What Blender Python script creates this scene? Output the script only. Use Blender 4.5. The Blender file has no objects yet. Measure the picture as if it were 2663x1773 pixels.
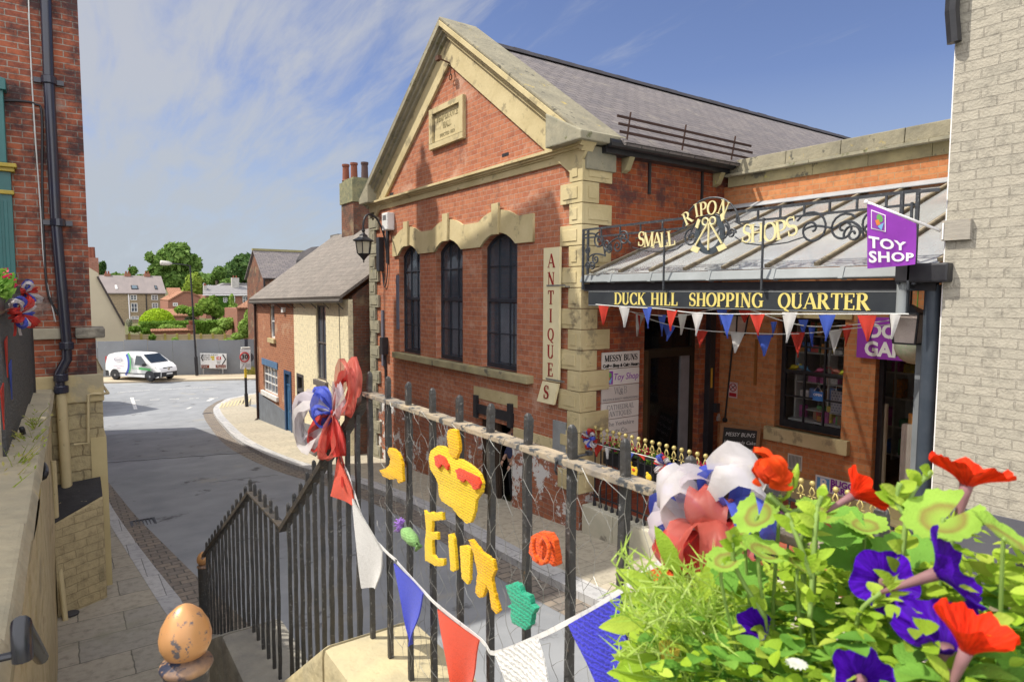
import bpy, bmesh, math, random
from mathutils import Vector, Matrix
sc = bpy.context.scene
col = sc.collection
R = math.radians
rnd = random.Random(7)
# ------------------------------------------------------------------ camera
F, YAW, PIT, ROL = 1676.98, .606156, .0736778, -.0043511
CAM = Vector((0, 0, 6))
_f = Vector((math.sin(YAW)*math.cos(PIT), math.cos(YAW)*math.cos(PIT), -math.sin(PIT)))
_r0 = Vector((math.cos(YAW), -math.sin(YAW), 0))
_d0 = _f.cross(_r0)
_r = _r0*math.cos(ROL) + _d0*math.sin(ROL)
_d = _d0*math.cos(ROL) - _r0*math.sin(ROL)
cd = bpy.data.cameras.new('camera'); cam = bpy.data.objects.new('camera', cd); col.objects.link(cam)
cd.sensor_width = 36; cd.lens = F/2663*36; cd.clip_start = .05; cd.clip_end = 3000
M4 = Matrix.Identity(4)
for i in range(3):
    M4[i][0] = _r[i]; M4[i][1] = -_d[i]; M4[i][2] = -_f[i]; M4[i][3] = CAM[i]
cam.matrix_world = M4
sc.camera = cam
cd.dof.use_dof = True; cd.dof.focus_distance = 9; cd.dof.aperture_fstop = 8
# ------------------------------------------------------------------ light
SUN_AZ, SUN_EL = 124, 53          # direction the shadows run (from +Y towards +X), height of the sun
sx, sy = math.sin(R(SUN_AZ)), math.cos(R(SUN_AZ))
SUND = Vector((sx*math.cos(R(SUN_EL)), sy*math.cos(R(SUN_EL)), -math.sin(R(SUN_EL))))
ld = bpy.data.lights.new('sun', 'SUN'); ld.energy = 4.4; ld.angle = R(.53); ld.color = (1, .94, .83)
lo = bpy.data.objects.new('sun', ld); col.objects.link(lo)
lo.rotation_euler = SUND.to_track_quat('-Z', 'Y').to_euler(); lo.location = (-20, 15, 40)
w = bpy.data.worlds.new('World'); sc.world = w; w.use_nodes = True
nt = w.node_tree; nt.nodes.clear()
def wn(t, **k):
    n = nt.nodes.new(t)
    for a, b in k.items(): setattr(n, a, b)
    return n
sky = wn('ShaderNodeTexSky', sky_type='NISHITA'); sky.sun_disc = False
sky.sun_elevation = R(SUN_EL); sky.sun_rotation = R(SUN_AZ + 180); sky.altitude = 50
sky.air_density = 1.0; sky.dust_density = .6; sky.ozone_density = 2.5
tc = wn('ShaderNodeTexCoord'); sep = wn('ShaderNodeSeparateXYZ'); nt.links.new(tc.outputs['Generated'], sep.inputs[0])
mx = wn('ShaderNodeMath', operation='MAXIMUM'); nt.links.new(sep.outputs[2], mx.inputs[0]); mx.inputs[1].default_value = 0
ad = wn('ShaderNodeMath', operation='ADD'); nt.links.new(mx.outputs[0], ad.inputs[0]); ad.inputs[1].default_value = .12
dx = wn('ShaderNodeMath', operation='DIVIDE'); dy = wn('ShaderNodeMath', operation='DIVIDE')
nt.links.new(sep.outputs[0], dx.inputs[0]); nt.links.new(ad.outputs[0], dx.inputs[1])
nt.links.new(sep.outputs[1], dy.inputs[0]); nt.links.new(ad.outputs[0], dy.inputs[1])
cmb = wn('ShaderNodeCombineXYZ'); nt.links.new(dx.outputs[0], cmb.inputs[0]); nt.links.new(dy.outputs[0], cmb.inputs[1])
mp = wn('ShaderNodeMapping'); mp.inputs['Rotation'].default_value = (0, 0, R(-28)); mp.inputs['Scale'].default_value = (2.6, .55, 1)
nt.links.new(cmb.outputs[0], mp.inputs[0])
n1 = wn('ShaderNodeTexNoise'); n1.inputs['Scale'].default_value = 2.6; n1.inputs['Detail'].default_value = 8; n1.inputs['Roughness'].default_value = .62; n1.inputs['Distortion'].default_value = .35
nt.links.new(mp.outputs[0], n1.inputs['Vector'])
n2 = wn('ShaderNodeTexNoise'); n2.inputs['Scale'].default_value = .7; n2.inputs['Detail'].default_value = 2
nt.links.new(cmb.outputs[0], n2.inputs['Vector'])
dotx = wn('ShaderNodeMath', operation='MULTIPLY_ADD'); nt.links.new(sep.outputs[0], dotx.inputs[0]); dotx.inputs[1].default_value = -.95; dotx.inputs[2].default_value = .46
s1 = wn('ShaderNodeMath', operation='MULTIPLY_ADD'); nt.links.new(n2.outputs[0], s1.inputs[0]); s1.inputs[1].default_value = .5; nt.links.new(dotx.outputs[0], s1.inputs[2])
s2 = wn('ShaderNodeMath', operation='MULTIPLY_ADD'); nt.links.new(n1.outputs[0], s2.inputs[0]); s2.inputs[1].default_value = 1.35; nt.links.new(s1.outputs[0], s2.inputs[2])
rp = wn('ShaderNodeMapRange'); rp.inputs[1].default_value = .78; rp.inputs[2].default_value = 1.42; rp.inputs[3].default_value = 0; rp.inputs[4].default_value = .9; rp.interpolation_type = 'SMOOTHSTEP'
nt.links.new(s2.outputs[0], rp.inputs[0])
mixc = wn('ShaderNodeMix', data_type='RGBA'); nt.links.new(rp.outputs[0], mixc.inputs[0]); tint = wn('ShaderNodeMix', data_type='RGBA', blend_type='MULTIPLY'); tint.inputs[0].default_value = 1; nt.links.new(sky.outputs[0], tint.inputs[6]); tint.inputs[7].default_value = (.84, .77, .90, 1); nt.links.new(tint.outputs[2], mixc.inputs[6]); mixc.inputs[7].default_value = (3.7, 3.85, 4.2, 1)
hz = wn('ShaderNodeMapRange'); hz.inputs[1].default_value = -.02; hz.inputs[2].default_value = .30; hz.inputs[3].default_value = .85; hz.inputs[4].default_value = 0; nt.links.new(sep.outputs[2], hz.inputs[0])
mixh = wn('ShaderNodeMix', data_type='RGBA'); nt.links.new(hz.outputs[0], mixh.inputs[0]); nt.links.new(mixc.outputs[2], mixh.inputs[6]); mixh.inputs[7].default_value = (3.1, 3.6, 4.1, 1)
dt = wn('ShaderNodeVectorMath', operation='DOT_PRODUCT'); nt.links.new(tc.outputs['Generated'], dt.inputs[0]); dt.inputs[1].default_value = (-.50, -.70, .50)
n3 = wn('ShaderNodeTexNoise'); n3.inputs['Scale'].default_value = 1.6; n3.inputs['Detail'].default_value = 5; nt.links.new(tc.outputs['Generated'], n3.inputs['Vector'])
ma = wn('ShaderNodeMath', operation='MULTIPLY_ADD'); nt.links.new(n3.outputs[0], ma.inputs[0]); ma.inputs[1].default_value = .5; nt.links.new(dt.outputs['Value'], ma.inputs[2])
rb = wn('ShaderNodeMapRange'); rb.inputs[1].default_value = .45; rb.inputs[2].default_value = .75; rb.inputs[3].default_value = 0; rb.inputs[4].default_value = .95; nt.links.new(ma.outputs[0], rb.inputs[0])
mixb = wn('ShaderNodeMix', data_type='RGBA'); nt.links.new(rb.outputs[0], mixb.inputs[0]); nt.links.new(mixh.outputs[2], mixb.inputs[6]); mixb.inputs[7].default_value = (14, 14, 14.5, 1)  # bright clouds added behind and above the camera to lift the shadow fill
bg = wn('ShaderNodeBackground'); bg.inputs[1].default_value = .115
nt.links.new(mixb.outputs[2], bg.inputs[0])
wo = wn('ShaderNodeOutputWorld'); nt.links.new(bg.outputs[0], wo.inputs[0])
vs = sc.view_settings; vs.view_transform = 'Standard'; vs.look = 'None'; vs.exposure = .35; vs.gamma = 1
sc.cycles.max_bounces = 8; sc.cycles.transparent_max_bounces = 16
# ------------------------------------------------------------------ places along a sight line (in a 2355 px wide print of the photograph)
KP = 2663/2355
def ray(x, y):
    return _r*((x*KP-1331.5)/F) + _d*((y*KP-886.5)/F) + _f
def PX(x, y, c): v = ray(x, y); return CAM + v*(c/v.x)
def PY(x, y, c): v = ray(x, y); return CAM + v*(c/v.y)
def PZ(x, y, c): v = ray(x, y); return CAM + v*((c-6)/v.z)
def PD(x, y, dep): return CAM + ray(x, y)*dep          # at a given distance in front of the lens
def gz(Y): return 2 - .065*(min(max(Y, -20), 36)-8)    # height of the street
def PG(x, y, dz=0):
    Y = 20
    for _ in range(30):
        p = PZ(x, y, gz(Y)+dz); Y = .5*Y+.5*min(p.y, 80)
    return p
# ------------------------------------------------------------------ materials
MATS = {}
def nm(name):
    m = bpy.data.materials.new(name); m.use_nodes = True; t = m.node_tree; t.nodes.clear()
    o = t.nodes.new('ShaderNodeOutputMaterial'); b = t.nodes.new('ShaderNodeBsdfPrincipled')
    t.links.new(b.outputs[0], o.inputs[0]); MATS[name] = m
    return m, t, b
def N(t, ty, **k):
    n = t.nodes.new(ty)
    for a, b in k.items():
        if a.startswith('i_'):
            key = a[2:].replace('_', ' ')
            n.inputs[key].default_value = b
        else: setattr(n, a, b)
    return n
def rgba(c, m=1): return (min(1, c[0]*m), min(1, c[1]*m), min(1, c[2]*m), 1)
def ramp(t, src, stops, interp='LINEAR'):
    r = t.nodes.new('ShaderNodeValToRGB'); r.color_ramp.interpolation = interp
    e = r.color_ramp.elements
    while len(e) < len(stops): e.new(.5)
    for el, (p, c) in zip(e, stops): el.position = p; el.color = rgba(c) if len(c) == 3 else c
    t.links.new(src, r.inputs[0]); return r.outputs[0]
def mixrgb(t, fac, a, b, blend='MIX'):
    m = t.nodes.new('ShaderNodeMix'); m.data_type = 'RGBA'; m.blend_type = blend
    for s, v in ((0, fac), (6, a), (7, b)):
        if hasattr(v, 'links') or hasattr(v, 'is_linked'): t.links.new(v, m.inputs[s])
        elif s == 0: m.inputs[0].default_value = v
        else: m.inputs[s].default_value = rgba(v) if len(v) == 3 else v
    return m.outputs[2]
def coord(t, uv=False, scale=None, rot=None):
    c = t.nodes.new('ShaderNodeTexCoord'); o = c.outputs['UV' if uv else 'Object']
    if scale or rot:
        m = t.nodes.new('ShaderNodeMapping')
        if scale: m.inputs['Scale'].default_value = scale
        if rot: m.inputs['Rotation'].default_value = rot
        t.links.new(o, m.inputs[0]); o = m.outputs[0]
    return o
def bump(t, b, h, strength=.4, dist=.01):
    n = t.nodes.new('ShaderNodeBump'); n.inputs['Strength'].default_value = strength; n.inputs['Distance'].default_value = dist
    t.links.new(h, n.inputs['Height']); t.links.new(n.outputs[0], b.inputs['Normal']); return n
def M(name, c, rough=.8, c2=None, var=.25, sc_=3., detail=6, bs=.3, bsc=25, bd=.006, metal=0, spec=.3, uv=False, spots=None, trans=0, aniso=None):
    """one plain surface: two tones blended by noise, a fine bump, optional blotches (colour, threshold, scale)"""
    if name in MATS: return MATS[name]
    m, t, b = nm(name)
    v = coord(t, uv, aniso)
    n = N(t, 'ShaderNodeTexNoise', i_Scale=sc_, i_Detail=detail, i_Roughness=.6); t.links.new(v, n.inputs['Vector'])
    c2 = c2 or tuple(x*(1-var) for x in c)
    cc = ramp(t, n.outputs[0], [(.32, c2), (.66, c)])
    if spots:
        for i, (scol, thr, ssc) in enumerate(spots):
            n3 = N(t, 'ShaderNodeTexNoise', i_Scale=ssc, i_Detail=5., i_Roughness=.65); t.links.new(v, n3.inputs['Vector'])
            fac = ramp(t, n3.outputs[0], [(thr, (0, 0, 0)), (min(1, thr+.06), (1, 1, 1))])
            cc = mixrgb(t, fac, cc, scol)
    t.links.new(cc, b.inputs['Base Color'])
    b.inputs['Roughness'].default_value = rough; b.inputs['Metallic'].default_value = metal
    b.inputs['Specular IOR Level'].default_value = spec
    if bs:
        n2 = N(t, 'ShaderNodeTexNoise', i_Scale=bsc, i_Detail=4.); t.links.new(v, n2.inputs['Vector']); bump(t, b, n2.outputs[0], bs, bd)
    if trans:
        tr = t.nodes.new('ShaderNodeBsdfTranslucent'); t.links.new(cc, tr.inputs[0]); ms = t.nodes.new('ShaderNodeMixShader'); ms.inputs[0].default_value = trans
        o = [n for n in t.nodes if n.type == 'OUTPUT_MATERIAL'][0]
        t.links.new(b.outputs[0], ms.inputs[1]); t.links.new(tr.outputs[0], ms.inputs[2]); t.links.new(ms.outputs[0], o.inputs[0])
    return m
def brick(name, c1, c2, mortar, bw=.235, rh=.085, ms=.006, dark=None, darkthr=.62, stain=None, stainthr=.6, bs=.5, rough=.85, paint=None, paintthr=.5, paintz=None, moff=.5, dsc=1.3, warp=.012):
    m, t, b = nm(name)
    v = coord(t, True)
    nw = N(t, 'ShaderNodeTexNoise', i_Scale=6., i_Detail=2.); t.links.new(v, nw.inputs['Vector'])
    va = t.nodes.new('ShaderNodeVectorMath'); va.operation = 'MULTIPLY_ADD'
    t.links.new(nw.outputs['Color'], va.inputs[0]); va.inputs[1].default_value = (warp, warp, 0); t.links.new(v, va.inputs[2])
    k = N(t, 'ShaderNodeTexBrick', offset=moff); t.links.new(va.outputs[0], k.inputs['Vector'])
    k.inputs['Scale'].default_value = 1; k.inputs['Brick Width'].default_value = bw; k.inputs['Row Height'].default_value = rh
    k.inputs['Mortar Size'].default_value = ms; k.inputs['Mortar Smooth'].default_value = .3; k.inputs['Bias'].default_value = -.1
    k.inputs['Color1'].default_value = rgba(c1); k.inputs['Color2'].default_value = rgba(c2); k.inputs['Mortar'].default_value = rgba(mortar)
    cc = k.outputs['Color']
    n = N(t, 'ShaderNodeTexNoise', i_Scale=9., i_Detail=6., i_Roughness=.7); t.links.new(v, n.inputs['Vector'])
    cc = mixrgb(t, .55, cc, ramp(t, n.outputs[0], [(.28, (.22, .22, .24)), (.5, (.82, .82, .82)), (.72, (1.0, 1.0, 1.0))]), 'MULTIPLY')
    if dark:
        n4 = N(t, 'ShaderNodeTexNoise', i_Scale=dsc, i_Detail=9., i_Roughness=.75); t.links.new(v, n4.inputs['Vector'])
        cc = mixrgb(t, ramp(t, n4.outputs[0], [(darkthr-.06, (0, 0, 0)), (darkthr+.08, (.85, .85, .85))]), cc, dark)
    if stain:
        n5 = N(t, 'ShaderNodeTexNoise', i_Scale=1.1, i_Detail=8., i_Roughness=.7); mp = N(t, 'ShaderNodeMapping'); mp.inputs['Location'].default_value = (7, 3, 0)
        t.links.new(v, mp.inputs[0]); t.links.new(mp.outputs[0], n5.inputs['Vector'])
        cc = mixrgb(t, ramp(t, n5.outputs[0], [(stainthr-.04, (0, 0, 0)), (stainthr+.06, (.7, .7, .7))]), cc, stain)
    if paint:
        n6 = N(t, 'ShaderNodeTexNoise', i_Scale=1.6, i_Detail=10., i_Roughness=.78); t.links.new(v, n6.inputs['Vector'])
        f = ramp(t, n6.outputs[0], [(paintthr, (0, 0, 0)), (paintthr+.015, (1, 1, 1))])
        if paintz:
            s = t.nodes.new('ShaderNodeSeparateXYZ'); t.links.new(v, s.inputs[0])
            mr = N(t, 'ShaderNodeMapRange'); mr.inputs[1].default_value = paintz; mr.inputs[2].default_value = paintz+.05; mr.inputs[3].default_value = 1; mr.inputs[4].default_value = 0
            t.links.new(s.outputs[1], mr.inputs[0])
            mu = t.nodes.new('ShaderNodeMath'); mu.operation = 'MULTIPLY'; t.links.new(f, mu.inputs[0]); t.links.new(mr.outputs[0], mu.inputs[1]); f = mu.outputs[0]
        cc = mixrgb(t, f, cc, paint)
    t.links.new(cc, b.inputs['Base Color']); b.inputs['Roughness'].default_value = rough; b.inputs['Specular IOR Level'].default_value = .2
    nb = N(t, 'ShaderNodeTexNoise', i_Scale=45., i_Detail=4.); t.links.new(v, nb.inputs['Vector'])
    h = t.nodes.new('ShaderNodeMath'); h.operation = 'MULTIPLY_ADD'; t.links.new(k.outputs['Fac'], h.inputs[0]); h.inputs[1].default_value = -1.; t.links.new(nb.outputs[0], h.inputs[2])
    bump(t, b, h.outputs[0], bs, .008)
    return m
def glass(name, c=(.02, .025, .03), rough=.03, alpha=1):
    m, t, b = nm(name)
    b.inputs['Base Color'].default_value = rgba(c); b.inputs['Roughness'].default_value = rough; b.inputs['Specular IOR Level'].default_value = .8
    n = N(t, 'ShaderNodeTexNoise', i_Scale=2.5, i_Detail=1.); t.links.new(coord(t), n.inputs['Vector']); bump(t, b, n.outputs[0], .05, .02)
    if alpha < 1:
        tr = t.nodes.new('ShaderNodeBsdfTransparent'); ms = t.nodes.new('ShaderNodeMixShader'); ms.inputs[0].default_value = alpha
        o = [n for n in t.nodes if n.type == 'OUTPUT_MATERIAL'][0]
        t.links.new(tr.outputs[0], ms.inputs[1]); t.links.new(b.outputs[0], ms.inputs[2]); t.links.new(ms.outputs[0], o.inputs[0])
    return m
def leafmat(name, cols, rough=.7, trans=.35, zone=None, spec=.2):
    """leaves: tone differs from leaf to leaf (per island); light shines through"""
    m, t, b = nm(name)
    g = t.nodes.new('ShaderNodeNewGeometry')
    cc = ramp(t, g.outputs['Random Per Island'], [(i/(len(cols)-1), c) for i, c in enumerate(cols)])
    n = N(t, 'ShaderNodeTexNoise', i_Scale=30., i_Detail=3.); t.links.new(coord(t), n.inputs['Vector'])
    cc = mixrgb(t, .45, cc, ramp(t, n.outputs[0], [(.3, (.6, .6, .6)), (.7, (1, 1, 1))]), 'MULTIPLY')
    if zone:   # uv.x = distance from the leaf's middle
        s = t.nodes.new('ShaderNodeSeparateXYZ'); t.links.new(coord(t, True), s.inputs[0])
        f = ramp(t, s.outputs[0], [(0, (0, 0, 0)), (.3, (.25, .25, .25)), (.52, (.75, .75, .75)), (.66, (0, 0, 0))])
        cc = mixrgb(t, f, cc, zone)
    t.links.new(cc, b.inputs['Base Color']); b.inputs['Roughness'].default_value = rough; b.inputs['Specular IOR Level'].default_value = spec
    vo = N(t, 'ShaderNodeTexVoronoi', feature='DISTANCE_TO_EDGE', i_Scale=190.); t.links.new(coord(t), vo.inputs['Vector']); bump(t, b, vo.outputs[0], .5, .003)
    tr = t.nodes.new('ShaderNodeBsdfTranslucent'); t.links.new(cc, tr.inputs[0]); ms = t.nodes.new('ShaderNodeMixShader'); ms.inputs[0].default_value = trans
    o = [n for n in t.nodes if n.type == 'OUTPUT_MATERIAL'][0]
    t.links.new(b.outputs[0], ms.inputs[1]); t.links.new(tr.outputs[0], ms.inputs[2]); t.links.new(ms.outputs[0], o.inputs[0])
    return m
def knit(name, c, sc_=60, axis=(0, 0, 1)):
    m, t, b = nm(name)
    v = coord(t, True)
    w1 = N(t, 'ShaderNodeTexWave', wave_type='BANDS', bands_direction='Y', i_Scale=sc_, i_Distortion=5., i_Detail=2.); w1.inputs['Detail Scale'].default_value = 4; t.links.new(v, w1.inputs['Vector'])
    w2 = N(t, 'ShaderNodeTexWave', wave_type='BANDS', bands_direction='X', i_Scale=sc_*.9, i_Distortion=3.); t.links.new(v, w2.inputs['Vector'])
    mu = t.nodes.new('ShaderNodeMath'); mu.operation = 'MULTIPLY_ADD'; t.links.new(w2.outputs[1], mu.inputs[0]); mu.inputs[1].default_value = .2; t.links.new(w1.outputs[1], mu.inputs[2])
    cc = ramp(t, mu.outputs[0], [(.1, tuple(x*.68 for x in c)), (.7, c)])
    t.links.new(cc, b.inputs['Base Color']); b.inputs['Roughness'].default_value = .95; b.inputs['Specular IOR Level'].default_value = .1
    b.inputs['Sheen Weight'].default_value = .15
    nf = N(t, 'ShaderNodeTexNoise', i_Scale=130., i_Detail=5.); t.links.new(coord(t), nf.inputs['Vector']); m2 = t.nodes.new('ShaderNodeMath'); m2.operation = 'MULTIPLY_ADD'; t.links.new(nf.outputs[0], m2.inputs[0]); m2.inputs[1].default_value = 1.2; t.links.new(mu.outputs[0], m2.inputs[2]); bump(t, b, m2.outputs[0], .45, .004)
    return m
# ------------------------------------------------------------------ mesh helpers
class MB:
    def __init__(s): s.v = []; s.f = []; s.uv = None
    def face(s, pts):
        i = len(s.v); s.v += [Vector(p) for p in pts]; s.f.append(list(range(i, i+len(pts))))
    def box(s, lo, hi):
        x0, y0, z0 = lo; x1, y1, z1 = hi
        i = len(s.v); s.v += [Vector(p) for p in ((x0,y0,z0),(x1,y0,z0),(x1,y1,z0),(x0,y1,z0),(x0,y0,z1),(x1,y0,z1),(x1,y1,z1),(x0,y1,z1))]
        s.f += [[i+a for a in q] for q in ((0,3,2,1),(4,5,6,7),(0,1,5,4),(1,2,6,5),(2,3,7,6),(3,0,4,7))]
        return s
    def obox(s, c, ax, ay, az):      # centre and three half axes
        c, ax, ay, az = map(Vector, (c, ax, ay, az)); i = len(s.v)
        for a in (-1, 1):
            for b in (-1, 1):
                for d in (-1, 1): s.v.append(c+ax*a+ay*b+az*d)
        q = ((0,1,3,2),(4,6,7,5),(0,4,5,1),(2,3,7,6),(0,2,6,4),(1,5,7,3))
        if ax.cross(ay).dot(az) < 0: q = tuple(tuple(reversed(k)) for k in q)
        s.f += [[i+a for a in k] for k in q]; return s
    def bar(s, a, b, w, h, up=(0, 0, 1)):   # rectangular bar from a to b
        a, b, up = Vector(a), Vector(b), Vector(up); d = (b-a)
        if d.length < 1e-6: return s
        dn = d.normalized()
        if abs(dn.dot(up)) > .98: up = Vector((1, 0, 0))
        sd = dn.cross(up).normalized(); u = sd.cross(dn)
        return s.obox((a+b)/2, d/2, sd*w/2, u*h/2)
    def tube(s, pts, r, n=8, cap=True):
        pts = [Vector(p) for p in pts]; rs = r if isinstance(r, (list, tuple)) else [r]*len(pts)
        base = len(s.v); m = len(pts); prev = None
        for k, p in enumerate(pts):
            d = (pts[min(k+1, m-1)]-pts[max(k-1, 0)])
            if d.length < 1e-9: d = Vector((0, 0, 1))
            d.normalize()
            if prev is None:
                u = Vector((0, 0, 1)) if abs(d.z) < .9 else Vector((1, 0, 0)); u = (u-d*u.dot(d)).normalized()
            else:
                u = prev-d*prev.dot(d); u = u.normalized() if u.length > 1e-6 else prev
            prev = u; q = d.cross(u)
            for j in range(n):
                a = 2*math.pi*j/n; s.v.append(p+(u*math.cos(a)+q*math.sin(a))*rs[k])
        for k in range(m-1):
            for j in range(n):
                a, b = base+k*n+j, base+k*n+(j+1) % n
                s.f.append([a, b, b+n, a+n])
        if cap: s.f.append([base+j for j in range(n)][::-1]); s.f.append([base+(m-1)*n+j for j in range(n)])
        return s
    def lathe(s, prof, c=(0, 0, 0), n=20, axis=None, sq=False):   # prof: (radius, height)
        c = Vector(c); A = Matrix.Identity(3)
        if axis is not None: A = Vector((0, 0, 1)).rotation_difference(Vector(axis)).to_matrix()
        base = len(s.v); off = math.pi/n if sq else 0
        for r, h in prof:
            for j in range(n):
                a = 2*math.pi*j/n+off; s.v.append(c+A @ Vector((r*math.cos(a), r*math.sin(a), h)))
        for k in range(len(prof)-1):
            for j in range(n):
                a, b = base+k*n+j, base+k*n+(j+1) % n
                s.f.append([a, b, b+n, a+n])
        if prof[0][0] > 1e-5: s.f.append([base+j for j in range(n)][::-1])
        if prof[-1][0] > 1e-5: s.f.append([base+(len(prof)-1)*n+j for j in range(n)])
        return s
    def prism(s, poly, ext):                 # planar polygon pushed along ext
        ext = Vector(ext); p = [Vector(a) for a in poly]; n = len(p)
        nrm = Vector((0, 0, 0))
        for a in range(n): nrm += p[a].cross(p[(a+1) % n])
        if nrm.dot(ext) > 0: p.reverse()
        i = len(s.v); s.v += p+[a+ext for a in p]
        s.f.append(list(range(i, i+n))); s.f.append([i+n+a for a in range(n)][::-1])
        for a in range(n):
            b = (a+1) % n; s.f.append([i+b, i+a, i+n+a, i+n+b])
        return s
    def grid(s, fn, nu, nv):
        i = len(s.v)
        for a in range(nu+1):
            for b in range(nv+1): s.v.append(Vector(fn(a/nu, b/nv)))
        for a in range(nu):
            for b in range(nv):
                k = i+a*(nv+1)+b; s.f.append([k, k+nv+1, k+nv+2, k+1])
        return s
    def blob(s, c, r, n=10, sq=(1, 1, 1)):
        c = Vector(c); base = len(s.v); m = max(4, n//2)
        for k in range(m+1):
            th = math.pi*k/m
            for j in range(n):
                a = 2*math.pi*j/n; s.v.append(c+Vector((r*sq[0]*math.sin(th)*math.cos(a), r*sq[1]*math.sin(th)*math.sin(a), r*sq[2]*math.cos(th))))
        for k in range(m):
            for j in range(n):
                a, b = base+k*n+j, base+k*n+(j+1) % n
                s.f.append([a, a+n, b+n, b])
        return s
    def move(s, mat):
        s.v = [mat @ p for p in s.v]; return s
    def add(s, o, mat=None):
        i = len(s.v); s.v += [mat @ p if mat else p.copy() for p in o.v]; s.f += [[a+i for a in q] for q in o.f]; return s
def setuv(me, off=Vector((0, 0, 0))):
    uv = me.uv_layers.new(name='uv').data
    for p in me.polygons:
        n = p.normal
        if abs(n.z) > .93: fu = lambda q: (q.x, q.y)
        elif abs(n.z) < .12:
            h = Vector((-n.y, n.x, 0)).normalized();
            if abs(n.x) > .97: h = Vector((0, 1, 0))
            if abs(n.y) > .97: h = Vector((1, 0, 0))
            fu = lambda q: (q.dot(h), q.z)
        else:
            h = Vector((-n.y, n.x, 0)).normalized(); g = n.cross(h)
            if g.z < 0: g = -g
            fu = lambda q: (q.dot(h), q.dot(g))
        for li in p.loop_indices:
            uv[li].uv = fu(me.vertices[me.loops[li].vertex_index].co+off)
def obj(name, mb, m, parent=None, smooth=False, bevel=0, uvs=None, autosm=None):
    """link a collected shape as ONE mesh object; coordinates are world ones, shifted to the parent's place"""
    off = Vector(parent['_o']) if parent is not None else Vector((0, 0, 0))
    me = bpy.data.meshes.new(name)
    if isinstance(mb, MB):
        me.from_pydata([tuple(p-off) for p in mb.v], [], mb.f)
    else: me = mb; me.name = name; me.transform(Matrix.Translation(-off))
    if (bevel or smooth) and uvs is None:
        b = bmesh.new(); b.from_mesh(me)
        bmesh.ops.remove_doubles(b, verts=b.verts, dist=1e-5)
        if bevel:
            es = [e for e in b.edges if len(e.link_faces) == 2 and e.calc_face_angle(0) > .6]
            bmesh.ops.bevel(b, geom=es, offset=bevel, segments=2, profile=.6, affect='EDGES', clamp_overlap=True)
        b.to_mesh(me); b.free()
    me.update()
    while me.uv_layers: me.uv_layers.remove(me.uv_layers[0])
    if uvs is None: setuv(me, off)
    else:
        u = me.uv_layers.new(name='uv').data
        for l in me.loops: u[l.index].uv = uvs[l.vertex_index]
    if smooth:
        for p in me.polygons: p.use_smooth = True
        if autosm:
            me.set_sharp_from_angle(angle=R(autosm))
    o = bpy.data.objects.new(name, me); col.objects.link(o)
    for x in (m if isinstance(m, (list, tuple)) else [m]): me.materials.append(x)
    if parent is not None: o.parent = parent
    o['_o'] = tuple(off)
    return o
def islands(name, mb, m, parent=None, **k):
    """one object per loose piece of a collected shape"""
    par = list(range(len(mb.v)))
    def find(a):
        while par[a] != a: par[a] = par[par[a]]; a = par[a]
        return a
    for f in mb.f:
        for q in f[1:]: par[find(q)] = find(f[0])
    gs = {}
    for f in mb.f: gs.setdefault(find(f[0]), []).append(f)
    out = []
    for fs in gs.values():
        n = MB(); ix = {}
        for f in fs:
            for q in f:
                if q not in ix: ix[q] = len(n.v); n.v.append(mb.v[q])
            n.f.append([ix[q] for q in f])
        out.append(obj(name, n, m, parent, **k))
    return out
def tag(o, label, cat, group=None, kind=None):
    if label: o['label'] = label
    if cat: o['category'] = cat
    if group: o['group'] = group
    if kind: o['kind'] = kind
    return o
def thing(name, loc, label, cat, group=None):
    o = bpy.data.objects.new(name, None); o.empty_display_size = .2; o.location = loc; o['_o'] = tuple(loc); col.objects.link(o)
    return tag(o, label, cat, group)
def struct(name, mb, m, **k):
    o = obj(name, mb, m, **k); o['kind'] = 'structure'; return o
def copy_thing(o, loc, rz=0, label=None, scale=None):
    def cp(a, par):
        c = a.copy(); col.objects.link(c)
        if par is not None: c.parent = par
        for ch in a.children: cp(ch, c)
        return c
    c = cp(o, None); c.location = loc; c.rotation_euler = (0, 0, rz)
    if scale: c.scale = (scale,)*3 if isinstance(scale, (int, float)) else scale
    if label: c['label'] = label
    return c
def plate(outline, holes, th, org, U, V):
    """flat plate with holes; outline/holes are 2-D lists in the plane (U, V) through org; thickness th along U x V"""
    cu = bpy.data.curves.new('tmp', 'CURVE'); cu.dimensions = '2D'; cu.fill_mode = 'BOTH'; cu.extrude = th/2
    for poly in [outline]+list(holes):
        sp = cu.splines.new('POLY'); sp.points.add(len(poly)-1); sp.use_cyclic_u = True
        for q, p in zip(sp.points, poly): q.co = (p[0], p[1], 0, 1)
    return curve_mesh(cu, org, U, V, th)
def curve_mesh(cu, org, U, V, th=0):
    o = bpy.data.objects.new('tmp', cu); col.objects.link(o)
    dg = bpy.context.evaluated_depsgraph_get(); dg.update()
    me = bpy.data.meshes.new_from_object(o.evaluated_get(dg))
    bpy.data.objects.remove(o); bpy.data.curves.remove(cu)
    U, V = Vector(U).normalized(), Vector(V).normalized(); W = U.cross(V); org = Vector(org)
    A = Matrix((( U.x, V.x, W.x, org.x), (U.y, V.y, W.y, org.y), (U.z, V.z, W.z, org.z), (0, 0, 0, 1)))
    me.transform(A @ Matrix.Translation((0, 0, th/2)))
    return me
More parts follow.
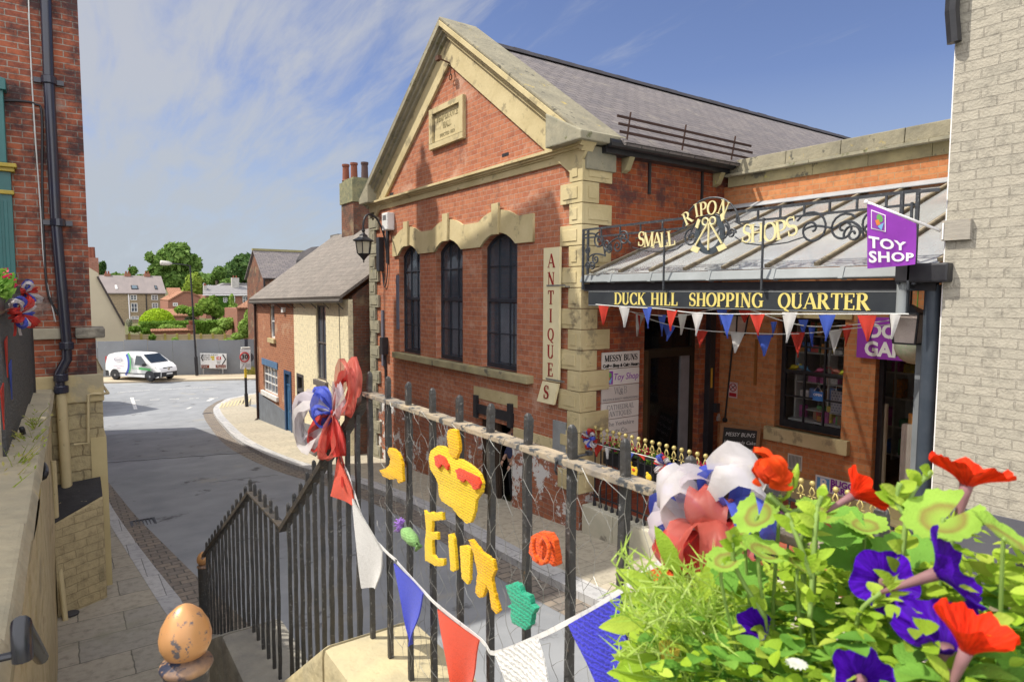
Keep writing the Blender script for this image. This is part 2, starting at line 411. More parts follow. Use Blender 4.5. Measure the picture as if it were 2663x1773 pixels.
def text(body, size, org, U, V, th=.004, align='CENTER', bold=0, shear=0, space=1, xs=1, line=1):
    cu = bpy.data.curves.new('tmp', 'FONT'); cu.body = body; cu.size = size; cu.extrude = th/2; cu.align_x = align; cu.align_y = 'CENTER'
    cu.offset = bold; cu.shear = shear; cu.space_character = space; cu.resolution_u = 3; cu.space_line = line
    me = curve_mesh(cu, (0, 0, 0), (1, 0, 0), (0, 1, 0), th)
    me.transform(Matrix.Diagonal((xs, 1, 1, 1)))
    U, V = Vector(U).normalized(), Vector(V).normalized(); W = U.cross(V); org = Vector(org)
    me.transform(Matrix((( U.x, V.x, W.x, org.x), (U.y, V.y, W.y, org.y), (U.z, V.z, W.z, org.z), (0, 0, 0, 1))))
    return me
# ---- serif capitals drawn as thick and thin strokes (units: cap height 1)
TK, TN = .17, .065
def _arc(cx, cy, rx, ry, a0, a1, n=14): return [(cx+rx*math.cos(R(a0+(a1-a0)*i/n)), cy+ry*math.sin(R(a0+(a1-a0)*i/n))) for i in range(n+1)]
SER = {  # advance, strokes: (points, width or list of widths), serifs: (x, y, half length)
 'A': (.82, [([(.06,0),(.40,1)],TN),([(.40,1),(.74,0)],TK),([(.19,.34),(.62,.34)],TN)], [(.07,0,.12),(.73,0,.14)]),
 'B': (.72, [([(.16,0),(.16,1)],TK),(_arc(.34,.76,.2,.22,90,-90),'R'),(_arc(.36,.27,.25,.25,90,-90),'R'),([(.16,.98),(.34,.98)],TN),([(.16,.53),(.36,.53)],TN),([(.16,.02),(.36,.02)],TN)], [(.13,0,.12),(.13,1,.12)]),
 'C': (.78, [(_arc(.42,.5,.34,.48,45,315,24),'L'),([(.70,.98),(.70,.7)],TN),([(.70,.02),(.70,.26)],TN)], []),
 'D': (.82, [([(.16,0),(.16,1)],TK),(_arc(.32,.5,.40,.48,90,-90,20),'R'),([(.16,.98),(.32,.98)],TN),([(.16,.02),(.32,.02)],TN)], [(.13,0,.12),(.13,1,.12)]),
 'E': (.68, [([(.16,0),(.16,1)],TK),([(.16,.97),(.58,.97)],TN),([(.16,.52),(.46,.52)],TN),([(.16,.03),(.60,.03)],TN),([(.58,1),(.58,.76)],TN),([(.46,.64),(.46,.4)],TN),([(.61,.0),(.61,.26)],TN)], [(.13,0,.12),(.13,1,.12)]),
 'G': (.84, [(_arc(.42,.5,.34,.48,45,310,24),'L'),([(.70,.98),(.70,.7)],TN),([(.68,.06),(.68,.44)],TK)], [(.68,.44,.16)]),
 'H': (.86, [([(.16,0),(.16,1)],TK),([(.68,0),(.68,1)],TK),([(.16,.52),(.68,.52)],TN)], [(.16,0,.15),(.16,1,.15),(.68,0,.15),(.68,1,.15)]),
 'I': (.40, [([(.19,0),(.19,1)],TK)], [(.19,0,.15),(.19,1,.15)]),
 'K': (.84, [([(.16,0),(.16,1)],TK),([(.16,.40),(.66,1)],TN),([(.34,.6),(.70,0)],TK)], [(.16,0,.15),(.16,1,.15),(.66,1,.12),(.70,0,.14)]),
 'L': (.66, [([(.16,0),(.16,1)],TK),([(.16,.03),(.58,.03)],TN),([(.59,0),(.59,.28)],TN)], [(.14,0,.13),(.16,1,.15)]),
 'M': (1.0, [([(.13,0),(.13,1)],TN),([(.13,1),(.46,.05)],TK),([(.46,.05),(.80,1)],TN),([(.80,0),(.80,1)],TK)], [(.13,0,.12),(.13,1,.1),(.80,0,.14),(.82,1,.12)]),
 'N': (.86, [([(.15,0),(.15,1)],TN),([(.15,1),(.70,0)],TK),([(.70,0),(.70,1)],TN)], [(.15,0,.12),(.13,1,.12),(.70,1,.12)]),
 'O': (.84, [(_arc(.42,.5,.345,.48,90,450,32),'O')], []),
 'P': (.70, [([(.16,0),(.16,1)],TK),(_arc(.34,.72,.25,.26,90,-90),'R'),([(.16,.98),(.34,.98)],TN),([(.16,.46),(.34,.46)],TN)], [(.16,0,.15),(.13,1,.12)]),
 'Q': (.84, [(_arc(.42,.5,.345,.48,90,450,32),'O'),([(.36,.06),(.52,-.1),(.76,-.2)],[.05,.13,.05])], []),
 'R': (.80, [([(.16,0),(.16,1)],TK),(_arc(.34,.75,.22,.23,90,-90),'R'),([(.16,.98),(.34,.98)],TN),([(.16,.52),(.36,.52)],TN),([(.38,.5),(.70,0)],TK)], [(.16,0,.15),(.13,1,.12),(.71,0,.12)]),
 'S': (.62, [(_arc(.30,.74,.21,.24,40,270,16)+_arc(.30,.26,.23,.24,90,-140,16)[1:],'S'),([(.50,.98),(.50,.72)],TN),([(.08,.02),(.08,.3)],TN)], []),
 'T': (.76, [([(.37,0),(.37,1)],TK),([(.06,.97),(.68,.97)],TN),([(.06,1),(.06,.74)],TN),([(.68,1),(.68,.74)],TN)], [(.37,0,.17)]),
 'U': (.84, [([(.17,1),(.17,.3)]+_arc(.41,.28,.24,.26,180,360,14),'U'),([(.65,.28),(.65,1)],TN)], [(.17,1,.15),(.65,1,.12)]),
 'V': (.8, [([(.06,1),(.38,0)],TK),([(.38,0),(.70,1)],TN)], [(.08,1,.13),(.70,1,.12)]),
 'W': (1.1, [([(.06,1),(.32,0)],TK),([(.32,0),(.54,.9)],TN),([(.54,.9),(.78,0)],TK),([(.78,0),(1.0,1)],TN)], [(.08,1,.13),(1.0,1,.1)]),
 'Y': (.78, [([(.06,1),(.37,.46)],TK),([(.37,.46),(.68,1)],TN),([(.37,0),(.37,.46)],TK)], [(.08,1,.13),(.68,1,.1),(.37,0,.15)]),
 ' ': (.34, [], []),
}
def serif_mb(body, size, fn, th, weight=1., track=.04, center=True, slab=1.):
    """letters through fn(u, v, depth) -> world; every stroke a little proud of the one before it"""
    adv = sum(SER[c][0]+track for c in body)*size
    u0 = -adv/2 if center else 0
    mb = MB()
    for ch in body:
        a, strokes, serifs = SER[ch]; k = 0
        items = [(p, wd) for p, wd in strokes]+[([(x-h*slab, y+(.022 if y < .5 else -.022)), (x+h*slab, y+(.022 if y < .5 else -.022))], .045) for x, y, h in serifs]
        for pts, wd in items:
            n = len(pts); ds = []
            for i in range(n):
                q0, q1 = pts[max(i-1, 0)], pts[min(i+1, n-1)]; l = math.hypot(q1[0]-q0[0], q1[1]-q0[1]) or 1; ds.append(((q1[0]-q0[0])/l, (q1[1]-q0[1])/l))
            L, Rr = [], []
            for i, (p, d) in enumerate(zip(pts, ds)):
                if isinstance(wd, (int, float)): wv = wd
                elif isinstance(wd, list): wv = wd[i]
                elif wd == 'S': wv = TN+(TK-TN)*max(0, math.sin(math.pi*min(1, max(0, (i/(n-1)-.1)/.8))))**1.2
                else: wv = TN+(TK-TN)*abs(d[1])**1.5
                wv = wv*weight if wv > .1 else wv*min(weight, 1.4)
                L.append((p[0]-d[1]*wv/2, p[1]+d[0]*wv/2)); Rr.append((p[0]+d[1]*wv/2, p[1]-d[0]*wv/2))
            dp = th+k*.0006; k += 1
            i0 = len(mb.v)
            for (l, r) in zip(L, Rr):
                for q, dd in ((l, dp), (r, dp), (l, 0), (r, 0)): mb.v.append(Vector(fn(u0+q[0]*size, q[1]*size, dd)))
            for i in range(n-1):
                b = i0+4*i
                mb.f += [[b, b+1, b+5, b+4], [b, b+4, b+6, b+2], [b+1, b+3, b+7, b+5]]
            mb.f += [[i0, i0+2, i0+3, i0+1], [i0+4*(n-1), i0+4*(n-1)+1, i0+4*(n-1)+3, i0+4*(n-1)+2]]
        u0 += (a+track)*size
    return mb
def spiral(c, r0, turns, a0, U, V, sgn=1, n=26, r1=.12):
    c, U, V = Vector(c), Vector(U), Vector(V); out = []
    for i in range(n+1):
        t = i/n; a = a0+sgn*turns*2*math.pi*t; r = r0*(1-t)+r0*r1*t
        out.append(c+U*r*math.cos(a)+V*r*math.sin(a))
    return out
def bez(p0, p1, p2, p3, n=12):
    p0, p1, p2, p3 = map(Vector, (p0, p1, p2, p3)); o = []
    for i in range(n+1):
        t = i/n; o.append(p0*(1-t)**3+p1*3*t*(1-t)**2+p2*3*t*t*(1-t)+p3*t**3)
    return o
# ================================================================== THE SETTING
def PL(x, y, a, b):      # sight line through (x, y) met with the upright plane over the ground line a-b
    v = ray(x, y); nx, ny = -(b[1]-a[1]), b[0]-a[0]
    return CAM + v*((nx*a[0]+ny*a[1])/(nx*v.x+ny*v.y))
asphalt = M('asphalt', (.27, .28, .295), .9, (.205, .215, .23), sc_=1.2, bs=.5, bsc=260, bd=.004, spots=[((.30, .30, .30), .60, 120), ((.10, .10, .105), .63, 1.1), ((.27, .265, .25), .60, .5), ((.075, .075, .08), .70, 5)])
flag_m = brick('flagstone paving', (.40, .36, .29), (.33, .31, .27), (.17, .16, .13), bw=.95, rh=.62, ms=.008, dark=(.25, .24, .18), darkthr=.6, bs=.25, dsc=.9, warp=.03)
flag_p = brick('pale paving', (.47, .415, .32), (.41, .37, .29), (.27, .25, .20), bw=.75, rh=.6, ms=.006, dark=(.42, .38, .30), darkthr=.66, bs=.2, dsc=.7, warp=.02)
granite = brick('granite kerb', (.50, .49, .48), (.42, .42, .43), (.2, .2, .2), bw=.28, rh=.95, ms=.007, bs=.3, dark=(.36, .35, .34), dsc=3)
setts = brick('granite setts', (.27, .225, .18), (.20, .175, .155), (.12, .11, .10), bw=.22, rh=.16, ms=.012, bs=.6, dark=(.16, .14, .12), dsc=2.)
stone = M('sandstone', (.56, .47, .27), .9, (.44, .36, .19), sc_=1.6, bs=.45, bsc=14, bd=.012, spots=[((.32, .27, .16), .58, 2.7), ((.22, .18, .11), .63, 1.1), ((.14, .12, .08), .69, 8)])
stone_m = M('mossy sandstone', (.42, .36, .20), .95, (.25, .22, .13), sc_=2.2, bs=.7, bsc=9, bd=.02, spots=[((.13, .12, .09), .58, 2.6), ((.46, .42, .12), .64, 3.4)])
stone_g = M('grey weathered stone', (.34, .31, .22), .95, (.22, .21, .16), sc_=3, bs=.6, bsc=12, bd=.015, spots=[((.15, .15, .08), .6, 4), ((.45, .40, .20), .66, 5)])
sand_m = M('dusty paving', (.46, .39, .28), .95, (.38, .32, .24), sc_=.6, bs=.3, bsc=60, spots=[((.40, .34, .25), .64, .9)])
soil = M('garden soil', (.12, .13, .05), .95, (.08, .07, .03), sc_=.4, bs=.4)
def lerp_line(pts, Y):
    for (y0, x0), (y1, x1) in zip(pts, pts[1:]):
        if Y <= y1: return x0+(x1-x0)*max(0, (Y-y0)/(y1-y0))
    return pts[-1][1]
def tz(x, y):
    if y < 50: base = gz(y)-.05
    else: base = gz(50)-.05+1.75*min(1, max(0, (y-(55.5-.39*x))/5))
    if y > 140: base += (y-140)*.012
    return base
ys = [-60, -20, -8]+[i*3 for i in range(-2, 13)]+[40, 44, 48, 50, 52, 54, 56, 58, 60, 62, 65, 70, 80, 100, 140, 200, 300, 500, 900]
xs = [-600, -200, -80, -30, -12, -6]+[i*2. for i in range(-2, 8)]+[17, 20, 25, 30, 40, 60, 100, 200, 700]
g = MB()
for y in ys:
    for x in xs: g.v.append(Vector((x, y, tz(x, y))))
for a in range(len(ys)-1):
    for b in range(len(xs)-1):
        k = a*len(xs)+b; g.f.append([k, k+1, k+1+len(xs), k+len(xs)])
struct('ground', g, soil)
KL_IN = [(-20, 1.15), (8, .98), (9, .88), (13.3, .58), (16, .42), (20, .2), (26, -.3), (30, -1.2)]
KL_OUT = [(-20, 1.42), (8, 1.24), (9.1, 1.12), (11.7, .89), (14.7, .68), (20, .42), (26, -.05), (30, -1.)]
ST_OUT = [(-20, 1.9), (8, 1.68), (10.2, 1.42), (14.5, .99), (18, .75), (26, .2), (30, -.8)]
kr = [Vector((5.15, -12, gz(-12))), Vector((5.25, 2, gz(2))), PG(1235, 1330), PG(1000, 1195), PG(840, 1125), PG(690, 1082), PG(600, 1047), PG(545, 1015), PG(515, 985), PG(494, 958), PG(492, 942), PG(510, 928), PG(545, 916)]
kr.append(kr[-1]+Vector((3.5, 1.2, 0))); kr.append(kr[-1]+Vector((16, 1, 0)))
def offs(line, d):
    o = []
    for i, p in enumerate(line):
        t = (line[min(i+1, len(line)-1)]-line[max(i-1, 0)]); t.z = 0; t.normalize()
        o.append(p+Vector((t.y, -t.x, 0))*d)
    return o
def smooth_line(l, n=4):
    o = []
    for i in range(len(l)-1):
        p0, p1, p2, p3 = l[max(i-1, 0)], l[i], l[i+1], l[min(i+2, len(l)-1)]
        for k in range(n):
            t = k/n
            o.append(.5*((2*p1)+(p2-p0)*t+(2*p0-5*p1+4*p2-p3)*t*t+(3*p1-p0-3*p2+p3)*t**3))
    o.append(l[-1].copy()); return o
kr = smooth_line(kr)
def setz(l, dz):
    return [Vector((p.x, p.y, gz(p.y)+dz)) for p in l]
def ribbon(mb, a, b):
    for i in range(len(a)-1): mb.face([a[i], b[i], b[i+1], a[i+1]])
    return mb
rd = MB()
yy = [-20, -8, 0, 4, 8, 12, 16, 20, 23, 26, 28, 30, 33, 36, 40, 44, 49]
for a, b in zip(yy, yy[1:]):
    f = lambda y: (-40 if y >= 29 else -6, 40 if y >= 28 else 6.7)
    for (x0, x1) in ((0, 1),):
        A, B = f(a), f(b)
        rd.face([(A[0], a, gz(a)), (A[1], a, gz(a)), (B[1], b, gz(b)), (B[0], b, gz(b))])
struct('road', rd, asphalt)
K0, K1, K2 = setz(kr, 0), setz(kr, .11), setz(offs(kr, .3), .112)
kb = MB(); ribbon(kb, K0, K1); ribbon(kb, K1, K2); struct('kerb', kb, granite)
S0, S1 = setz(offs(kr, -.42), .004), setz(kr, .006)
st = MB(); ribbon(st, S0, S1); struct('gutter_setts', st, setts)
pv = MB()
far = []
for p in K2:
    far.append(Vector((max(6.95, p.x+.02) if p.y < 27.5 else max(p.x+.02, 7.2), p.y if p.x < 6.9 else 26.5, p.z)))
ribbon(pv, K2, far); struct('pavement', pv, flag_p)
lv = [(-12+i*1.0) for i in range(43)]
fl, gr, se = MB(), MB(), MB()
for a, b in zip(lv, lv[1:]):
    A = [Vector((lerp_line(q, a), a, 0)) for q in (KL_IN, KL_OUT, ST_OUT)]; B = [Vector((lerp_line(q, b), b, 0)) for q in (KL_IN, KL_OUT, ST_OUT)]
    za, zb = gz(a), gz(b)
    z = lambda p, zz, d: Vector((p.x, p.y, zz+d))
    fl.face([(-1.2, a, za+.05), z(A[0], za, .05), z(B[0], zb, .05), (-1.2, b, zb+.05)])
    gr.face([z(A[0], za, .054), z(A[1], za, .05), z(B[1], zb, .05), z(B[0], zb, .054)])
    gr.face([z(A[1], za, .05), z(A[1], za, 0), z(B[1], zb, 0), z(B[1], zb, .05)])
    se.face([z(A[1], za, .006), z(A[2], za, .006), z(B[2], zb, .006), z(B[1], zb, .006)])
struct('pavement', fl, flag_m); struct('kerb', gr, granite); struct('gutter_setts', se, setts)
dgm = M('cast iron grate', (.10, .10, .11), .6, metal=.6, bs=.3)
def drain(name, c, w, l, label):
    m = MB()
    z = c.z+.012
    m.box((c.x-w/2, c.y-l/2, z-.02), (c.x+w/2, c.y-l/2+.03, z)); m.box((c.x-w/2, c.y+l/2-.03, z-.02), (c.x+w/2, c.y+l/2, z))
    m.box((c.x-w/2, c.y-l/2+.03, z-.02), (c.x-w/2+.03, c.y+l/2-.03, z)); m.box((c.x+w/2-.03, c.y-l/2+.03, z-.02), (c.x+w/2, c.y+l/2-.03, z))
    n = 7
    for i in range(n):
        x = c.x-w/2+.04+(w-.08)*i/(n-1); m.box((x-.008, c.y-l/2+.03, z-.02), (x+.008, c.y+l/2-.03, z-.002))
    tag(obj(name, m, dgm), label, 'drain')
drain('drain_grate', PG(330, 1203), .42, .5, 'iron drain grate set among the setts beside the left kerb')
drain('drain_grate', PG(478, 951), .4, .4, 'dark drain grate at the right kerb on the street corner')
paint = M('road paint', (.70, .69, .66), .8, (.52, .51, .49), sc_=12, spots=[((.22, .22, .22), .57, 9)])
rp_ = MB()
def dash(x0, y0, x1, y1, w=.12):
    a, b = PG(x0, y0), PG(x1, y1); t = (b-a); t.z = 0; t.normalize(); s = Vector((t.y, -t.x, 0))*w/2; e = Vector((0, 0, .006))
    rp_.face([a-s+e, a+s+e, b+s+e, b-s+e])
dash(303, 914, 312, 941, .16); dash(478, 922, 490, 916, .2); dash(520, 935, 541, 928); dash(548, 925, 565, 916); dash(430, 940, 440, 936); dash(640, 905, 668, 899)
for i in range(5): dash(300+i*45, 921-i*1.5, 322+i*45, 920-i*1.5, .1)
dash(270, 902, 345, 897, .08); dash(365, 896, 500, 889, .08)
struct('road_marking', rp_, paint)
pt = MB(); e4 = Vector((0, 0, .004))
pt.face([PG(*p)+e4 for p in ((236, 1060), (585, 1036), (505, 985), (240, 1000))]); struct('road_patch', pt, M('older tarmac', (.225, .23, .235), .9, (.17, .175, .185), sc_=1.5, bs=.4, bsc=200, bd=.004, spots=[((.23, .23, .22), .60, 90), ((.09, .09, .09), .62, 2)]))
pt = MB()
for (x0, y0, x1, y1, w_) in ((243, 1064, 590, 1039, .05), (480, 1110, 640, 1092, .02)):
    a, b = PG(x0, y0), PG(x1, y1); t = (b-a).normalized(); s = Vector((t.y, -t.x, 0))*w_/2; e8 = Vector((0, 0, .008)); n_ = 14; q = [a.lerp(b, i/n_)+Vector((t.y, -t.x, 0))*.05*math.sin(i*2.3)+e8 for i in range(n_+1)]
    for i in range(n_): pt.face([q[i]-s, q[i]+s, q[i+1]+s, q[i+1]-s])
struct('tar_seam', pt, M('tar', (.05, .05, .053), .7, bs=.3))
HA, HB = (1.4-30, 52-.39*(-28.6)), (40, 52-.39*40)
def hoardY(x): return 52-.39*x
fpv = MB(); z0 = gz(50)
for (x0, x1) in ((-35, -5), (-5, 5), (5, 15), (15, 45)):
    k0, k1 = 48.85-.385*x0, 48.85-.385*x1
    fpv.face([(x0, k0, z0), (x1, k1, z0), (x1, k1, z0+.1), (x0, k0, z0+.1)])
    fpv.face([(x0, k0, z0+.1), (x1, k1, z0+.1), (x1, hoardY(x1)+1.5, z0+.1), (x0, hoardY(x0)+1.5, z0+.1)])
struct('pavement', fpv, sand_m)
step_m = M('worn step stone', (.40, .37, .30), .9, (.30, .28, .22), sc_=2, bs=.4)
sp = MB()
sp.box((-.2, -6, 1), (1.0, 2.3, 4.45));
n = 9
for i in range(n): sp.box((-.2, 2.3+i*.26, 1), (1.0, 2.3+(i+1)*.26, 4.45-(i+1)*.2))
sp.box((-.2, 2.3+n*.26, 1), (1.0, 5.5, 2.45))
for i in range(6): sp.box((-.2, 5.5+i*.28, 1), (1.0, 5.5+(i+1)*.28, 2.45-(i+1)*.07))
struct('steps', sp, step_m)
# ================================================================== THE HALL
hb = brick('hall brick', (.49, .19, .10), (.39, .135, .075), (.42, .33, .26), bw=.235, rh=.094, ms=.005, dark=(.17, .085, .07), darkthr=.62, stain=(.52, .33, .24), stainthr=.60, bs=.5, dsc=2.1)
hb_low = brick('hall base brick', (.40, .15, .08), (.30, .11, .07), (.30, .24, .19), bw=.235, rh=.094, ms=.006, dark=(.16, .09, .07), darkthr=.66, bs=.5, paint=(.62, .60, .58), paintthr=.54, paintz=3.25)
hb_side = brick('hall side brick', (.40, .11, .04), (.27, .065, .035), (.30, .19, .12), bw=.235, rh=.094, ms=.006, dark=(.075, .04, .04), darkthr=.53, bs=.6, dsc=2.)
sb = brick('shop brick', (.58, .245, .10), (.48, .18, .075), (.42, .28, .16), bw=.235, rh=.09, ms=.006, dark=(.20, .10, .075), darkthr=.66, bs=.35, dsc=3)
slate = brick('slate roof', (.22, .195, .19), (.165, .15, .155), (.05, .045, .045), bw=.32, rh=.19, ms=.008, dark=(.28, .25, .21), darkthr=.62, bs=.6, dsc=1.5, warp=.01)
lead = M('dark ridge', (.05, .045, .05), .7, var=.4)
black = M('black paint', (.018, .018, .022), .42, (.03, .03, .034), sc_=8, bs=.15, spec=.4)
black_r = M('rust-flecked black iron', (.024, .026, .032), .45, (.035, .032, .03), sc_=14, bs=.9, bsc=45, bd=.006, spec=.55, spots=[((.10, .065, .04), .60, 60), ((.15, .15, .14), .66, 75)])
pale_frame = M('dark sash paint', (.03, .034, .045), .4, bs=.1)
winglass = glass('window glass', (.075, .09, .115), .04)
stone_top = M('lichen coping', (.30, .27, .19), .95, (.19, .175, .13), sc_=2.5, bs=.7, bsc=14, bd=.02, spots=[((.40, .31, .10), .64, 4), ((.10, .095, .075), .6, 5)])
XF = 6.8
UX, UZ = (0, -1, 0), (0, 0, 1)
YN, YFAR, YC = 7.86, 16.42, 12.09
hall = thing('brick_hall', (9, 12, 2), 'tall red brick hall with stone gable and three arched sash windows beside the street', 'hall')
def arch(yc, hw, z0, zs, zt, n=10):       # outline in (u=-y, z): flat bottom, segmental head
    h = zt-zs; r = (hw*hw+h*h)/(2*h); a = math.asin(hw/r)
    return [(-yc-hw, z0), (-yc+hw, z0)]+[(-yc+r*math.sin(a-2*a*i/n), zt-r+r*math.cos(a-2*a*i/n)) for i in range(n+1)]
WIN = [(14.13, .57), (12.20, .59), (10.26, .61)]
wl = [arch(y, h, 4.54, 6.90, 7.14) for y, h in WIN]
gable = [(-YN, 1.2), (-YN, 8.3), (-YC, 11.25), (-YFAR, 8.3), (-YFAR, .8)]
cellar_door = [(-11.02, 1.4), (-9.78, 1.4), (-9.78, 3.88), (-11.02, 3.88)]
cellar_win = [(-14.62, 1.72), (-14.08, 1.72), (-14.08, 3.1), (-14.62, 3.1)]
up = [p for p in gable]
obj('wall', plate([(-YN, 3.5), (-YN, 8.3), (-YC, 11.25), (-YFAR, 8.3), (-YFAR, 3.5)], wl+[], .3, (XF+.3, 0, 0), UX, UZ), hb, hall)
low = MB()
def wslab(mb, y0, y1, z0, z1, x0=XF, x1=XF+.3): mb.box((x0, min(y0, y1), z0), (x1, max(y0, y1), z1))
for (a, b, z0, z1) in ((YN, 9.78, 1.2, 3.498), (11.02, 14.08, 1.0, 3.498), (14.62, YFAR, .8, 3.498), (14.08, 14.62, .9, 1.72), (14.08, 14.62, 3.1, 3.498)): wslab(low, a, b, z0, z1)
obj('base_wall', low, hb_low, hall)
o = MB()
wslab(o, YN+.02, 9.7, 3.36, 3.52, XF-.04, XF+.05); wslab(o, YN+.4, 9.72, 1.9, 2.0, XF-.03, XF); islands('plinth_course', o, stone, hall)
SD0, SD1 = 8.24, 9.72                    # doorway in the side wall
sw = MB()
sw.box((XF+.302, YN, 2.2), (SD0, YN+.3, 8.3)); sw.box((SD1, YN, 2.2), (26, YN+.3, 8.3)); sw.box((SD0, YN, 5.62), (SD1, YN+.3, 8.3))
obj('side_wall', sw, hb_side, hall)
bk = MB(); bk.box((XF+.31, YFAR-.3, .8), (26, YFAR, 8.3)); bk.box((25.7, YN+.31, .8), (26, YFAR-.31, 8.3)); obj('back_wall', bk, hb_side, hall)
rf = MB(); xe = 26.2
for s in (-1, 1):
    e = (YC+s*4.62, 8.32); r_ = (YC, 11.27)
    d = Vector((0, r_[0]-e[0], r_[1]-e[1])).normalized(); nn = Vector((0, -d.z, d.y)); nn = nn if nn.z > 0 else -nn
    rf.prism([(7.32, e[0], e[1]), (xe, e[0], e[1]), (xe, r_[0], r_[1]), (7.32, r_[0], r_[1])], nn*.06)
obj('roof', rf, slate, hall)
rg = MB()
for i in range(42):
    x = 7.5+i*.446; rg.prism([(x, YC-.16, 11.27+.02), (x, YC, 11.43+.015*rnd.random()), (x, YC+.16, 11.29)], (.44, 0, 0))
obj('ridge', rg, lead, hall)
def raking(s):
    m = MB(); e = Vector((0, YC+s*4.44, 8.36)); t = Vector((0, YC, 11.50)); d = (t-e).normalized(); nn = Vector((0, -d.z, d.y)); nn = nn if nn.z > 0 else -nn
    def band(x0, x1, lo, hi):
        a, b = e+nn*lo, e+nn*hi
        ta = t+Vector((0, 0, lo/nn.z)); tb = t+Vector((0, 0, hi/nn.z))
        m.prism([Vector((x0, a.y, a.z)), Vector((x0, b.y, b.z)), Vector((x0, tb.y, tb.z)), Vector((x0, ta.y, ta.z))], (x1-x0, 0, 0))
    return m, band
for s in (-1, 1):
    m, band = raking(s); band(XF-.06, XF-.001, -.62, -.18); obj('gable_band', m, stone, hall, bevel=.006)
    m, band = raking(s); band(XF-.13, XF+.1, -.18, -.10); band(XF-.2, XF+.1, -.10, -.03); band(XF-.28, XF+.1, -.03, .06); obj('raking_cornice', m, stone if s < 0 else stone_g, hall, bevel=.006)
    m, band = raking(s); band(XF-.27, XF+.62, .062, .12); obj('coping', m, stone_top, hall, bevel=.02)
kn = MB(); kn.prism([(XF-.3, YN-.28, 8.34), (XF-.3, YN+.6, 8.34), (XF-.3, YN+.6, 8.9), (XF-.3, YN-.28, 8.47)], (.98, 0, 0)); obj('kneeler', kn, stone_g, hall, bevel=.02)
kn = MB(); kn.prism([(XF-.3, YFAR+.1, 8.32), (XF-.3, YFAR-.5, 8.32), (XF-.3, YFAR-.5, 8.8), (XF-.3, YFAR+.1, 8.45)], (.9, 0, 0)); obj('kneeler', kn, stone_g, hall, bevel=.02)
cn = MB()
for (z0, z1, pr) in ((8.12, 8.24, .04), (8.24, 8.27, .07), (8.27, 8.31, .11), (8.31, 8.36, .16)):
    cn.box((XF-pr, YN-.02-pr*.4, z0), (XF-.001, YFAR, z1))
obj('cornice', cn, stone, hall, bevel=.004)
cs = MB(); cs.box((XF+.0, YN-.1, 7.95), (XF+.62, YN-.001, 8.32)); obj('corner_capital', cs, stone_g, hall, bevel=.02)
q = MB(); z = 2.75; k = 0
while z < 8.05:
    h = .335; w = .50 if k % 2 == 0 else .27; ww = .30 if k % 2 == 0 else .58
    h2 = min(h-.012, 8.10-z)
    q.box((XF-.055, YN-.05, z), (XF-.001, YN+w, z+h2)); q.box((XF, YN-.05, z), (XF+ww, YN-.001, z+h2))
    q.box((XF-.068, YN+.07, z+.07), (XF-.055, YN+w-.07, z+h2-.07)); q.box((XF+.07, YN-.062, z+.07), (XF+ww-.07, YN-.05, z+h2-.07))
    z += h; k += 1
obj('quoins', q, stone, hall, bevel=.012)
q = MB(); z = 1.6; k = 0
while z < 8.05:
    h = .335; w = .55 if k % 2 == 0 else .33; h2 = min(h-.012, 8.10-z)
    q.box((XF-.06, YFAR-w, z), (XF-.001, YFAR+.04, z+h2)); q.box((XF-.075, YFAR-w+.07, z+.07), (XF-.06, YFAR-.03, z+h2-.07)); z += h; k += 1
obj('quoins', q, stone_g, hall, bevel=.012)
hz = []
top = [(-14.8, 7.42), (-14.36, 7.52)]
for y, h in WIN: pass
def archtop(y, hw, z0, zt, n=8):
    hgt = zt-z0; r = (hw*hw+hgt*hgt)/(2*hgt); a = math.asin(hw/r)
    return [(-y-r*math.sin(a-2*a*i/n), zt-r+r*math.cos(a-2*a*i/n)) for i in range(n+1)]
ot = [(-14.98, 7.39)]
for y, h in WIN: ot += archtop(y, .66, 7.39, 7.56)
ot += [(-9.12, 7.39)]
ob = [(-9.12, 6.90)]
for y, h in WIN[::-1]: ob += archtop(y, h, 6.90, 7.14)[::-1]
ob += [(-14.98, 6.90)]
obj('window_hood', plate(ot+ob, [], .05, (XF-.001, 0, 0), UX, UZ), stone, hall)
ks = MB()
for y, h in WIN: ks.prism([(XF-.052, y-.09, 7.10), (XF-.052, y+.09, 7.10), (XF-.052, y+.12, 7.68), (XF-.052, y-.12, 7.68)], (-.05, 0, 0))
islands('keystone', ks, stone, hall, bevel=.008)
sl = MB(); sl.box((XF-.16, 9.13, 4.40), (XF+.1, 14.82, 4.54)); obj('window_sill', sl, stone_m, hall, bevel=.012)
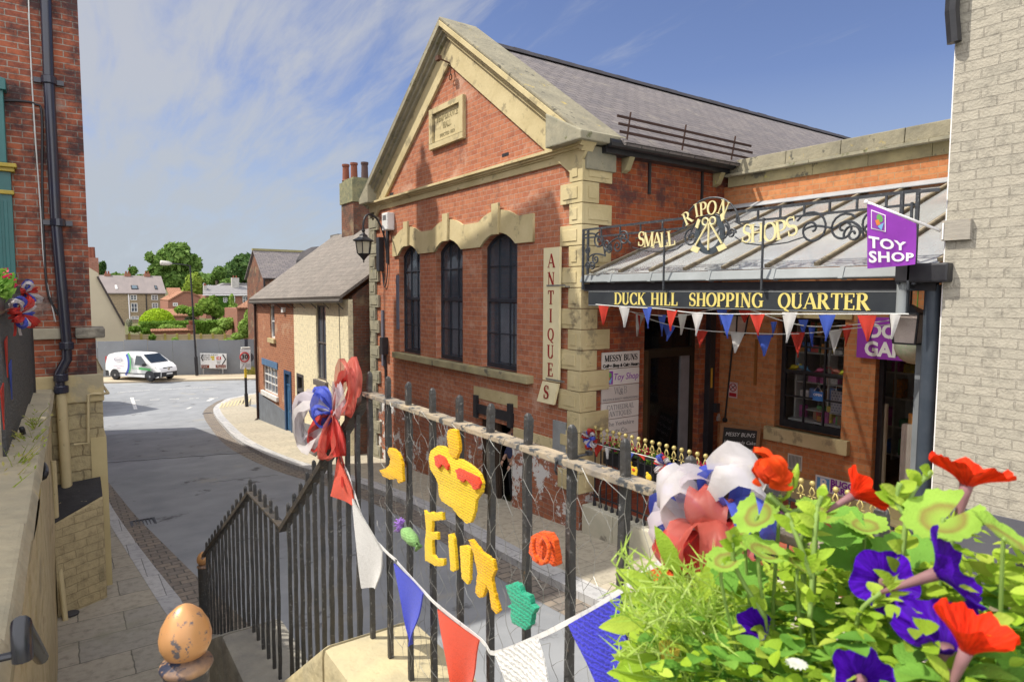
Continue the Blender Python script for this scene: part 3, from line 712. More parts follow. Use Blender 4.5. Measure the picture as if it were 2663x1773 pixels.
def sash(y, hw, z0, zs, zt, parent):
    x = XF+.13
    out = arch(y, hw+.01, z0, zs, zt+.01); inn = arch(y, hw-.06, z0+.09, zs-.02, zt-.06)
    fr = obj('window', plate(out, [inn], .06, (x+.06, 0, 0), UX, UZ), pale_frame, parent)
    bars = MB(); zm = 5.86
    bars.box((x-.015, y-hw+.05, zm-.03), (x+.045, y+hw-.05, zm+.035))
    for i in (1, 2):
        yy_ = y-hw+.06+(2*hw-.12)*i/3
        bars.box((x, yy_-.011, z0+.09), (x+.03, yy_+.011, zm-.03)); bars.box((x, yy_-.011, zm+.035), (x+.03, yy_+.011, zt-.07-(.0 if i == 5 else .02)))
    for zz in (5.22, 6.52): bars.box((x+.003, y-hw+.055, zz-.011), (x+.033, y+hw-.055, zz+.011))
    obj('glazing_bars', bars, pale_frame, fr)
    gl = obj('pane', plate(arch(y, hw-.05, z0+.08, zs-.02, zt-.05), [], .006, (x+.03, 0, 0), UX, UZ), MATS.get('hall pane') or glass('hall pane', (.09, .11, .14), .03, .42), fr)
    for k in range(2):
        m = MB(); a0 = y-hw+.1+k*(2*hw-.2)*.52; m.box((x+.2, a0, z0+.1), (x+.22, a0+(2*hw-.2)*.42, 5.8)); obj('blind', m, M('pale blind', (.62, .66, .74), .9), fr)
    return fr
for y, h in WIN: sash(y, h, 4.54, 6.90, 7.14, hall)
pq = MB();
for (a, b, c_, d_, pr) in ((11.47, 12.93, 9.12, 9.98, .03),): pq.box((XF-pr, a, c_), (XF-.001, b, d_))
for (a, b, c_, d_) in ((11.47, 12.93, 9.86, 9.98), (11.47, 12.93, 9.12, 9.24), (11.47, 11.62, 9.24, 9.86), (12.78, 12.93, 9.24, 9.86)): pq.box((XF-.085, a, c_), (XF-.03, b, d_))
pl = obj('date_stone', pq, stone, hall, bevel=.008)
lt = MB(); cut = M('cut lettering', (.30, .25, .13), .9)
for body, s, zz in (('TEMPERANCE', .115, 9.67), ('HALL', .115, 9.5)):
    lt.add(serif_mb(body, s, lambda u, v, d, zz=zz: (XF-.03-d, 12.2-u, zz+v), .003))
me = text('ERECTED 1859', .1, (XF-.031, 12.2, 9.36), UX, UZ, .003)
obj('lettering', lt, cut, pl); obj('lettering', me, cut, pl)
hk = MB(); rust = M('rusted iron', (.11, .055, .035), .85, bs=.4)
a = PX(1005, 143, XF-.35); hk.tube([(XF+.02, 12.02, 10.72), (XF-.32, 12.02, 10.78)], .018, 6); hk.tube([(XF-.05, 11.98, 10.72), (XF-.07, 11.98, 10.5)], .012, 6)
hk.tube([Vector((XF-.07, 11.98, 10.44))+Vector((0, math.cos(t*.6)*.055, math.sin(t*.6)*.055)) for t in range(12)], .012, 6); hk.box((XF-.36, 11.97, 10.74), (XF-.28, 12.1, 10.83))
obj('iron_hook', hk, rust, hall)
vt = MB()
for y_, z_ in ((10.05, 8.52), (15.1, 8.42)): vt.box((XF-.004, y_-.11, z_), (XF+.02, y_+.11, z_+.06))
islands('vent', vt, black, hall)
ln = MB(); ln.box((XF-.012, 9.62, 3.89), (XF+.2, 11.16, 4.12)); obj('door_lintel', ln, stone, hall, bevel=.006)
cdo = MB(); cdo.box((XF+.12, 10.38, 1.5), (XF+.17, 11.02, 3.88));
for i in range(5): cdo.box((XF+.108, 10.42+i*.12, 1.55), (XF+.12, 10.52+i*.12, 3.7))
wood_d = M('dark stained wood', (.05, .032, .022), .6, sc_=6, bs=.3, aniso=(6, 6, 1))
dd = obj('cellar_door', cdo, wood_d, hall)
h2 = MB(); h2.box((XF-.05, 9.72, 3.60), (XF-.013, 11.08, 3.78));
for y_ in (9.74, 10.96): h2.box((XF-.075, y_, 3.50), (XF-.013, y_+.12, 3.95))
islands('door_bar', h2, black, hall)
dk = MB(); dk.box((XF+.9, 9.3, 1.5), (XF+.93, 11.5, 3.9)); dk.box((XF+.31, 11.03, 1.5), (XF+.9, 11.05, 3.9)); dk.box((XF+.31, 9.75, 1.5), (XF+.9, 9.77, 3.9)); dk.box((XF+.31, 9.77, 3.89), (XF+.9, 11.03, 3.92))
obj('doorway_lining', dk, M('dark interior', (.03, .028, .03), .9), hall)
cw = obj('cellar_window', plate(cellar_win, [[(-14.56, 1.8), (-14.14, 1.8), (-14.14, 3.02), (-14.56, 3.02)]], .06, (XF+.14, 0, 0), UX, UZ), M('worn brown paint', (.12, .06, .04), .6), hall)
gl = MB(); gl.box((XF+.11, 14.14, 1.8), (XF+.115, 14.56, 3.02)); obj('pane', gl, winglass, cw)
mt = MB(); mt.box((XF-.06, 8.16, 3.30), (XF-.001, 8.50, 3.86)); mt.box((XF-.066, 8.29, 3.42), (XF-.06, 8.35, 3.75)); obj('meter_box', mt, M('grey plastic', (.30, .31, .31), .5), hall, bevel=.008)
jb = MB(); jb.box((XF-.16, 15.40, 4.42), (XF-.001, 15.58, 4.86)); obj('junction_box', jb, black, hall, bevel=.01)
jb = MB(); jb.box((XF-.14, 15.60, 6.55), (XF-.001, 15.78, 7.42)); obj('junction_box', jb, black, hall, bevel=.01)
cb = MB()
cb.tube(bez((XF-.03, 15.5, 7.5), (XF-.08, 15.4, 7.9), (XF-.03, 15.2, 7.9), (XF-.03, 15.3, 7.2))+bez((XF-.03, 15.3, 7.2), (XF-.05, 15.2, 6.2), (XF-.03, 15.6, 5.8), (XF-.03, 15.62, 6.5)), .014, 5)
cb.tube([(XF-.03, 15.52, 4.4), (XF-.035, 15.50, 3.6), (XF-.03, 15.54, 2.6), (XF-.03, 15.5, 1.5)], .03, 6); cb.tube([(XF-.03, 15.55, 6.5), (XF-.03, 15.56, 5.0), (XF-.03, 15.58, 4.7)], .008, 5)
obj('cable', cb, black, hall)
fr_ = MB(); fr_.box((XF-.05, 15.62, 4.1), (XF-.001, 15.72, 5.55)); fr_.box((XF-.05, 14.70, 5.1), (XF-.001, 14.78, 6.44)); islands('notice_rail', fr_, M('grey painted wood', (.16, .16, .20), .6), hall)
gt = MB(); gt.tube([(7.1, YN-.27, 8.36), (10.9, YN-.27, 8.34)], .07, 8); gt.box((7.1, YN-.2, 8.22), (11.3, YN-.001, 8.32)); obj('gutter', gt, black, hall)
rd_ = MB()
for xr in (7.05, 8.25, 9.62): rd_.box((xr, YN-.03, 7.70), (xr+.05, YN-.001, 8.26))
islands('gutter_rod', rd_, black, hall)
br = MB()
for xr in (7.62, 9.95): br.prism([(xr, YN-.001, 8.22), (xr, YN-.2, 8.22), (xr, YN-.1, 8.02), (xr, YN-.001, 7.98)], (.12, 0, 0))
islands('stone_bracket', br, stone_m, hall, bevel=.01)
sg = MB(); ev = lambda t: Vector((0, -.36-.0*t, 0))
for k_ in range(3): sg.bar((7.15, YN-.44+k_*.03, 8.50+k_*.125), (10.55, YN-.44+k_*.03, 8.48+k_*.125), .012, .04)
for xr in (7.42, 8.72, 10.05): sg.bar((xr, YN-.30, 8.30), (xr, YN-.40, 8.84), .025, .015)
obj('snow_guard', sg, M('dark rust', (.065, .035, .028), .85, bs=.4), hall)
bd_m = M('pale sign board', (.66, .62, .58), .5, var=.08, bs=0); grey_t = M('grey lettering', (.25, .24, .24), .6, bs=0); blk_t = M('black lettering', (.02, .02, .02), .6, bs=0)
purple = M('purple print', (.26, .045, .36), .45, bs=0, var=.06); white_t = M('white print', (.82, .8, .8), .5, bs=0, var=.03)
dirs = thing('shop_directory', (7.65, YN-.02, 4.2), 'column of six pale shop name boards beside the tall dark doorway', 'sign')
dx0, dx1 = 7.24, 8.10; DX = (dx0+dx1)/2; SU = (1, 0, 0)
ztop = 5.03; bh = .283
boards = []
for i in range(6):
    z1 = ztop-i*bh; m = MB(); m.box((dx0, YN-.03, z1-bh+.012), (dx1, YN-.004, z1)); boards.append(obj('name_board', m, bd_m if i != 2 else M('beige sign board', (.55, .50, .46), .5, var=.08, bs=0), dirs, bevel=.002))
FYs = YN-.031
def st_(body, size, z, m, par, bold=0, shear=0, x=DX, xs=1, align='CENTER', sp=1): return obj('lettering', text(body, size, (x, FYs, z), SU, UZ, .003, align, bold, shear, sp, xs), m, par)
zc = [ztop-(i+.5)*bh for i in range(6)]
mm = serif_mb('MESSY BUNS', .105, lambda u, v, d: (DX+u, FYs-d, zc[0]-.01+v), .002, weight=1.3, track=.02); obj('lettering', mm, blk_t, boards[0])
st_('Coffee Shop & Cake House', .075, zc[0]-.085, blk_t, boards[0], bold=.004)
st_('Toy Shop', .16, zc[1], purple, boards[1], shear=.25, x=DX+.11, xs=.95)
lg = MB(); lg.box((dx0+.03, FYs-.003, zc[1]-.11), (dx0+.24, FYs, zc[1]+.11)); lb = obj('emblem', lg, purple, boards[1])
def emblem(par, P, s):   # green disc, orange square, blue triangle on a small panel; P(u, v, d)
    m = MB(); m.prism([P(.62+.22*math.cos(a*.5236), .70+.22*math.sin(a*.5236), .004) for a in range(12)], P(0, 0, .006)-P(0, 0, .004)); obj('disc', m, MATS.get('print green') or M('print green', (.15, .40, .10), .5, bs=0), par)
    m = MB(); m.prism([P(.30, .50, .005), P(.55, .62, .005), P(.68, .36, .005), P(.42, .24, .005)], P(0, 0, .008)-P(0, 0, .005)); obj('square', m, MATS.get('print orange') or M('print orange', (.75, .22, .05), .5, bs=0), par)
    m = MB(); m.prism([P(.90, .52, .005), P(.48, .22, .005), P(.74, .04, .005)], P(0, 0, .009)-P(0, 0, .005)); obj('triangle', m, MATS.get('print blue') or M('print blue', (.20, .45, .72), .5, bs=0), par)
emblem(lb, lambda u, v, d: Vector((dx0+.03+u*.21, FYs-d, zc[1]-.11+v*.22)), 1)
obj('lettering', text('E\nL\nS', .085, (dx0+.058, FYs-.0035, zc[1]+.06), SU, UZ, .003, line=.8), white_t, lb)
mm = serif_mb('W', .12, lambda u, v, d: (DX-.09+u, FYs-d, zc[2]-.0+v), .002, weight=.5); obj('lettering', mm, grey_t, boards[2])
mm = serif_mb('B', .12, lambda u, v, d: (DX+.11+u, FYs-d, zc[2]-.0+v), .002, weight=.5); obj('lettering', mm, grey_t, boards[2])
st_('&', .16, zc[2]+.03, grey_t, boards[2], shear=.2); st_('WILSON & BAILEY HAIRDRESSING', .055, zc[2]-.085, grey_t, boards[2])
for bdy, dz in (('CATHEDRAL', .02), ('ANTIQUES', -.09)):
    mm = serif_mb(bdy, .085, lambda u, v, d, dz=dz: (DX+u, FYs-d, zc[3]+dz+v), .002, weight=.9, track=.05); obj('lettering', mm, grey_t, boards[3])
st_('The Yorkshire', .105, zc[4]+.06, grey_t, boards[4], x=DX, xs=1.05); st_('Beauty Co.', .105, zc[4]-.06, grey_t, boards[4], x=DX-.07, xs=1.05)
dr = thing('shop_door', ((SD0+SD1)/2, YN, 2.5), 'tall dark framed glass door with transom in the hall side wall', 'door')
bronze = M('dark bronze frame', (.045, .036, .026), .35, metal=.4, bs=.1)
m = MB(); yb = YN+.12
for (a, b, c_, d_) in ((SD0, SD0+.09, 2.4, 5.62), (SD1-.09, SD1, 2.4, 5.62), (SD0+.09, SD1-.09, 5.52, 5.62), (SD0+.09, SD1-.09, 4.86, 5.02), (SD0+.2, SD0+.3, 2.4, 4.86), ): m.box((a, yb, c_), (b, yb+.1, d_))
obj('frame', m, bronze, dr, bevel=.004)
m = MB(); m.box((SD0+.09, yb-.04, 2.4), (SD0+.2, yb+.06, 5.0)); obj('door_post', m, M('bronze strip', (.16, .12, .07), .35, metal=.7, bs=.1), dr)
m = MB(); m.box((SD1-.36, yb+.02, 2.45), (SD1-.12, yb+.07, 4.86)); obj('door_leaf', m, M('grey door leaf', (.22, .22, .235), .4, bs=.1), dr)
m = MB(); m.box((SD0+.3, yb+.05, 2.45), (SD1-.36, yb+.056, 4.86)); m.box((SD0+.09, yb+.05, 5.02), (SD1-.09, yb+.056, 5.52)); obj('pane', m, glass('dark shop glass', (.006, .006, .008), .03, .35), dr)
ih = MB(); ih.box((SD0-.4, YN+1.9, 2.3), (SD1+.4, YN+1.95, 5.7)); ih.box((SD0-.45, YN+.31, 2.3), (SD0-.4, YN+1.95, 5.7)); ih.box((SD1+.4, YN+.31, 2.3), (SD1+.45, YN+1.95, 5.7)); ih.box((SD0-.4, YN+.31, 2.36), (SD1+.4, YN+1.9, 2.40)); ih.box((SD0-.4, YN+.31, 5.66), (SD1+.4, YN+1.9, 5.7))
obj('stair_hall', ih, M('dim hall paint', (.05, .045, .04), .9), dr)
bl = MB()
bl.tube([(SD0-.2, YN+1.3, 4.35), (SD0+1.0, YN+1.5, 4.38)], .03, 6)
for i in range(9): bl.tube([(SD0-.1+i*.14, YN+1.33+i*.02, 2.4), (SD0-.1+i*.14, YN+1.33+i*.02, 4.35)], .011, 5)
bl.tube([Vector((SD0+.05+.17*math.cos(t*.5), YN+1.31, 3.75+.17*math.sin(t*.5))) for t in range(14)], .014, 5)
obj('balustrade', bl, black, dr)
bl = MB(); bl.tube([(SD0+.1, YN+.7, 3.55), (SD0+.35, YN+.7, 3.4), (SD0+.7, YN+.72, 3.38), (SD0+1.25, YN+.8, 2.85)], .03, 8); obj('handrail', bl, M('grey handrail', (.28, .29, .31), .4, metal=.5), dr)
bl = MB(); bl.box((SD0+.75, YN+1.85, 3.5), (SD0+1.0, YN+1.9, 4.9)); lb_ = MB(); lb_.blob((SD0+.62, YN+1.0, 3.62), .035, 10)
mb_, tb_, bb_ = nm('lit bulb'); bb_.inputs['Emission Color'].default_value = (1, .72, .35, 1); bb_.inputs['Emission Strength'].default_value = 6; obj('bulb', lb_, mb_, dr)
obj('inner_door', bl, M('pale inner door', (.34, .34, .36), .6), dr)
cream = M('cream sign paint', (.74, .66, .42), .5, (.68, .60, .37), sc_=4, bs=.08); red_t = M('dark red lettering', (.30, .025, .02), .5, bs=0)
an = thing('antiques_sign', (XF-.1, 8.45, 5.5), 'long vertical cream ANTIQUES sign in red letters beside the stone corner', 'sign')
sA, sB = 8.70, 8.29
m = MB(); m.box((XF-.13, sB-.02, 4.53), (XF-.085, sA, 6.76)); bd_ = obj('board', m, cream, an, bevel=.004)
m = MB(); m.prism([(XF-.13, sA+.005, 4.51), (XF-.13, sB-.015, 4.51), (XF-.17, sB+.06, 4.15), (XF-.17, sA+.11, 4.15)], (.045, 0, 0)); ft = obj('board_foot', m, cream, an, bevel=.003)
L_ = MB(); ltr = 'ANTIQUE'; step = .303
for i, ch in enumerate(ltr):
    zc_ = 6.45-i*step
    L_.add(serif_mb(ch, .225 if ch != 'Q' else .20, lambda u, v, d, z=zc_: (XF-.13-d, (sA+sB)/2-.01-u*.98, z-.02+v), .004, weight=1.05, track=0))
obj('lettering', L_, red_t, bd_)
L_ = serif_mb('S', .225, lambda u, v, d: (XF-.15-d-.02*(1-(v-.1)), (sA+sB)/2+.045-u-.05*(v-.1)*1.2, 4.23+v), .004, weight=1.1); obj('lettering', L_, red_t, ft)
m = MB();
for zz in (6.12, 4.55): m.box((XF-.14, sB-.18, zz), (XF-.13, sA-.1, zz+.025))
m.box((XF-.13, sB-.2, 6.10), (XF-.001, sB-.17, 6.125)); obj('bracket', m, M('grey bracket', (.3, .3, .28), .5, metal=.5), an)
ab = thing('alarm_box', (XF-.1, 15.1, 7.7), 'white alarm sounder box near the top left of the hall wall', 'alarm box')
m = MB(); m.box((XF-.2, 14.93, 7.55), (XF-.002, 15.27, 7.98)); obj('casing', m, M('white plastic', (.72, .72, .70), .4, var=.06, bs=0), ab, bevel=.03)
m = MB()
for i in range(5): m.box((XF-.206, 15.0, 7.80+i*.025), (XF-.2, 15.2, 7.81+i*.025))
obj('louvre', m, black, ab)
lant = thing('wall_lantern', (XF, 15.35, 7.2), 'black six-sided street lantern on a curved arm at the far left corner of the hall', 'lantern')
LX, LY = 6.05, 15.1
m = MB(); m.box((XF-.03, 15.28, 6.75), (XF-.002, 15.42, 7.75)); m.tube(bez((XF-.02, 15.35, 6.9), (XF-.12, 15.32, 8.1), (LX, LY, 8.1), (LX, LY, 7.62), 16), .026, 8); obj('arm', m, black, lant)
m = MB(); m.lathe([(.02, .62), (.035, .55), (.05, .5), (.03, .47), (.05, .43), (.10, .40), (.11, .37), (.14, .34), (.27, .27), (.275, .25), (.2, .235)], (LX, LY, 7.0), 6); m.lathe([(.0, -.28), (.02, -.25), (.012, -.22), (.03, -.2), (.05, -.17), (.16, -.06), (.165, -.05), (.0, -.045)], (LX, LY, 7.0), 6)
for i in range(6):
    a = i*math.pi/3; m.bar((LX+.16*math.cos(a), LY+.16*math.sin(a), 6.95), (LX+.2*math.cos(a), LY+.2*math.sin(a), 7.24), .018, .018)
obj('frame', m, black, lant)
m = MB(); m.lathe([(.15, -.045), (.19, .235)], (LX, LY, 7.0), 6); obj('lantern_glass', m, glass('lantern glass', (.62, .58, .44), .3, .82), lant)
m = MB(); m.lathe([(.07, -.04), (.07, .16), (.05, .2)], (LX, LY, 7.0), 12); obj('lamp', m, M('frosted lamp', (.75, .73, .66), .5, bs=0), lant)
# ================================================================== SHOP COURT: back wall, canopy, terrace
XI = 10.3
SWY0, SWY1 = 5.46, 6.66        # shop window opening (y)
SWZ0, SWZ1 = 3.66, 5.60
DOY0, DOY1 = 3.30, 4.96        # toy shop doorway
shop = thing('shop_building', (XI, 5, 2.5), 'single storey orange brick shop front behind the glass canopy', 'shop')
m = MB()
def bw(y0, y1, z0, z1, x0=XI, x1=XI+.35): m.box((x0, y0, z0), (x1, y1, z1))
bw(SWY1, YN-.002, 2.3, 8.0); bw(DOY1, SWY0, 2.3, 8.0); bw(SWY0, SWY1, 2.3, SWZ0); bw(SWY0, SWY1, SWZ1, 8.0); bw(DOY0, DOY1, 5.12, 8.0); bw(-2, DOY0, 2.3, 8.0)
obj('wall', m, sb, shop)
m = MB(); m.box((XI-.03, SWY0-.12, SWZ1+.002), (XI+.1, SWY1+.12, SWZ1+.2)); obj('window_lintel', m, stone, shop, bevel=.006)
m = MB(); m.box((XI-.10, SWY0-.16, SWZ0-.24), (XI+.12, SWY1+.14, SWZ0)); obj('window_sill', m, stone, shop, bevel=.01)
m = MB(); m.box((XI-.05, DOY1, 2.45), (XI-.001, YN-.05, 2.86)); obj('plinth', m, stone, shop, bevel=.008)
for zz, hh, pr, mm_, nme in ((7.98, .22, .04, stone_m, 'parapet_band'), (8.16, .05, .16, stone_g, 'parapet_drip')):
    m = MB();
    y = -2
    while y < YN-.2:
        m.box((XI-pr, y, zz), (XI+.36, min(y+.9, YN-.1)-.006, zz+hh-.002)); y += .9
    obj(nme, m, mm_, shop, bevel=.006)
m = MB(); y = -2
while y < YN-.2:
    y2 = min(y+.95, YN-.12); m.prism([(XI-.12, y, 8.21), (XI-.10, y, 8.44), (XI+.4, y, 8.52), (XI+.4, y, 8.21)], (0, y2-y-.008, 0)); y += .95
obj('coping', m, stone_top, shop, bevel=.015)
m = MB(); m.box((XI+.36, -2, 7.6), (XI+5, YN-.3, 7.9)); obj('flat_roof', m, lead, shop)
m = MB(); m.box((XI+.02, SWY0+.2, 3.0), (XI+.03, SWY0+.42, 3.26))
vb = MB(); vb.box((XI-.02, 6.1, 2.98), (XI-.002, 6.36, 3.24)); vent_ = obj('air_vent', vb, M('white vent frame', (.6, .58, .52), .6), shop)
m = MB()
for i in range(9): m.box((XI-.024, 6.12+i*.025, 3.0), (XI-.02, 6.13+i*.025, 3.22))
obj('vent_grille', m, M('dark grille', (.10, .10, .09), .7), vent_)
sw_ = obj('shop_window', plate([(-SWY1, SWZ0), (-SWY0, SWZ0), (-SWY0, SWZ1), (-SWY1, SWZ1)], [[(-SWY1+.07, SWZ0+.12), (-SWY0-.06, SWZ0+.12), (-SWY0-.06, SWZ1-.06), (-SWY1+.07, SWZ1-.06)]], .08, (XI+.24, 0, 0), UX, UZ), black, shop, bevel=.004)
gw0, gw1, gz0, gz1 = SWY0+.06, SWY1-.07, SWZ0+.12, SWZ1-.06
m = MB()
for i in (1, 2): m.box((XI+.18, gw0+(gw1-gw0)*i/3-.014, gz0), (XI+.22, gw0+(gw1-gw0)*i/3+.014, gz1))
for i in (1, 2, 3): m.box((XI+.176, gw0, gz0+(gz1-gz0)*i/4-(.022 if i == 2 else .014)), (XI+.216, gw1, gz0+(gz1-gz0)*i/4+(.022 if i == 2 else .014)))
obj('glazing_bars', m, black, sw_)
m = MB(); m.box((XI+.2, gw0, gz0), (XI+.205, gw1, gz1)); obj('pane', m, glass('clear shop glass', (.02, .022, .025), .02, .07), sw_)
room = M('shop interior paint', (.62, .58, .52), .9)
m = MB(); m.box((XI+3.2, 2.6, 2.7), (XI+3.25, 7.6, 5.7)); m.box((XI+.36, 7.55, 2.7), (XI+3.2, 7.6, 5.7)); m.box((XI+.36, 2.6, 2.7), (XI+3.2, 2.65, 5.7)); m.box((XI+.36, 2.65, 5.65), (XI+3.2, 7.55, 5.7))
obj('shop_room', m, room, shop)
m = MB(); m.box((XI-.02, 2.65, 2.7), (XI+3.2, 7.55, 2.82)); obj('shop_floor', m, brick('plank floor', (.30, .17, .07), (.22, .12, .05), (.08, .05, .03), bw=1.6, rh=.12, ms=.004, bs=.2), shop)
m = MB(); m.box((XI-.34, 3.2, 2.45), (XI-.02, 5.05, 2.62)); m.box((XI-.1, 3.3, 2.62), (XI-.02, 4.96, 2.80)); tag(obj('door_step', m, stone, None, bevel=.012), 'stone doorstep in front of the open toy shop doorway', 'step')
dfr = thing('toy_shop_door', (XI+.1, 4.2, 2.8), 'open black framed toy shop doorway at the right end of the shop front', 'door')
m = MB(); m.box((XI+.12, DOY1-.07, 2.82), (XI+.2, DOY1-.002, 5.1)); m.box((XI+.12, DOY0+.002, 2.82), (XI+.2, DOY0+.07, 5.1)); m.box((XI+.12, DOY0+.07, 5.03), (XI+.2, DOY1-.07, 5.11)); obj('frame', m, black, dfr)
m = MB(); m.box((XI+.2, DOY1-.1, 2.83), (XI+.26, DOY1-.06, 4.3)); obj('door_leaf', m, M('pale door edge', (.46, .41, .30), .6), dfr)
sh_m = M('cream shelf', (.74, .70, .62), .6, bs=0);
GC = [(.72, .09, .07), (.13, .28, .70), (.80, .60, .08), (.16, .48, .16), (.65, .14, .42), (.75, .75, .75), (.06, .07, .09), (.45, .26, .14), (.75, .34, .07)]
GM = [M('goods %d' % i if False else 'box print %s' % 'abcdefghi'[i], c, .5, bs=0, sc_=14, c2=tuple(v*.35+.1 for v in c)) for i, c in enumerate(GC)]
bc = thing('bookcase', (XI+.8, 4.5, 2.82), 'cream bookcase with boxed toys just inside the open doorway', 'bookcase')
m = MB(); x0, x1, y0, y1 = XI+.45, XI+1.9, 4.42, 4.72
for xx in (x0, x0+.47, x0+.95, x1-.03): m.box((xx, y0, 2.82), (xx+.03, y1, 3.98))
for zz in (2.82, 3.36, 3.95): m.box((x0+.001, y0-.01, zz), (x1-.001, y1, zz+.04))
m.box((x0, y1, 2.82), (x1, y1+.02, 3.98)); obj('case', m, sh_m, bc)
for i in range(26):
    k = i % 3; lv_ = (i//3) % 2; xx = x0+.04+.47*k+(.1*((i//6) % 4)); zz = 2.86 if lv_ == 0 else 3.40
    m = MB(); hgt = .16+.24*rnd.random(); m.box((xx, y0+.02, zz), (xx+.05+.03*rnd.random(), y1-.03, zz+hgt)); obj('boxed_toy', m, GM[rnd.randrange(9)], bc)
for i in range(9):
    m = MB(); xx = x0+.05+i*.15; m.box((xx, y0+.02, 3.99), (xx+.13, y0+.25, 4.06+.2*rnd.random())); obj('boxed_toy', m, GM[rnd.randrange(9)], bc)
bs_ = thing('toy_shelves', (XI+2.9, 6.0, 2.82), 'tall pale shelves of toys against the rear wall of the shop', 'shelves')
m = MB()
for yy_ in (3.0, 4.0, 5.0, 5.9, 6.8, 7.4): m.box((XI+2.75, yy_, 2.82), (XI+3.19, yy_+.03, 5.4))
for zz in (2.9, 3.45, 4.0, 4.5, 5.0, 5.4): m.box((XI+2.76, 3.0, zz), (XI+3.19, 7.42, zz+.03))
obj('case', m, sh_m, bs_)
for i in range(70):
    yy_ = 3.05+4.2*rnd.random(); zz = (2.93, 3.48, 4.03, 4.53, 5.03)[i % 5]; m = MB(); m.box((XI+2.8, yy_, zz), (XI+3.05, yy_+.08+.14*rnd.random(), zz+.12+.26*rnd.random())); obj('boxed_toy', m, GM[rnd.randrange(9)], bs_)
dsp = thing('window_display', (XI+.5, 6.05, 3.7), 'white display shelf with toys and bags at the foot of the shop window', 'display')
m = MB(); m.box((XI+.42, SWY0, 3.72), (XI+.85, SWY1, 3.78)); m.box((XI+.5, SWY0, 3.95), (XI+.82, SWY0+.9, 3.97)); obj('shelf', m, M('white shelf', (.55, .55, .53), .6, bs=0), dsp)
for i in range(16):
    yy_ = SWY0+.05+(SWY1-SWY0-.2)*rnd.random(); m = MB(); m.box((XI+.45+.2*rnd.random(), yy_, 3.781+.0007*i), (XI+.7+.1*rnd.random(), yy_+.08+.1*rnd.random(), 3.86+.22*rnd.random())); obj('boxed_toy', m, GM[rnd.randrange(9)], dsp)
m = MB();
dots = brick('dotted paper', (.10, .11, .20), (.10, .11, .20), (.5, .5, .55), bw=.05, rh=.05, ms=.018, bs=0)
fs_ = thing('display_rack', (XI+.62, 6.1, 3.78), 'white rack of small bright toy boxes close behind the shop window', 'rack')
m = MB()
for zz in (4.12, 4.42, 4.95, 5.25): m.box((XI+.62, SWY0+.02, zz), (XI+.84, SWY1-.02, zz+.02))
for yy_ in (SWY0, 6.02, SWY1-.03): m.box((XI+.60, yy_, 3.78), (XI+.86, yy_+.03, 5.5))
obj('rack', m, MATS['white shelf'], fs_)
for i in range(44):
    yy_ = SWY0+.05+(SWY1-SWY0-.2)*rnd.random(); zz = (4.14, 4.44, 4.97, 5.27)[i % 4]; m = MB(); m.box((XI+.63+.001*i, yy_, zz+.0005*i), (XI+.80, yy_+.06+.09*rnd.random(), zz+.08+.17*rnd.random())); obj('boxed_toy', m, GM[rnd.choice((0, 1, 2, 3, 4, 5, 5, 8))], fs_)
gb = thing('gift_bag', (XI+.6, 5.75, 3.98), 'navy and white dotted gift bag standing in the shop window', 'bag')
m.box((XI+.5, 5.62, 3.975), (XI+.62, 5.92, 4.36)); obj('bag', m, dots, gb)
m = MB(); m.tube([(XI+.52, 5.69, 4.36), (XI+.52, 5.70, 4.44), (XI+.52, 5.84, 4.44), (XI+.52, 5.85, 4.36)], .008, 5); obj('handle', m, white_t, gb)
def dino(y, c, nm_, label, s=1, flip=1):
    t = thing('toy_dinosaur', (XI+.3, y, 4.63), label, 'toy')
    m = MB(); f = lambda a, b: (XI+.3, y+a*s*flip, 4.632+b*s)
    m.tube([f(.13, .03), f(.08, .055), f(.03, .08), f(-.03, .085), f(-.07, .10), f(-.095, .135), f(-.12, .145), f(-.14, .135)], [.004, .014, .03, .034, .022, .015, .018, .01], 8)
    for a in (.035, -.03):
        for d in (-.015, .015): m.tube([(XI+.3+d, y+a*s*flip, 4.70-.02), (XI+.3+d, y+a*s*flip, 4.634)], .011*s, 6)
    mt_ = M(nm_, c, .5, bs=0); obj('body', m, mt_, t, smooth=True)
    m = MB()
    for i in range(6): m.prism([f(.07-.025*i, .09+.008*min(i, 5-i)), f(.055-.025*i, .125+.008*min(i, 5-i)), f(.045-.025*i, .09+.008*min(i, 5-i))], (.006, 0, 0))
    obj('spines', m, mt_, t)
md = MB(); md.box((XI+.23, SWY0+.06, 4.60), (XI+.4, SWY1-.07, 4.63)); obj('meeting_shelf', md, M('dark shelf', (.05, .05, .05), .6), shop)
dino(6.50, (.70, .55, .04), 'yellow toy', 'yellow toy dinosaur at the left end of the window shelf')
dino(6.31, (.16, .38, .62), 'blue toy', 'blue toy dinosaur on the window shelf', 1.05, -1)
dino(6.02, (.75, .16, .30), 'pink toy', 'pink spiky toy dinosaur in the middle of the window shelf', .9)
dino(5.74, (.36, .12, .09), 'brown toy', 'brown toy dinosaur on the window shelf right of the pink one', 1, -1)
dino(5.60, (.60, .62, .05), 'lime toy', 'lime yellow toy dinosaur at the right end of the window shelf', .95)
op = thing('open_sign', (XI+.19, 5.97, 4.3), 'small blue OPEN sign hung by a cord inside the shop window', 'sign')
m = MB(); m.box((XI+.17, 5.88, 4.20), (XI+.175, 6.06, 4.36)); obj('board', m, M('blue sign', (.06, .22, .62), .5, bs=0), op)
m = MB(); m.tube([(XI+.172, 5.9, 4.36), (XI+.172, 5.97, 4.46), (XI+.172, 6.04, 4.36)], .004, 4); obj('cord', m, white_t, op)
obj('lettering', text('OPEN', .06, (XI+.169, 5.97, 4.3), UX, UZ, .002, bold=.001), white_t, op)
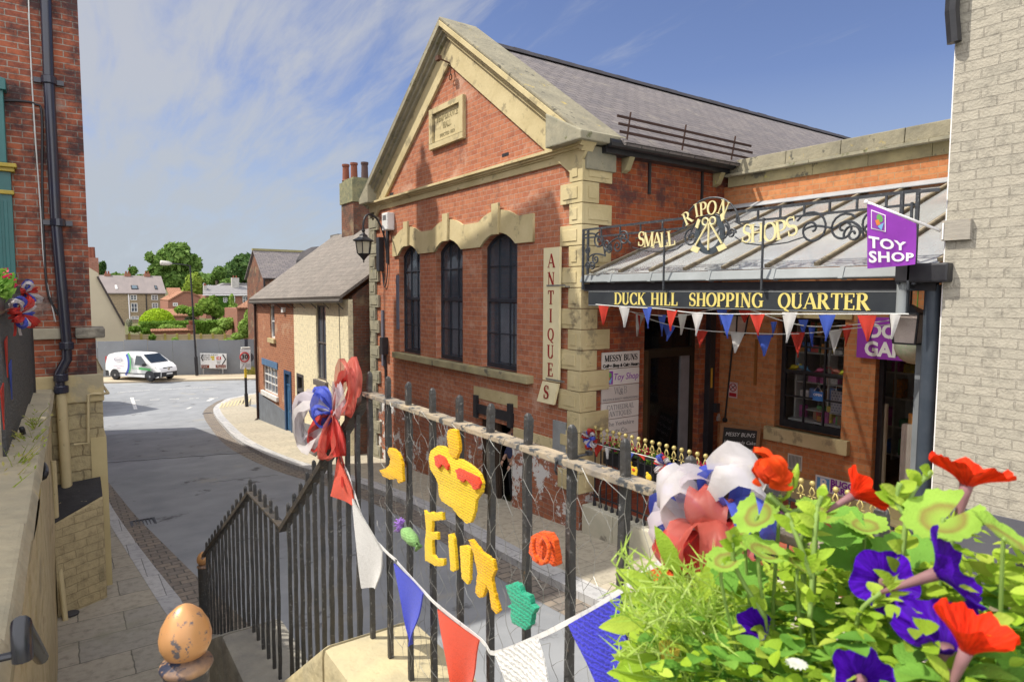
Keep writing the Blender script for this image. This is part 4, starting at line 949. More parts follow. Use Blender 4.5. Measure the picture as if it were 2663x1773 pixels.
bn = thing('toy_banner', (XI-.06, 4.4, 5.3), 'purple banner reading GAMES above the toy shop doorway', 'banner')
p0 = PX(1974, 722, XI-.06); p1 = PX(2140, 812, XI-.06)
m = MB(); m.box((XI-.065, 3.55, 5.02), (XI-.055, p0.y, 5.66)); obj('banner', m, M('purple banner cloth', (.30, .05, .42), .5, var=.1, bs=.1), bn)
obj('lettering', text('GAMES', .30, (XI-.066, 4.66, 5.16), UX, UZ, .002, bold=.012, xs=.95), white_t, bn)
obj('lettering', text('DOO   N T', .29, (XI-.066, 4.42, 5.44), UX, UZ, .002, bold=.012, xs=.9), white_t, bn)
bp = thing('parking_sign', (XI-.06, 5.1, 2.95), 'white sign reading BUGGY PARKING with a blue P square under the window', 'sign')
m = MB(); m.box((XI-.062, 4.98, 2.74), (XI-.052, 5.82, 3.00)); obj('board', m, M('white sign', (.74, .73, .71), .5, var=.04, bs=0), bp)
m = MB(); m.box((XI-.064, 5.58, 2.77), (XI-.062, 5.79, 2.97)); pp = obj('symbol_panel', m, M('sky blue sign', (.16, .40, .70), .5, bs=0), bp)
obj('lettering', text('P', .22, (XI-.065, 5.685, 2.87), UX, UZ, .002, bold=.008), white_t, pp)
obj('lettering', text('BUGGY', .14, (XI-.063, 5.56, 2.925), UX, UZ, .002, 'LEFT', bold=.006), purple, bp); obj('lettering', text('PARKING', .14, (XI-.063, 5.56, 2.815), UX, UZ, .002, 'LEFT', bold=.006), purple, bp)
ns = thing('prohibition_notice', (XI-.02, 7.15, 4.0), 'small white prohibition notice with a red ring on the shop brick', 'notice')
c_ = PX(1685, 896, XI-.02); m = MB(); m.box((XI-.012, c_.y-.095, c_.z-.15), (XI-.002, c_.y+.095, c_.z+.14)); obj('board', m, M('pinkish sign', (.62, .48, .46), .5, bs=0), ns)
m = MB(); m.tube([Vector((XI-.014, c_.y+.072*math.cos(t*.3142), c_.z+.045+.072*math.sin(t*.3142))) for t in range(21)], .008, 5); m.bar((XI-.015, c_.y-.05, c_.z+.0), (XI-.015, c_.y+.05, c_.z+.09), .004, .014); obj('ring', m, M('red sign paint', (.42, .02, .03), .5, bs=0), ns)
m = MB(); m.bar((XI-.017, c_.y-.045, c_.z+.085), (XI-.017, c_.y+.045, c_.z+.005), .004, .014); obj('cigarette', m, blk_t, ns)
m = MB(); m.box((XI-.014, c_.y-.08, c_.z-.13), (XI-.0125, c_.y+.08, c_.z-.06)); obj('text_panel', m, MATS['red sign paint'], ns)
rdm = M('conduit black', (.02, .018, .016), .5)
cr = thing('bolt_rod', (XI-.04, 7.35, 3.6), 'thin black hanging rod with a ball end on the shop brick wall', 'rod')
a, b = PX(1690, 745, XI-.03), PX(1667, 965, XI-.03); m = MB(); m.tube([a, b], .016, 6); obj('rod', m, rdm, cr)
m = MB(); m.blob(b, .05, 10); obj('ball_end', m, rdm, cr)
m = MB(); a, b = PX(1740, 780, XI-.02), PX(1736, 885, XI-.02); m.bar(a, b, .05, .02, (1, 0, 0)); tag(obj('wooden_batten', m, M('varnished batten', (.30, .12, .03), .6)), 'short varnished wooden batten fixed to the shop brick wall', 'batten')
gp = thing('gate_post', (9.95, YN-.05, 2.5), 'tall black folded gate post with a padlock in the inner corner', 'post')
m = MB(); m.box((9.86, YN-.12, 2.45), (10.02, YN-.01, 5.75)); obj('post', m, black, gp, bevel=.006)
m = MB(); m.box((9.90, YN-.125, 4.25), (9.95, YN-.12, 4.62)); obj('label_strip', m, M('yellow strip', (.55, .32, .04), .5), gp)
m = MB(); m.box((9.99, YN-.2, 3.78), (10.09, YN-.12, 3.95)); obj('lock_box', m, black, gp)
pdl = MB(); pdl.box((10.0, YN-.235, 3.63), (10.07, YN-.2, 3.71)); pl_ = obj('padlock', pdl, M('silver', (.6, .6, .58), .3, metal=.8, bs=0), gp); pdl = MB(); pdl.tube([(10.015, YN-.217, 3.71), (10.015, YN-.217, 3.76), (10.055, YN-.217, 3.76), (10.055, YN-.217, 3.71)], .007, 6); obj('shackle', pdl, MATS['silver'], pl_)
cb_ = thing('chalkboard', (9.7, 7.2, 2.46), 'wooden framed chalkboard with a cake menu leaning by the inner corner', 'chalkboard')
A = PX(1653, 985, 9.9);
base = Vector((9.70, 7.42, 2.46)); ch, cw_ = 1.18, .72; tilt = .22
Uc = Vector((.35, -.937, 0)).normalized(); Nn = Uc.cross(Vector((0, 0, 1))); Vc = (Vector((0, 0, 1))-Nn*tilt).normalized(); Wc = Uc.cross(Vc)
def CB(u, v, d=0): return base+Uc*u+Vc*v+Wc*d
wood_b = M('brown frame wood', (.27, .13, .055), .6, sc_=5, bs=.2, aniso=(3, 3, 14))
m = MB(); m.prism([CB(.05, .08), CB(cw_-.05, .08), CB(cw_-.05, ch-.05), CB(.05, ch-.05)], Wc*.012); bdc = obj('slate', m, M('chalk slate', (.035, .033, .032), .8, sc_=5, bs=.1, spots=[((.075, .072, .07), .6, 6)]), cb_)
m = MB()
for q_ in ([(0, 0), (.06, 0), (.06, ch), (0, ch)], [(cw_-.06, 0), (cw_, 0), (cw_, ch), (cw_-.06, ch)], [(.06, ch-.06), (cw_-.06, ch-.06), (cw_-.06, ch), (.06, ch)], [(.06, .06), (cw_-.06, .06), (cw_-.06, .12), (.06, .12)]): m.prism([CB(*p) for p in q_], Wc*.03)
obj('frame', m, wood_b, cb_, bevel=.003)
m = MB(); m.bar(CB(.03, ch-.02, -.01), base+Uc*.03-Wc*.5, .04, .03); m.bar(CB(cw_-.03, ch-.02, -.01), base+Uc*(cw_-.03)-Wc*.5, .04, .03); obj('rear_leg', m, wood_b, cb_)
chk = M('chalk', (.62, .6, .58), .9, bs=0)
for i, (ln_, s) in enumerate((("MESSY BUN'S", .10), ('Homemade Cakes', .088), ('Cracking Coffee', .088), ('Lunches', .095), ('Dog friendly', .09))):
    obj('lettering', text(ln_, s, CB(cw_/2-.0+.02*(i % 3), ch-.17-i*.135, .014), Uc+Vc*.06, Vc, .002, shear=.2, xs=.9), chk, bdc)
# ------------------------------------------------------------------ canopy
cz0, cz1, cx0, cx1, cyA, cyB = 6.30, 7.58, XF+.02, XI-.03, 2.75, 7.74
cano = thing('glass_canopy', (8.5, 5.2, 6.3), 'lean-to glass canopy on black iron beams over the shop court', 'canopy')
def cz(x): return cz0+(cz1-cz0)*(x-cx0)/(cx1-cx0)
m = MB(); d = Vector((cx1-cx0, 0, cz1-cz0)); nn = Vector((-d.z, 0, d.x)).normalized()
m.prism([(cx0, cyA, cz0), (cx1, cyA, cz1), (cx1, cyB, cz1), (cx0, cyB, cz0)], nn*.008)
cg = nm('wired canopy glass'); gmm, gt_, gb_ = cg
gb_.inputs['Base Color'].default_value = (.60, .62, .62, 1); gb_.inputs['Roughness'].default_value = .12; gb_.inputs['Specular IOR Level'].default_value = .7
gn = N(gt_, 'ShaderNodeTexNoise', i_Scale=1.4, i_Detail=4.); gt_.links.new(coord(gt_), gn.inputs['Vector'])
gf = ramp(gt_, gn.outputs[0], [(.3, (.34, .34, .34)), (.7, (.56, .56, .56))])
gtr = gt_.nodes.new('ShaderNodeBsdfTransparent'); gtr.inputs[0].default_value = (.93, .95, .95, 1); gms = gt_.nodes.new('ShaderNodeMixShader'); gt_.links.new(gf, gms.inputs[0]); gt_.links.new(gtr.outputs[0], gms.inputs[1]); gt_.links.new(gb_.outputs[0], gms.inputs[2])
gt_.links.new(gms.outputs[0], [n for n in gt_.nodes if n.type == 'OUTPUT_MATERIAL'][0].inputs[0])
obj('glass_roof', m, gmm, cano)
gbm = M('dirty timber bar', (.22, .18, .12), .9, (.10, .08, .06), sc_=9, bs=.5)
for i in range(9):
    y = 7.66-i*.615; m = MB(); a = Vector((cx0+.02, y, cz(cx0+.02)))+nn*.028; b = Vector((cx1, y, cz1))+nn*.028; m.bar(a, b, .06, .04, nn); gb1 = obj('glazing_bar', m, gbm, cano, bevel=.004)
    m = MB(); m.bar(a+nn*.022, b+nn*.022, .022, .006, nn); obj('lead_flashing', m, M('pale flashing', (.42, .36, .26), .8, (.28, .24, .18), sc_=12), gb1)
    m = MB(); m.box((cx0+.1, y-.03, cz0-.11), (cx1, y+.03, cz0-.03));
m = MB(); m.bar((cx1-.12, cyA, cz1-.01), (cx1-.12, cyB, cz1-.01), .3, .012, nn); m.move(Matrix.Translation(nn*.03)); obj('wall_flashing', m, M('lead sheet', (.40, .42, .44), .6, bs=.2), cano)
gutm = M('grey gutter', (.27, .29, .30), .45, (.2, .215, .22), sc_=2, bs=.1)
m = MB(); m.prism([(XF-.06, cyA-.02, 6.29), (XF-.10, cyA-.02, 6.18), (XF-.02, cyA-.02, 6.165), (XF+.03, cyA-.02, 6.2), (XF+.03, cyA-.02, 6.29)], (0, cyB+.08-cyA, 0)); g_ = obj('gutter', m, gutm, cano, bevel=.01)
for y in (3.6, 4.4, 5.3, 6.3, 7.1):
    m = MB(); m.prism([(XF-.068, y, 6.296), (XF-.112, y, 6.175), (XF-.02, y, 6.155), (XF+.035, y, 6.195), (XF+.035, y, 6.296)], (0, .05, 0)); obj('gutter_joint', m, gutm, g_)
m = MB(); m.box((XF-.02, cyA, 6.04), (XF+.06, cyB+.05, 6.15)); obj('beam', m, black, cano)
m = MB(); m.box((XF+.08, cyA, 6.12), (cx1, cyA+.08, 6.22)); m.box((XF+.08, cyB-.05, 6.12), (cx1, cyB+.02, 6.22)); islands('side_beam', m, black, cano)
m = MB(); m.tube([(XF+.05, 2.80, 1.9), (XF+.05, 2.80, 6.1)], .07, 14); obj('post', m, M('blue-black paint', (.035, .045, .06), .4, (.05, .06, .075), sc_=5, bs=.15, spots=[((.14, .15, .16), .68, 30)]), cano, smooth=True, autosm=40)
m = MB(); m.box((XF-.16, 2.60, 6.12), (XF+.12, 3.06, 6.30)); hp = obj('hopper', m, black, cano, bevel=.02)
m = MB(); m.tube([(XF-.06, 3.02, 6.2), (XF-.06, 3.02, 5.82)], .055, 12); obj('outlet_pipe', m, gutm, hp, smooth=True, autosm=40)
m = MB(); m.box((XF+.3, 2.93, 2.3), (XF+.36, 3.03, 5.6)); obj('side_frame', m, M('grey steel', (.20, .215, .23), .4), cano)
# ------------------------------------------------------------------ fascia sign
SX = XF-.06
fs = thing('fascia_sign', (SX, 5.2, 5.95), 'long black fascia sign DUCK HILL SHOPPING QUARTER in gold letters under the canopy', 'sign')
fz0, fz1 = 5.81, 6.045; fyA, fyB = 2.96, 7.60
m = MB(); m.box((SX-.03, fyA, fz0), (SX+.02, fyB, fz1)); fb = obj('board', m, M('worn black board', (.022, .026, .032), .5, (.035, .04, .045), sc_=3, bs=.15, spots=[((.07, .08, .09), .66, 5)]), fs, bevel=.004)
m = MB(); m.box((SX-.034, fyA+.01, fz1-.016), (SX-.03, fyB-.01, fz1-.008)); m.box((SX-.034, fyA+.01, fz0+.008), (SX-.03, fyB-.01, fz0+.016)); obj('border', m, M('grey line', (.25, .26, .26), .5), fb)
gold = M('gold lettering', (.66, .55, .17), .45, bs=0, var=.1)
for word, xa, xb in (('DUCK', 1413, 1486), ('HILL', 1497, 1560), ('SHOPPING', 1585, 1757), ('QUARTER', 1790, 2003)):
    ya, yb_ = PX(xa, 690, SX-.03).y, PX(xb, 690, SX-.03).y; s = .17
    wdt = sum(SER[c][0]+.03 for c in word)*s; k_ = (ya-yb_)/wdt
    mm = serif_mb(word, s, lambda u, v, d, ya=ya, k_=k_: (SX-.03-d, ya-u*k_, 5.845+v), .004, weight=1.1, track=.03, center=False)
    obj('lettering', mm, gold, fb)
# ------------------------------------------------------------------ overthrow sign: RIPON SMALL SHOPS
GX = XF-.13
iron = M('grey-black wrought iron', (.055, .06, .068), .5, (.03, .033, .04), sc_=20, bs=.2, spots=[((.20, .21, .21), .62, 40)])
ov = thing('overthrow_sign', (GX, 5.3, 6.3), 'wrought iron overthrow sign RIPON SMALL SHOPS standing above the canopy gutter', 'sign')
P = lambda x, y, d=0: PX(x, y, GX-d)
def ztop(y): return 6.93
ya, yb_ = P(1342, 530).y, P(2112, 440).y
topz = (P(1342, 528).z+P(2108, 441).z)/2; lowz = topz-.125
m = MB()
yc_ = P(1632, 540).y
arcL, arcR = P(1578, 512).y, P(1695, 500).y
for (u0, u1) in ((ya, arcL), (arcR, yb_)):
    m.bar((GX, u0, topz), (GX, u1, topz), .018, .03); m.bar((GX, u0, lowz), (GX, u1, lowz), .018, .024)
    n = 5 if u0 == ya else 7
    for i in range(n+1): m.bar((GX, u0+(u1-u0)*i/n, lowz), (GX, u0+(u1-u0)*i/n, topz), .02, .02)
obj('top_rail', m, iron, ov)
for i_, (yy_, z0_) in enumerate(((ya, 6.06), (ya-.11, 6.3), (yb_, 6.1), (yb_+.14, 6.1))):
    m = MB(); m.bar((GX, yy_, z0_), (GX, yy_, topz+.012), .03, .03); obj('upright', m, iron, ov)
for xx in (1527, 1753, 2091):
    yy_ = PX(xx, 600, GX-.02).y; m = MB(); m.bar((GX-.02, yy_, 6.05), (GX-.02, yy_, lowz+.02), .02, .02); m.bar((GX-.02, yy_, 6.05), (XF, yy_, 6.05), .02, .02); obj('stay', m, iron, ov)
rc = Vector((GX, yc_, P(1632, 540).z-.02)); rr = .30
m = MB();
A0 = [Vector((GX, yc_+.43*math.cos(t), lowz-.04+.38*math.sin(t))) for t in [math.pi*(.02+.96*i/22) for i in range(23)]]; m.tube(A0, .012, 6)
A1 = [Vector((GX, yc_+.30*math.cos(t), lowz-.12+.25*math.sin(t))) for t in [math.pi*(.0+1.0*i/18) for i in range(19)]]; m.tube(A1, .012, 6); obj('arch', m, iron, ov)
M('pale gold lettering', (.70, .62, .33), .45, bs=0, var=.08)
pgold = MATS['pale gold lettering']
def curve_word(word, px, size, w=.85):
    for ch, (x0, y0, tilt_) in zip(word, px):
        p = P(x0, y0, .01); a = R(tilt_); rt = Vector((0, -math.cos(a), math.sin(a))); up = Vector((0, math.sin(a), math.cos(a)))
        obj('lettering', serif_mb(ch, size, lambda u, v, d: p+rt*u+up*v+Vector((-d, 0, 0)), .012, weight=w, track=0), pgold, ov)
curve_word('RIPON', [(1587, 514, 27), (1605, 499, 13), (1619, 496, 5), (1636, 494, -6), (1659, 494, -24)], .17)
curve_word('SMALL', [(1475, 566, -2), (1493, 568, 0), (1512, 569, 2), (1529, 568, 5), (1546, 565, 8)], .20)
curve_word('SHOPS', [(1716, 558, -6), (1742, 557, 2), (1772, 555, 5), (1800, 550, 9), (1826, 542, 14)], .215)
m = MB()
m.tube([P(*q) for q in ((1462, 549), (1490, 541), (1520, 543), (1550, 536), (1572, 524))], .008, 5); m.tube([P(*q) for q in ((1455, 569), (1490, 578), (1530, 579), (1558, 573), (1570, 562))], .008, 5)
m.tube([P(*q) for q in ((1690, 510), (1712, 520), (1745, 523), (1790, 515), (1830, 502))], .008, 5); m.tube([P(*q) for q in ((1690, 545), (1715, 560), (1760, 565), (1810, 558), (1850, 545))], .008, 5)
obj('letter_bands', m, iron, ov)
ec = P(1632, 540); m = MB(); n = 28
for i in range(n):
    a0, a1 = R(55-360*i/n*.83+360*.0), R(55-360*(i+1)/n*.83)
    q = lambda a, r: Vector((GX-.01, ec.y+r*.92*math.cos(a), ec.z+r*math.sin(a)))
    a0 -= R(70)*0; m.prism([q(a0, .17), q(a1, .17), q(a1, .245), q(a0, .245)], (.02, 0, 0))
obj('emblem_ring', m, M('slate blue paint', (.06, .075, .09), .5, bs=.1, spots=[((.14, .15, .16), .62, 30)]), ov)
m = MB()
tp = Vector((GX-.02, ec.y, ec.z+.165))
for dy_ in (.20, .0, -.20): m.bar(tp, Vector((GX-.02, ec.y+dy_, ec.z-.19+abs(dy_)*.35)), .018, .018)
for s in (-1, 1): m.tube([tp+Vector((0, s*.01+s*.045*(1-math.cos(t)), .045*math.sin(t))) for t in [2*math.pi*i/12 for i in range(13)]], .012, 6)
for s in (-1, 1): m.obox(Vector((GX-.02, ec.y+s*.20, ec.z-.17)), (.008, 0, 0), (0, .055, s*.02), (0, -s*.02, .03))
m.obox(Vector((GX-.02, ec.y+.17, ec.z+.15)), (.008, 0, 0), (0, .02, -.05), (0, .02, .012)); m.obox(Vector((GX-.02, ec.y-.2, ec.z+.2)), (.008, 0, 0), (0, -.012, -.04), (0, -.02, .012))
obj('emblem', m, pgold, ov)
m = MB(); Y_, Z_ = (0, -1, 0), (0, 0, 1)
def sc_(x, y, r, a0, s, tn=1.6, w=.013): m.tube(spiral(P(x, y), r, tn, R(a0), Y_, Z_, s), w, 6)
for (x, y, r, a0, s) in ((1379, 553, .13, 90, 1), (1396, 562, .09, 0, -1), (1420, 566, .10, 80, -1), (1402, 572, .06, 200, 1), (1435, 548, .12, 180, -1), (1370, 596, .08, 90, 1), (1351, 576, .06, 90, -1), (1352, 612, .07, 0, 1), (1362, 612, .07, 180, -1), (1590, 547, .12, 90, 1), (1660, 535, .10, 60, -1), (1683, 537, .06, 0, 1), (1867, 527, .20, 150, -1), (1940, 525, .16, 40, 1), (1962, 538, .10, 200, -1), (2010, 515, .13, 90, 1)):
    sc_(x, y, r, a0, s)
for q in (((1345, 540), (1372, 530), (1388, 545), (1392, 590)), ((1392, 580), (1400, 550), (1430, 535), (1450, 560)), ((1350, 600), (1358, 580), (1375, 582), (1392, 588)), ((1848, 530), (1880, 505), (1915, 535), (1925, 520)), ((1925, 520), (1960, 490), (1990, 530), (1985, 545)), ((1985, 530), (2020, 480), (2060, 500), (2070, 560))):
    m.tube(bez(*[P(*p) for p in q]), .013, 6)
islands('scroll', m, iron, ov)
m = MB(); a = P(2112, 441); m.bar(a, (a.x+.02, 2.72, a.z), .03, .03); obj('wall_tie', m, iron, ov)
# ------------------------------------------------------------------ buntings under the canopy
cloth = {'red': M('red bunting', (.62, .055, .035), .7, bs=.1, bsc=90, trans=.3), 'white': M('white bunting', (.70, .68, .66), .7, bs=.1, bsc=90, trans=.3), 'blue': M('blue bunting', (.07, .13, .55), .7, bs=.1, bsc=90, trans=.3)}
cordm = M('white cord', (.7, .7, .68), .8, bs=0)
def bunting(x, cord_px, flags, label):
    t = thing('bunting', tuple(PX(cord_px[0][0], cord_px[0][1], x)), label, 'bunting', 'bunting strings under the canopy')
    pts = [PX(a, b, x) for a, b in cord_px]; m = MB(); m.tube(smooth_line(pts, 5), .006, 5); obj('cord', m, cordm, t)
    for (xl, xr, yt, xt, yb2, c) in flags:
        A, B, T = PX(xl, yt[0] if isinstance(yt, tuple) else yt, x), PX(xr, yt[1] if isinstance(yt, tuple) else yt, x), PX(xt, yb2, x)
        sw = .03*(rnd.random()-.5); m = MB(); ph = rnd.random()*6
        def fn(u, v):
            p = A.lerp(B, u).lerp(T, v); return p+Vector((sw*v+.022*math.sin(u*5+ph)*(1-.4*v)*(.3+v)-.003, 0, 0))
        m.grid(fn, 8, 8); m2 = MB(); m2.v = m.v+[p+Vector((.003, 0, 0)) for p in m.v]; k = len(m.v); m2.f = m.f+[[i+k for i in f[::-1]] for f in m.f]
        obj('pennant', m2, cloth[c], t, smooth=True)
bunting(XF-.12, [(1370, 700), (1440, 706), (1520, 710), (1580, 718), (1660, 722), (1740, 722), (1830, 722), (1900, 722), (1980, 722), (2090, 722)],
  [(1377, 1400, 703, 1386, 747, 'red'), (1423, 1448, 706, 1436, 753, 'white'), (1477, 1500, (708, 706), 1490, 755, 'blue'), (1534, 1559, (713, 714), 1543, 761, 'red'), (1590, 1617, (720, 722), 1602, 772, 'white'), (1655, 1688, (722, 723), 1672, 778, 'blue'), (1725, 1760, 722, 1744, 772, 'red'), (1798, 1834, 718, 1810, 788, 'white'), (1882, 1922, 724, 1898, 784, 'blue'), (1972, 2016, 725, 1995, 785, 'red'), (2046, 2072, 722, 2052, 780, 'white')],
  'nearest string of red, white and blue pennants just below the fascia sign')
bunting(XF+.9, [(1440, 715), (1500, 724), (1560, 728), (1640, 712), (1720, 712), (1790, 735), (1860, 750), (1950, 748), (2060, 735)],
  [(1458, 1473, 722, 1472, 767, 'red'), (1463, 1483, 723, 1466, 773, 'white'), (1513, 1533, 724, 1522, 773, 'blue'), (1559, 1580, 722, 1567, 770, 'white'), (1648, 1672, 712, 1660, 747, 'blue'), (1700, 1728, 713, 1712, 742, 'red'), (1733, 1750, 722, 1740, 764, 'red'), (1772, 1787, 740, 1778, 775, 'blue'), (1836, 1860, 735, 1846, 778, 'blue'), (1935, 1962, 747, 1945, 796, 'red'), (1990, 2012, 742, 2002, 780, 'blue')],
  'rearmost, smallest string of pennants strung deep under the canopy')
bunting(XF+.4, [(1450, 716), (1520, 742), (1600, 758), (1700, 765), (1790, 768), (1870, 765), (1950, 756), (2060, 745)],
  [(1524, 1554, (744, 750), 1534, 784, 'blue'), (1597, 1628, (756, 762), 1608, 800, 'red'), (1681, 1712, 766, 1690, 812, 'white'), (1740, 1775, 770, 1756, 819, 'blue'), (1818, 1852, 764, 1834, 822, 'red'), (1860, 1876, 752, 1868, 797, 'blue'), (1905, 1937, 760, 1920, 815, 'white')],
  'lowest sagging string of pennants in front of the shop window')
def hang_lantern(c, s, label):
    t = thing('hanging_lantern', tuple(c), label, 'lantern', 'lanterns hung under the canopy')
    m = MB(); b_, t_ = .26*s, .34*s
    m.lathe([(t_*.9, .30*s), (t_*.3, .40*s), (.02, .44*s)], c, 4, sq=True); m.tube([c+Vector((0, 0, .43*s)), c+Vector((0, 0, .75*s))], .01, 5)
    m.lathe([(t_*1.0, .26*s), (t_*1.0, .30*s)], c, 4, sq=True); m.lathe([(b_, -.28*s), (b_, -.25*s)], c, 4, sq=True)
    for i in range(4):
        a = math.pi/4+i*math.pi/2; m.bar(c+Vector((math.cos(a)*b_, math.sin(a)*b_, -.27*s)), c+Vector((math.cos(a)*t_, math.sin(a)*t_, .28*s)), .03*s, .03*s)
    obj('frame', m, black, t)
    m = MB(); m.lathe([(b_*.93, -.25*s), (t_*.93, .26*s)], c, 4, sq=True); obj('lantern_glass', m, M('hammered glass', (.50, .42, .38), .35, bs=.8, bsc=60, bd=.01, spec=.6), t)
hang_lantern(PX(2092, 756, XF+.25), .56, 'black hanging lantern with hammered glass in front of the purple banner')
hang_lantern(PX(1912, 742, XF+2.2)+Vector((0, .9, 0)) if False else PX(1690, 748, XF+2.4), .62, 'dark hanging lantern deep under the canopy behind the middle pennants')
bg_ = thing('hanging_ball', tuple(PX(2105, 800, XI-.6)), 'clear hanging basket ball with pale and green flecks beside the purple banner', 'ball')
m = MB(); m.blob(PX(2105, 795, XI-.6), .26, 18); obj('ball', m, M('flecked ball', (.55, .56, .45), .4, (.40, .50, .35), sc_=16, spots=[((.6, .5, .5), .6, 30), ((.1, .4, .12), .66, 22)]), bg_, smooth=True)
m = MB(); m.tube([PX(2105, 795, XI-.6)+Vector((0, 0, .25)), PX(2105, 795, XI-.6)+Vector((0, 0, .9))], .008, 5); obj('cord', m, M('green cord', (.15, .45, .08), .7), bg_)
# ------------------------------------------------------------------ TOY SHOP flag
fl_ = thing('shop_flag', (6.7, 2.7, 6.6), 'purple TOY SHOP flag on a slanting white pole above the canopy end', 'flag')
a, b = PX(1992, 465, 6.28), Vector((6.73, 2.66, 6.50)); b = PX(2163, 531, 6.72)
m = MB(); m.tube([a, b], .014, 8); m.blob(a, .022, 8); obj('pole', m, white_t, fl_, smooth=True)
fx = lambda x, y, k_: PX(x, y, 6.28+(6.6-6.28)*k_)
TL, TR, BL, BR = fx(1994, 466, .0), fx(2107, 514, .72), fx(1997, 618, .05), fx(2106, 608, .72)
def flagp(u, v, d=0):
    p = TL.lerp(TR, u).lerp(BL.lerp(BR, u), v); return p+Vector((-.02*math.sin(u*5+v*2)*v-d, 0, 0))
m = MB(); m.grid(lambda u, v: flagp(u, v), 14, 12); m2 = MB(); m2.v = m.v+[p+Vector((.004, 0, 0)) for p in m.v]; k = len(m.v); m2.f = [f[::-1] for f in m.f]+[[i+k for i in f] for f in m.f]
fm = M('purple flag cloth', (.27, .035, .40), .5, (.22, .03, .33), sc_=6, bs=.1, spots=[((.42, .25, .52), .66, 9)]); fo = obj('cloth', m2, fm, fl_, smooth=True)
fw, fh = (TR-TL).length, .40
def on_flag(me_or_mb, par_name, mat_):
    for v_ in me_or_mb.vertices: v_.co = flagp(v_.co.x, v_.co.y, .006+v_.co.z)
    return obj(par_name, me_or_mb, mat_, fo)
for body, cv in (('TOY', .60), ('SHOP', .83)):
    me = text(body, .29, (0, 0, 0), (1, 0, 0), (0, 1, 0), .002, bold=.009, space=1.08, xs=1.2)
    me.transform(Matrix(((1, 0, 0, .41 if body == 'TOY' else .50), (0, -.85, 0, cv), (0, 0, 1, 0), (0, 0, 0, 1)))); on_flag(me, 'lettering', white_t)
PF = lambda u, v, d: flagp(.09+u*.30, .38-v*.30, .004+d)
m = MB(); m.prism([PF(0, 0, 0), PF(1, 0, 0), PF(1, 1, 0), PF(0, 1, 0)], (-.002, 0, 0)); eb = obj('emblem', m, white_t, fo); m = MB(); m.prism([PF(.06, .05, .003), PF(.94, .05, .003), PF(.94, .95, .003), PF(.06, .95, .003)], (-.002, 0, 0)); obj('panel', m, purple, eb)
emblem(eb, lambda u, v, d: PF(u, v, d+.002), 1)
# ------------------------------------------------------------------ terrace
TZ = 2.45
tile = brick('red floor tiles', (.42, .11, .06), (.34, .085, .05), (.24, .16, .11), bw=.23, rh=.23, ms=.006, moff=0, bs=.2)
m = MB(); m.box((XF+.3, -3, 1.5), (XI-.0, YN-.002, TZ)); struct('terrace', m, tile)
tw = thing('terrace_wall', (XF, 5, 2), 'low stone retaining wall below the gold tipped railings', 'wall')
m = MB(); y = 7.72
m.box((XF-.03, 7.06, 1.7), (XF+.29, 7.76, 2.60)); m.box((XF-.03, 3.05, 1.7), (XF+.29, 7.05, 2.60)); obj('wall', m, M('pale smooth stone', (.56, .52, .41), .9, (.42, .40, .31), sc_=1.6, bs=.3, spots=[((.24, .22, .18), .62, 2.2)]), tw, bevel=.02)
tr = thing('terrace_railing', (XF+.1, 5, 2.6), 'black terrace railing with gold spear tips beside the quoined corner', 'railing')
goldp = M('old gold paint', (.52, .42, .16), .45, metal=.3, bs=.3, bsc=40)
RX = XF+.1
for i in range(34):
    y = 7.60-i*.135
    m = MB(); m.tube([(RX, y, 2.60), (RX, y, 3.66)], .012, 6); m.lathe([(.03, 2.60), (.03, 2.64), (.016, 2.68)], (RX, y, 0), 8); br_ = obj('bar', m, black, tr)
    m = MB()
    m.tube([(RX, y, 3.64), (RX, y, 3.70)], .011, 6); m.tube([(RX, y, 3.70), (RX, y-.033, 3.76), (RX, y, 3.83)], .010, 6); m.tube([(RX, y, 3.70), (RX, y+.033, 3.76), (RX, y, 3.83)], .010, 6); m.blob((RX, y, 3.865), .034, 10); m.tube([(RX-.0, y-.05, 3.71), (RX, y+.05, 3.71)], .009, 5)
    obj('finial', m, goldp, br_, smooth=True)
m = MB(); m.box((RX-.02, 7.66-34*.135, 3.60), (RX+.02, 7.66, 3.625)); m.box((RX-.015, 7.66-34*.135, 2.75), (RX+.015, 7.66, 2.77)); obj('rail', m, black, tr)
ribm = {'red': M('red ribbon', (.62, .05, .04), .55, bs=.2, bsc=160, trans=.35, spec=.3), 'white': M('white ribbon', (.74, .70, .70), .5, bs=.2, bsc=160, trans=.4, spec=.3), 'blue': M('blue ribbon', (.08, .12, .60), .55, bs=.2, bsc=160, trans=.35, spec=.3), 'pink': M('translucent red ribbon', (.76, .17, .13), .45, bs=.1, trans=.45, spec=.4), 'lilac': M('translucent white ribbon', (.74, .68, .73), .45, bs=.1, trans=.45, spec=.4)}
for m_, al in ((ribm['pink'], .35), (ribm['lilac'], .3), (ribm['white'], .12), (ribm['blue'], .12), (ribm['red'], .1)):
    t = m_.node_tree; o = [n for n in t.nodes if n.type == 'OUTPUT_MATERIAL'][0]; ln_ = o.inputs[0].links[0].from_socket; tr = t.nodes.new('ShaderNodeBsdfTransparent'); ms = t.nodes.new('ShaderNodeMixShader'); ms.inputs[0].default_value = al; t.links.new(ln_, ms.inputs[1]); t.links.new(tr.outputs[0], ms.inputs[2]); t.links.new(ms.outputs[0], o.inputs[0])
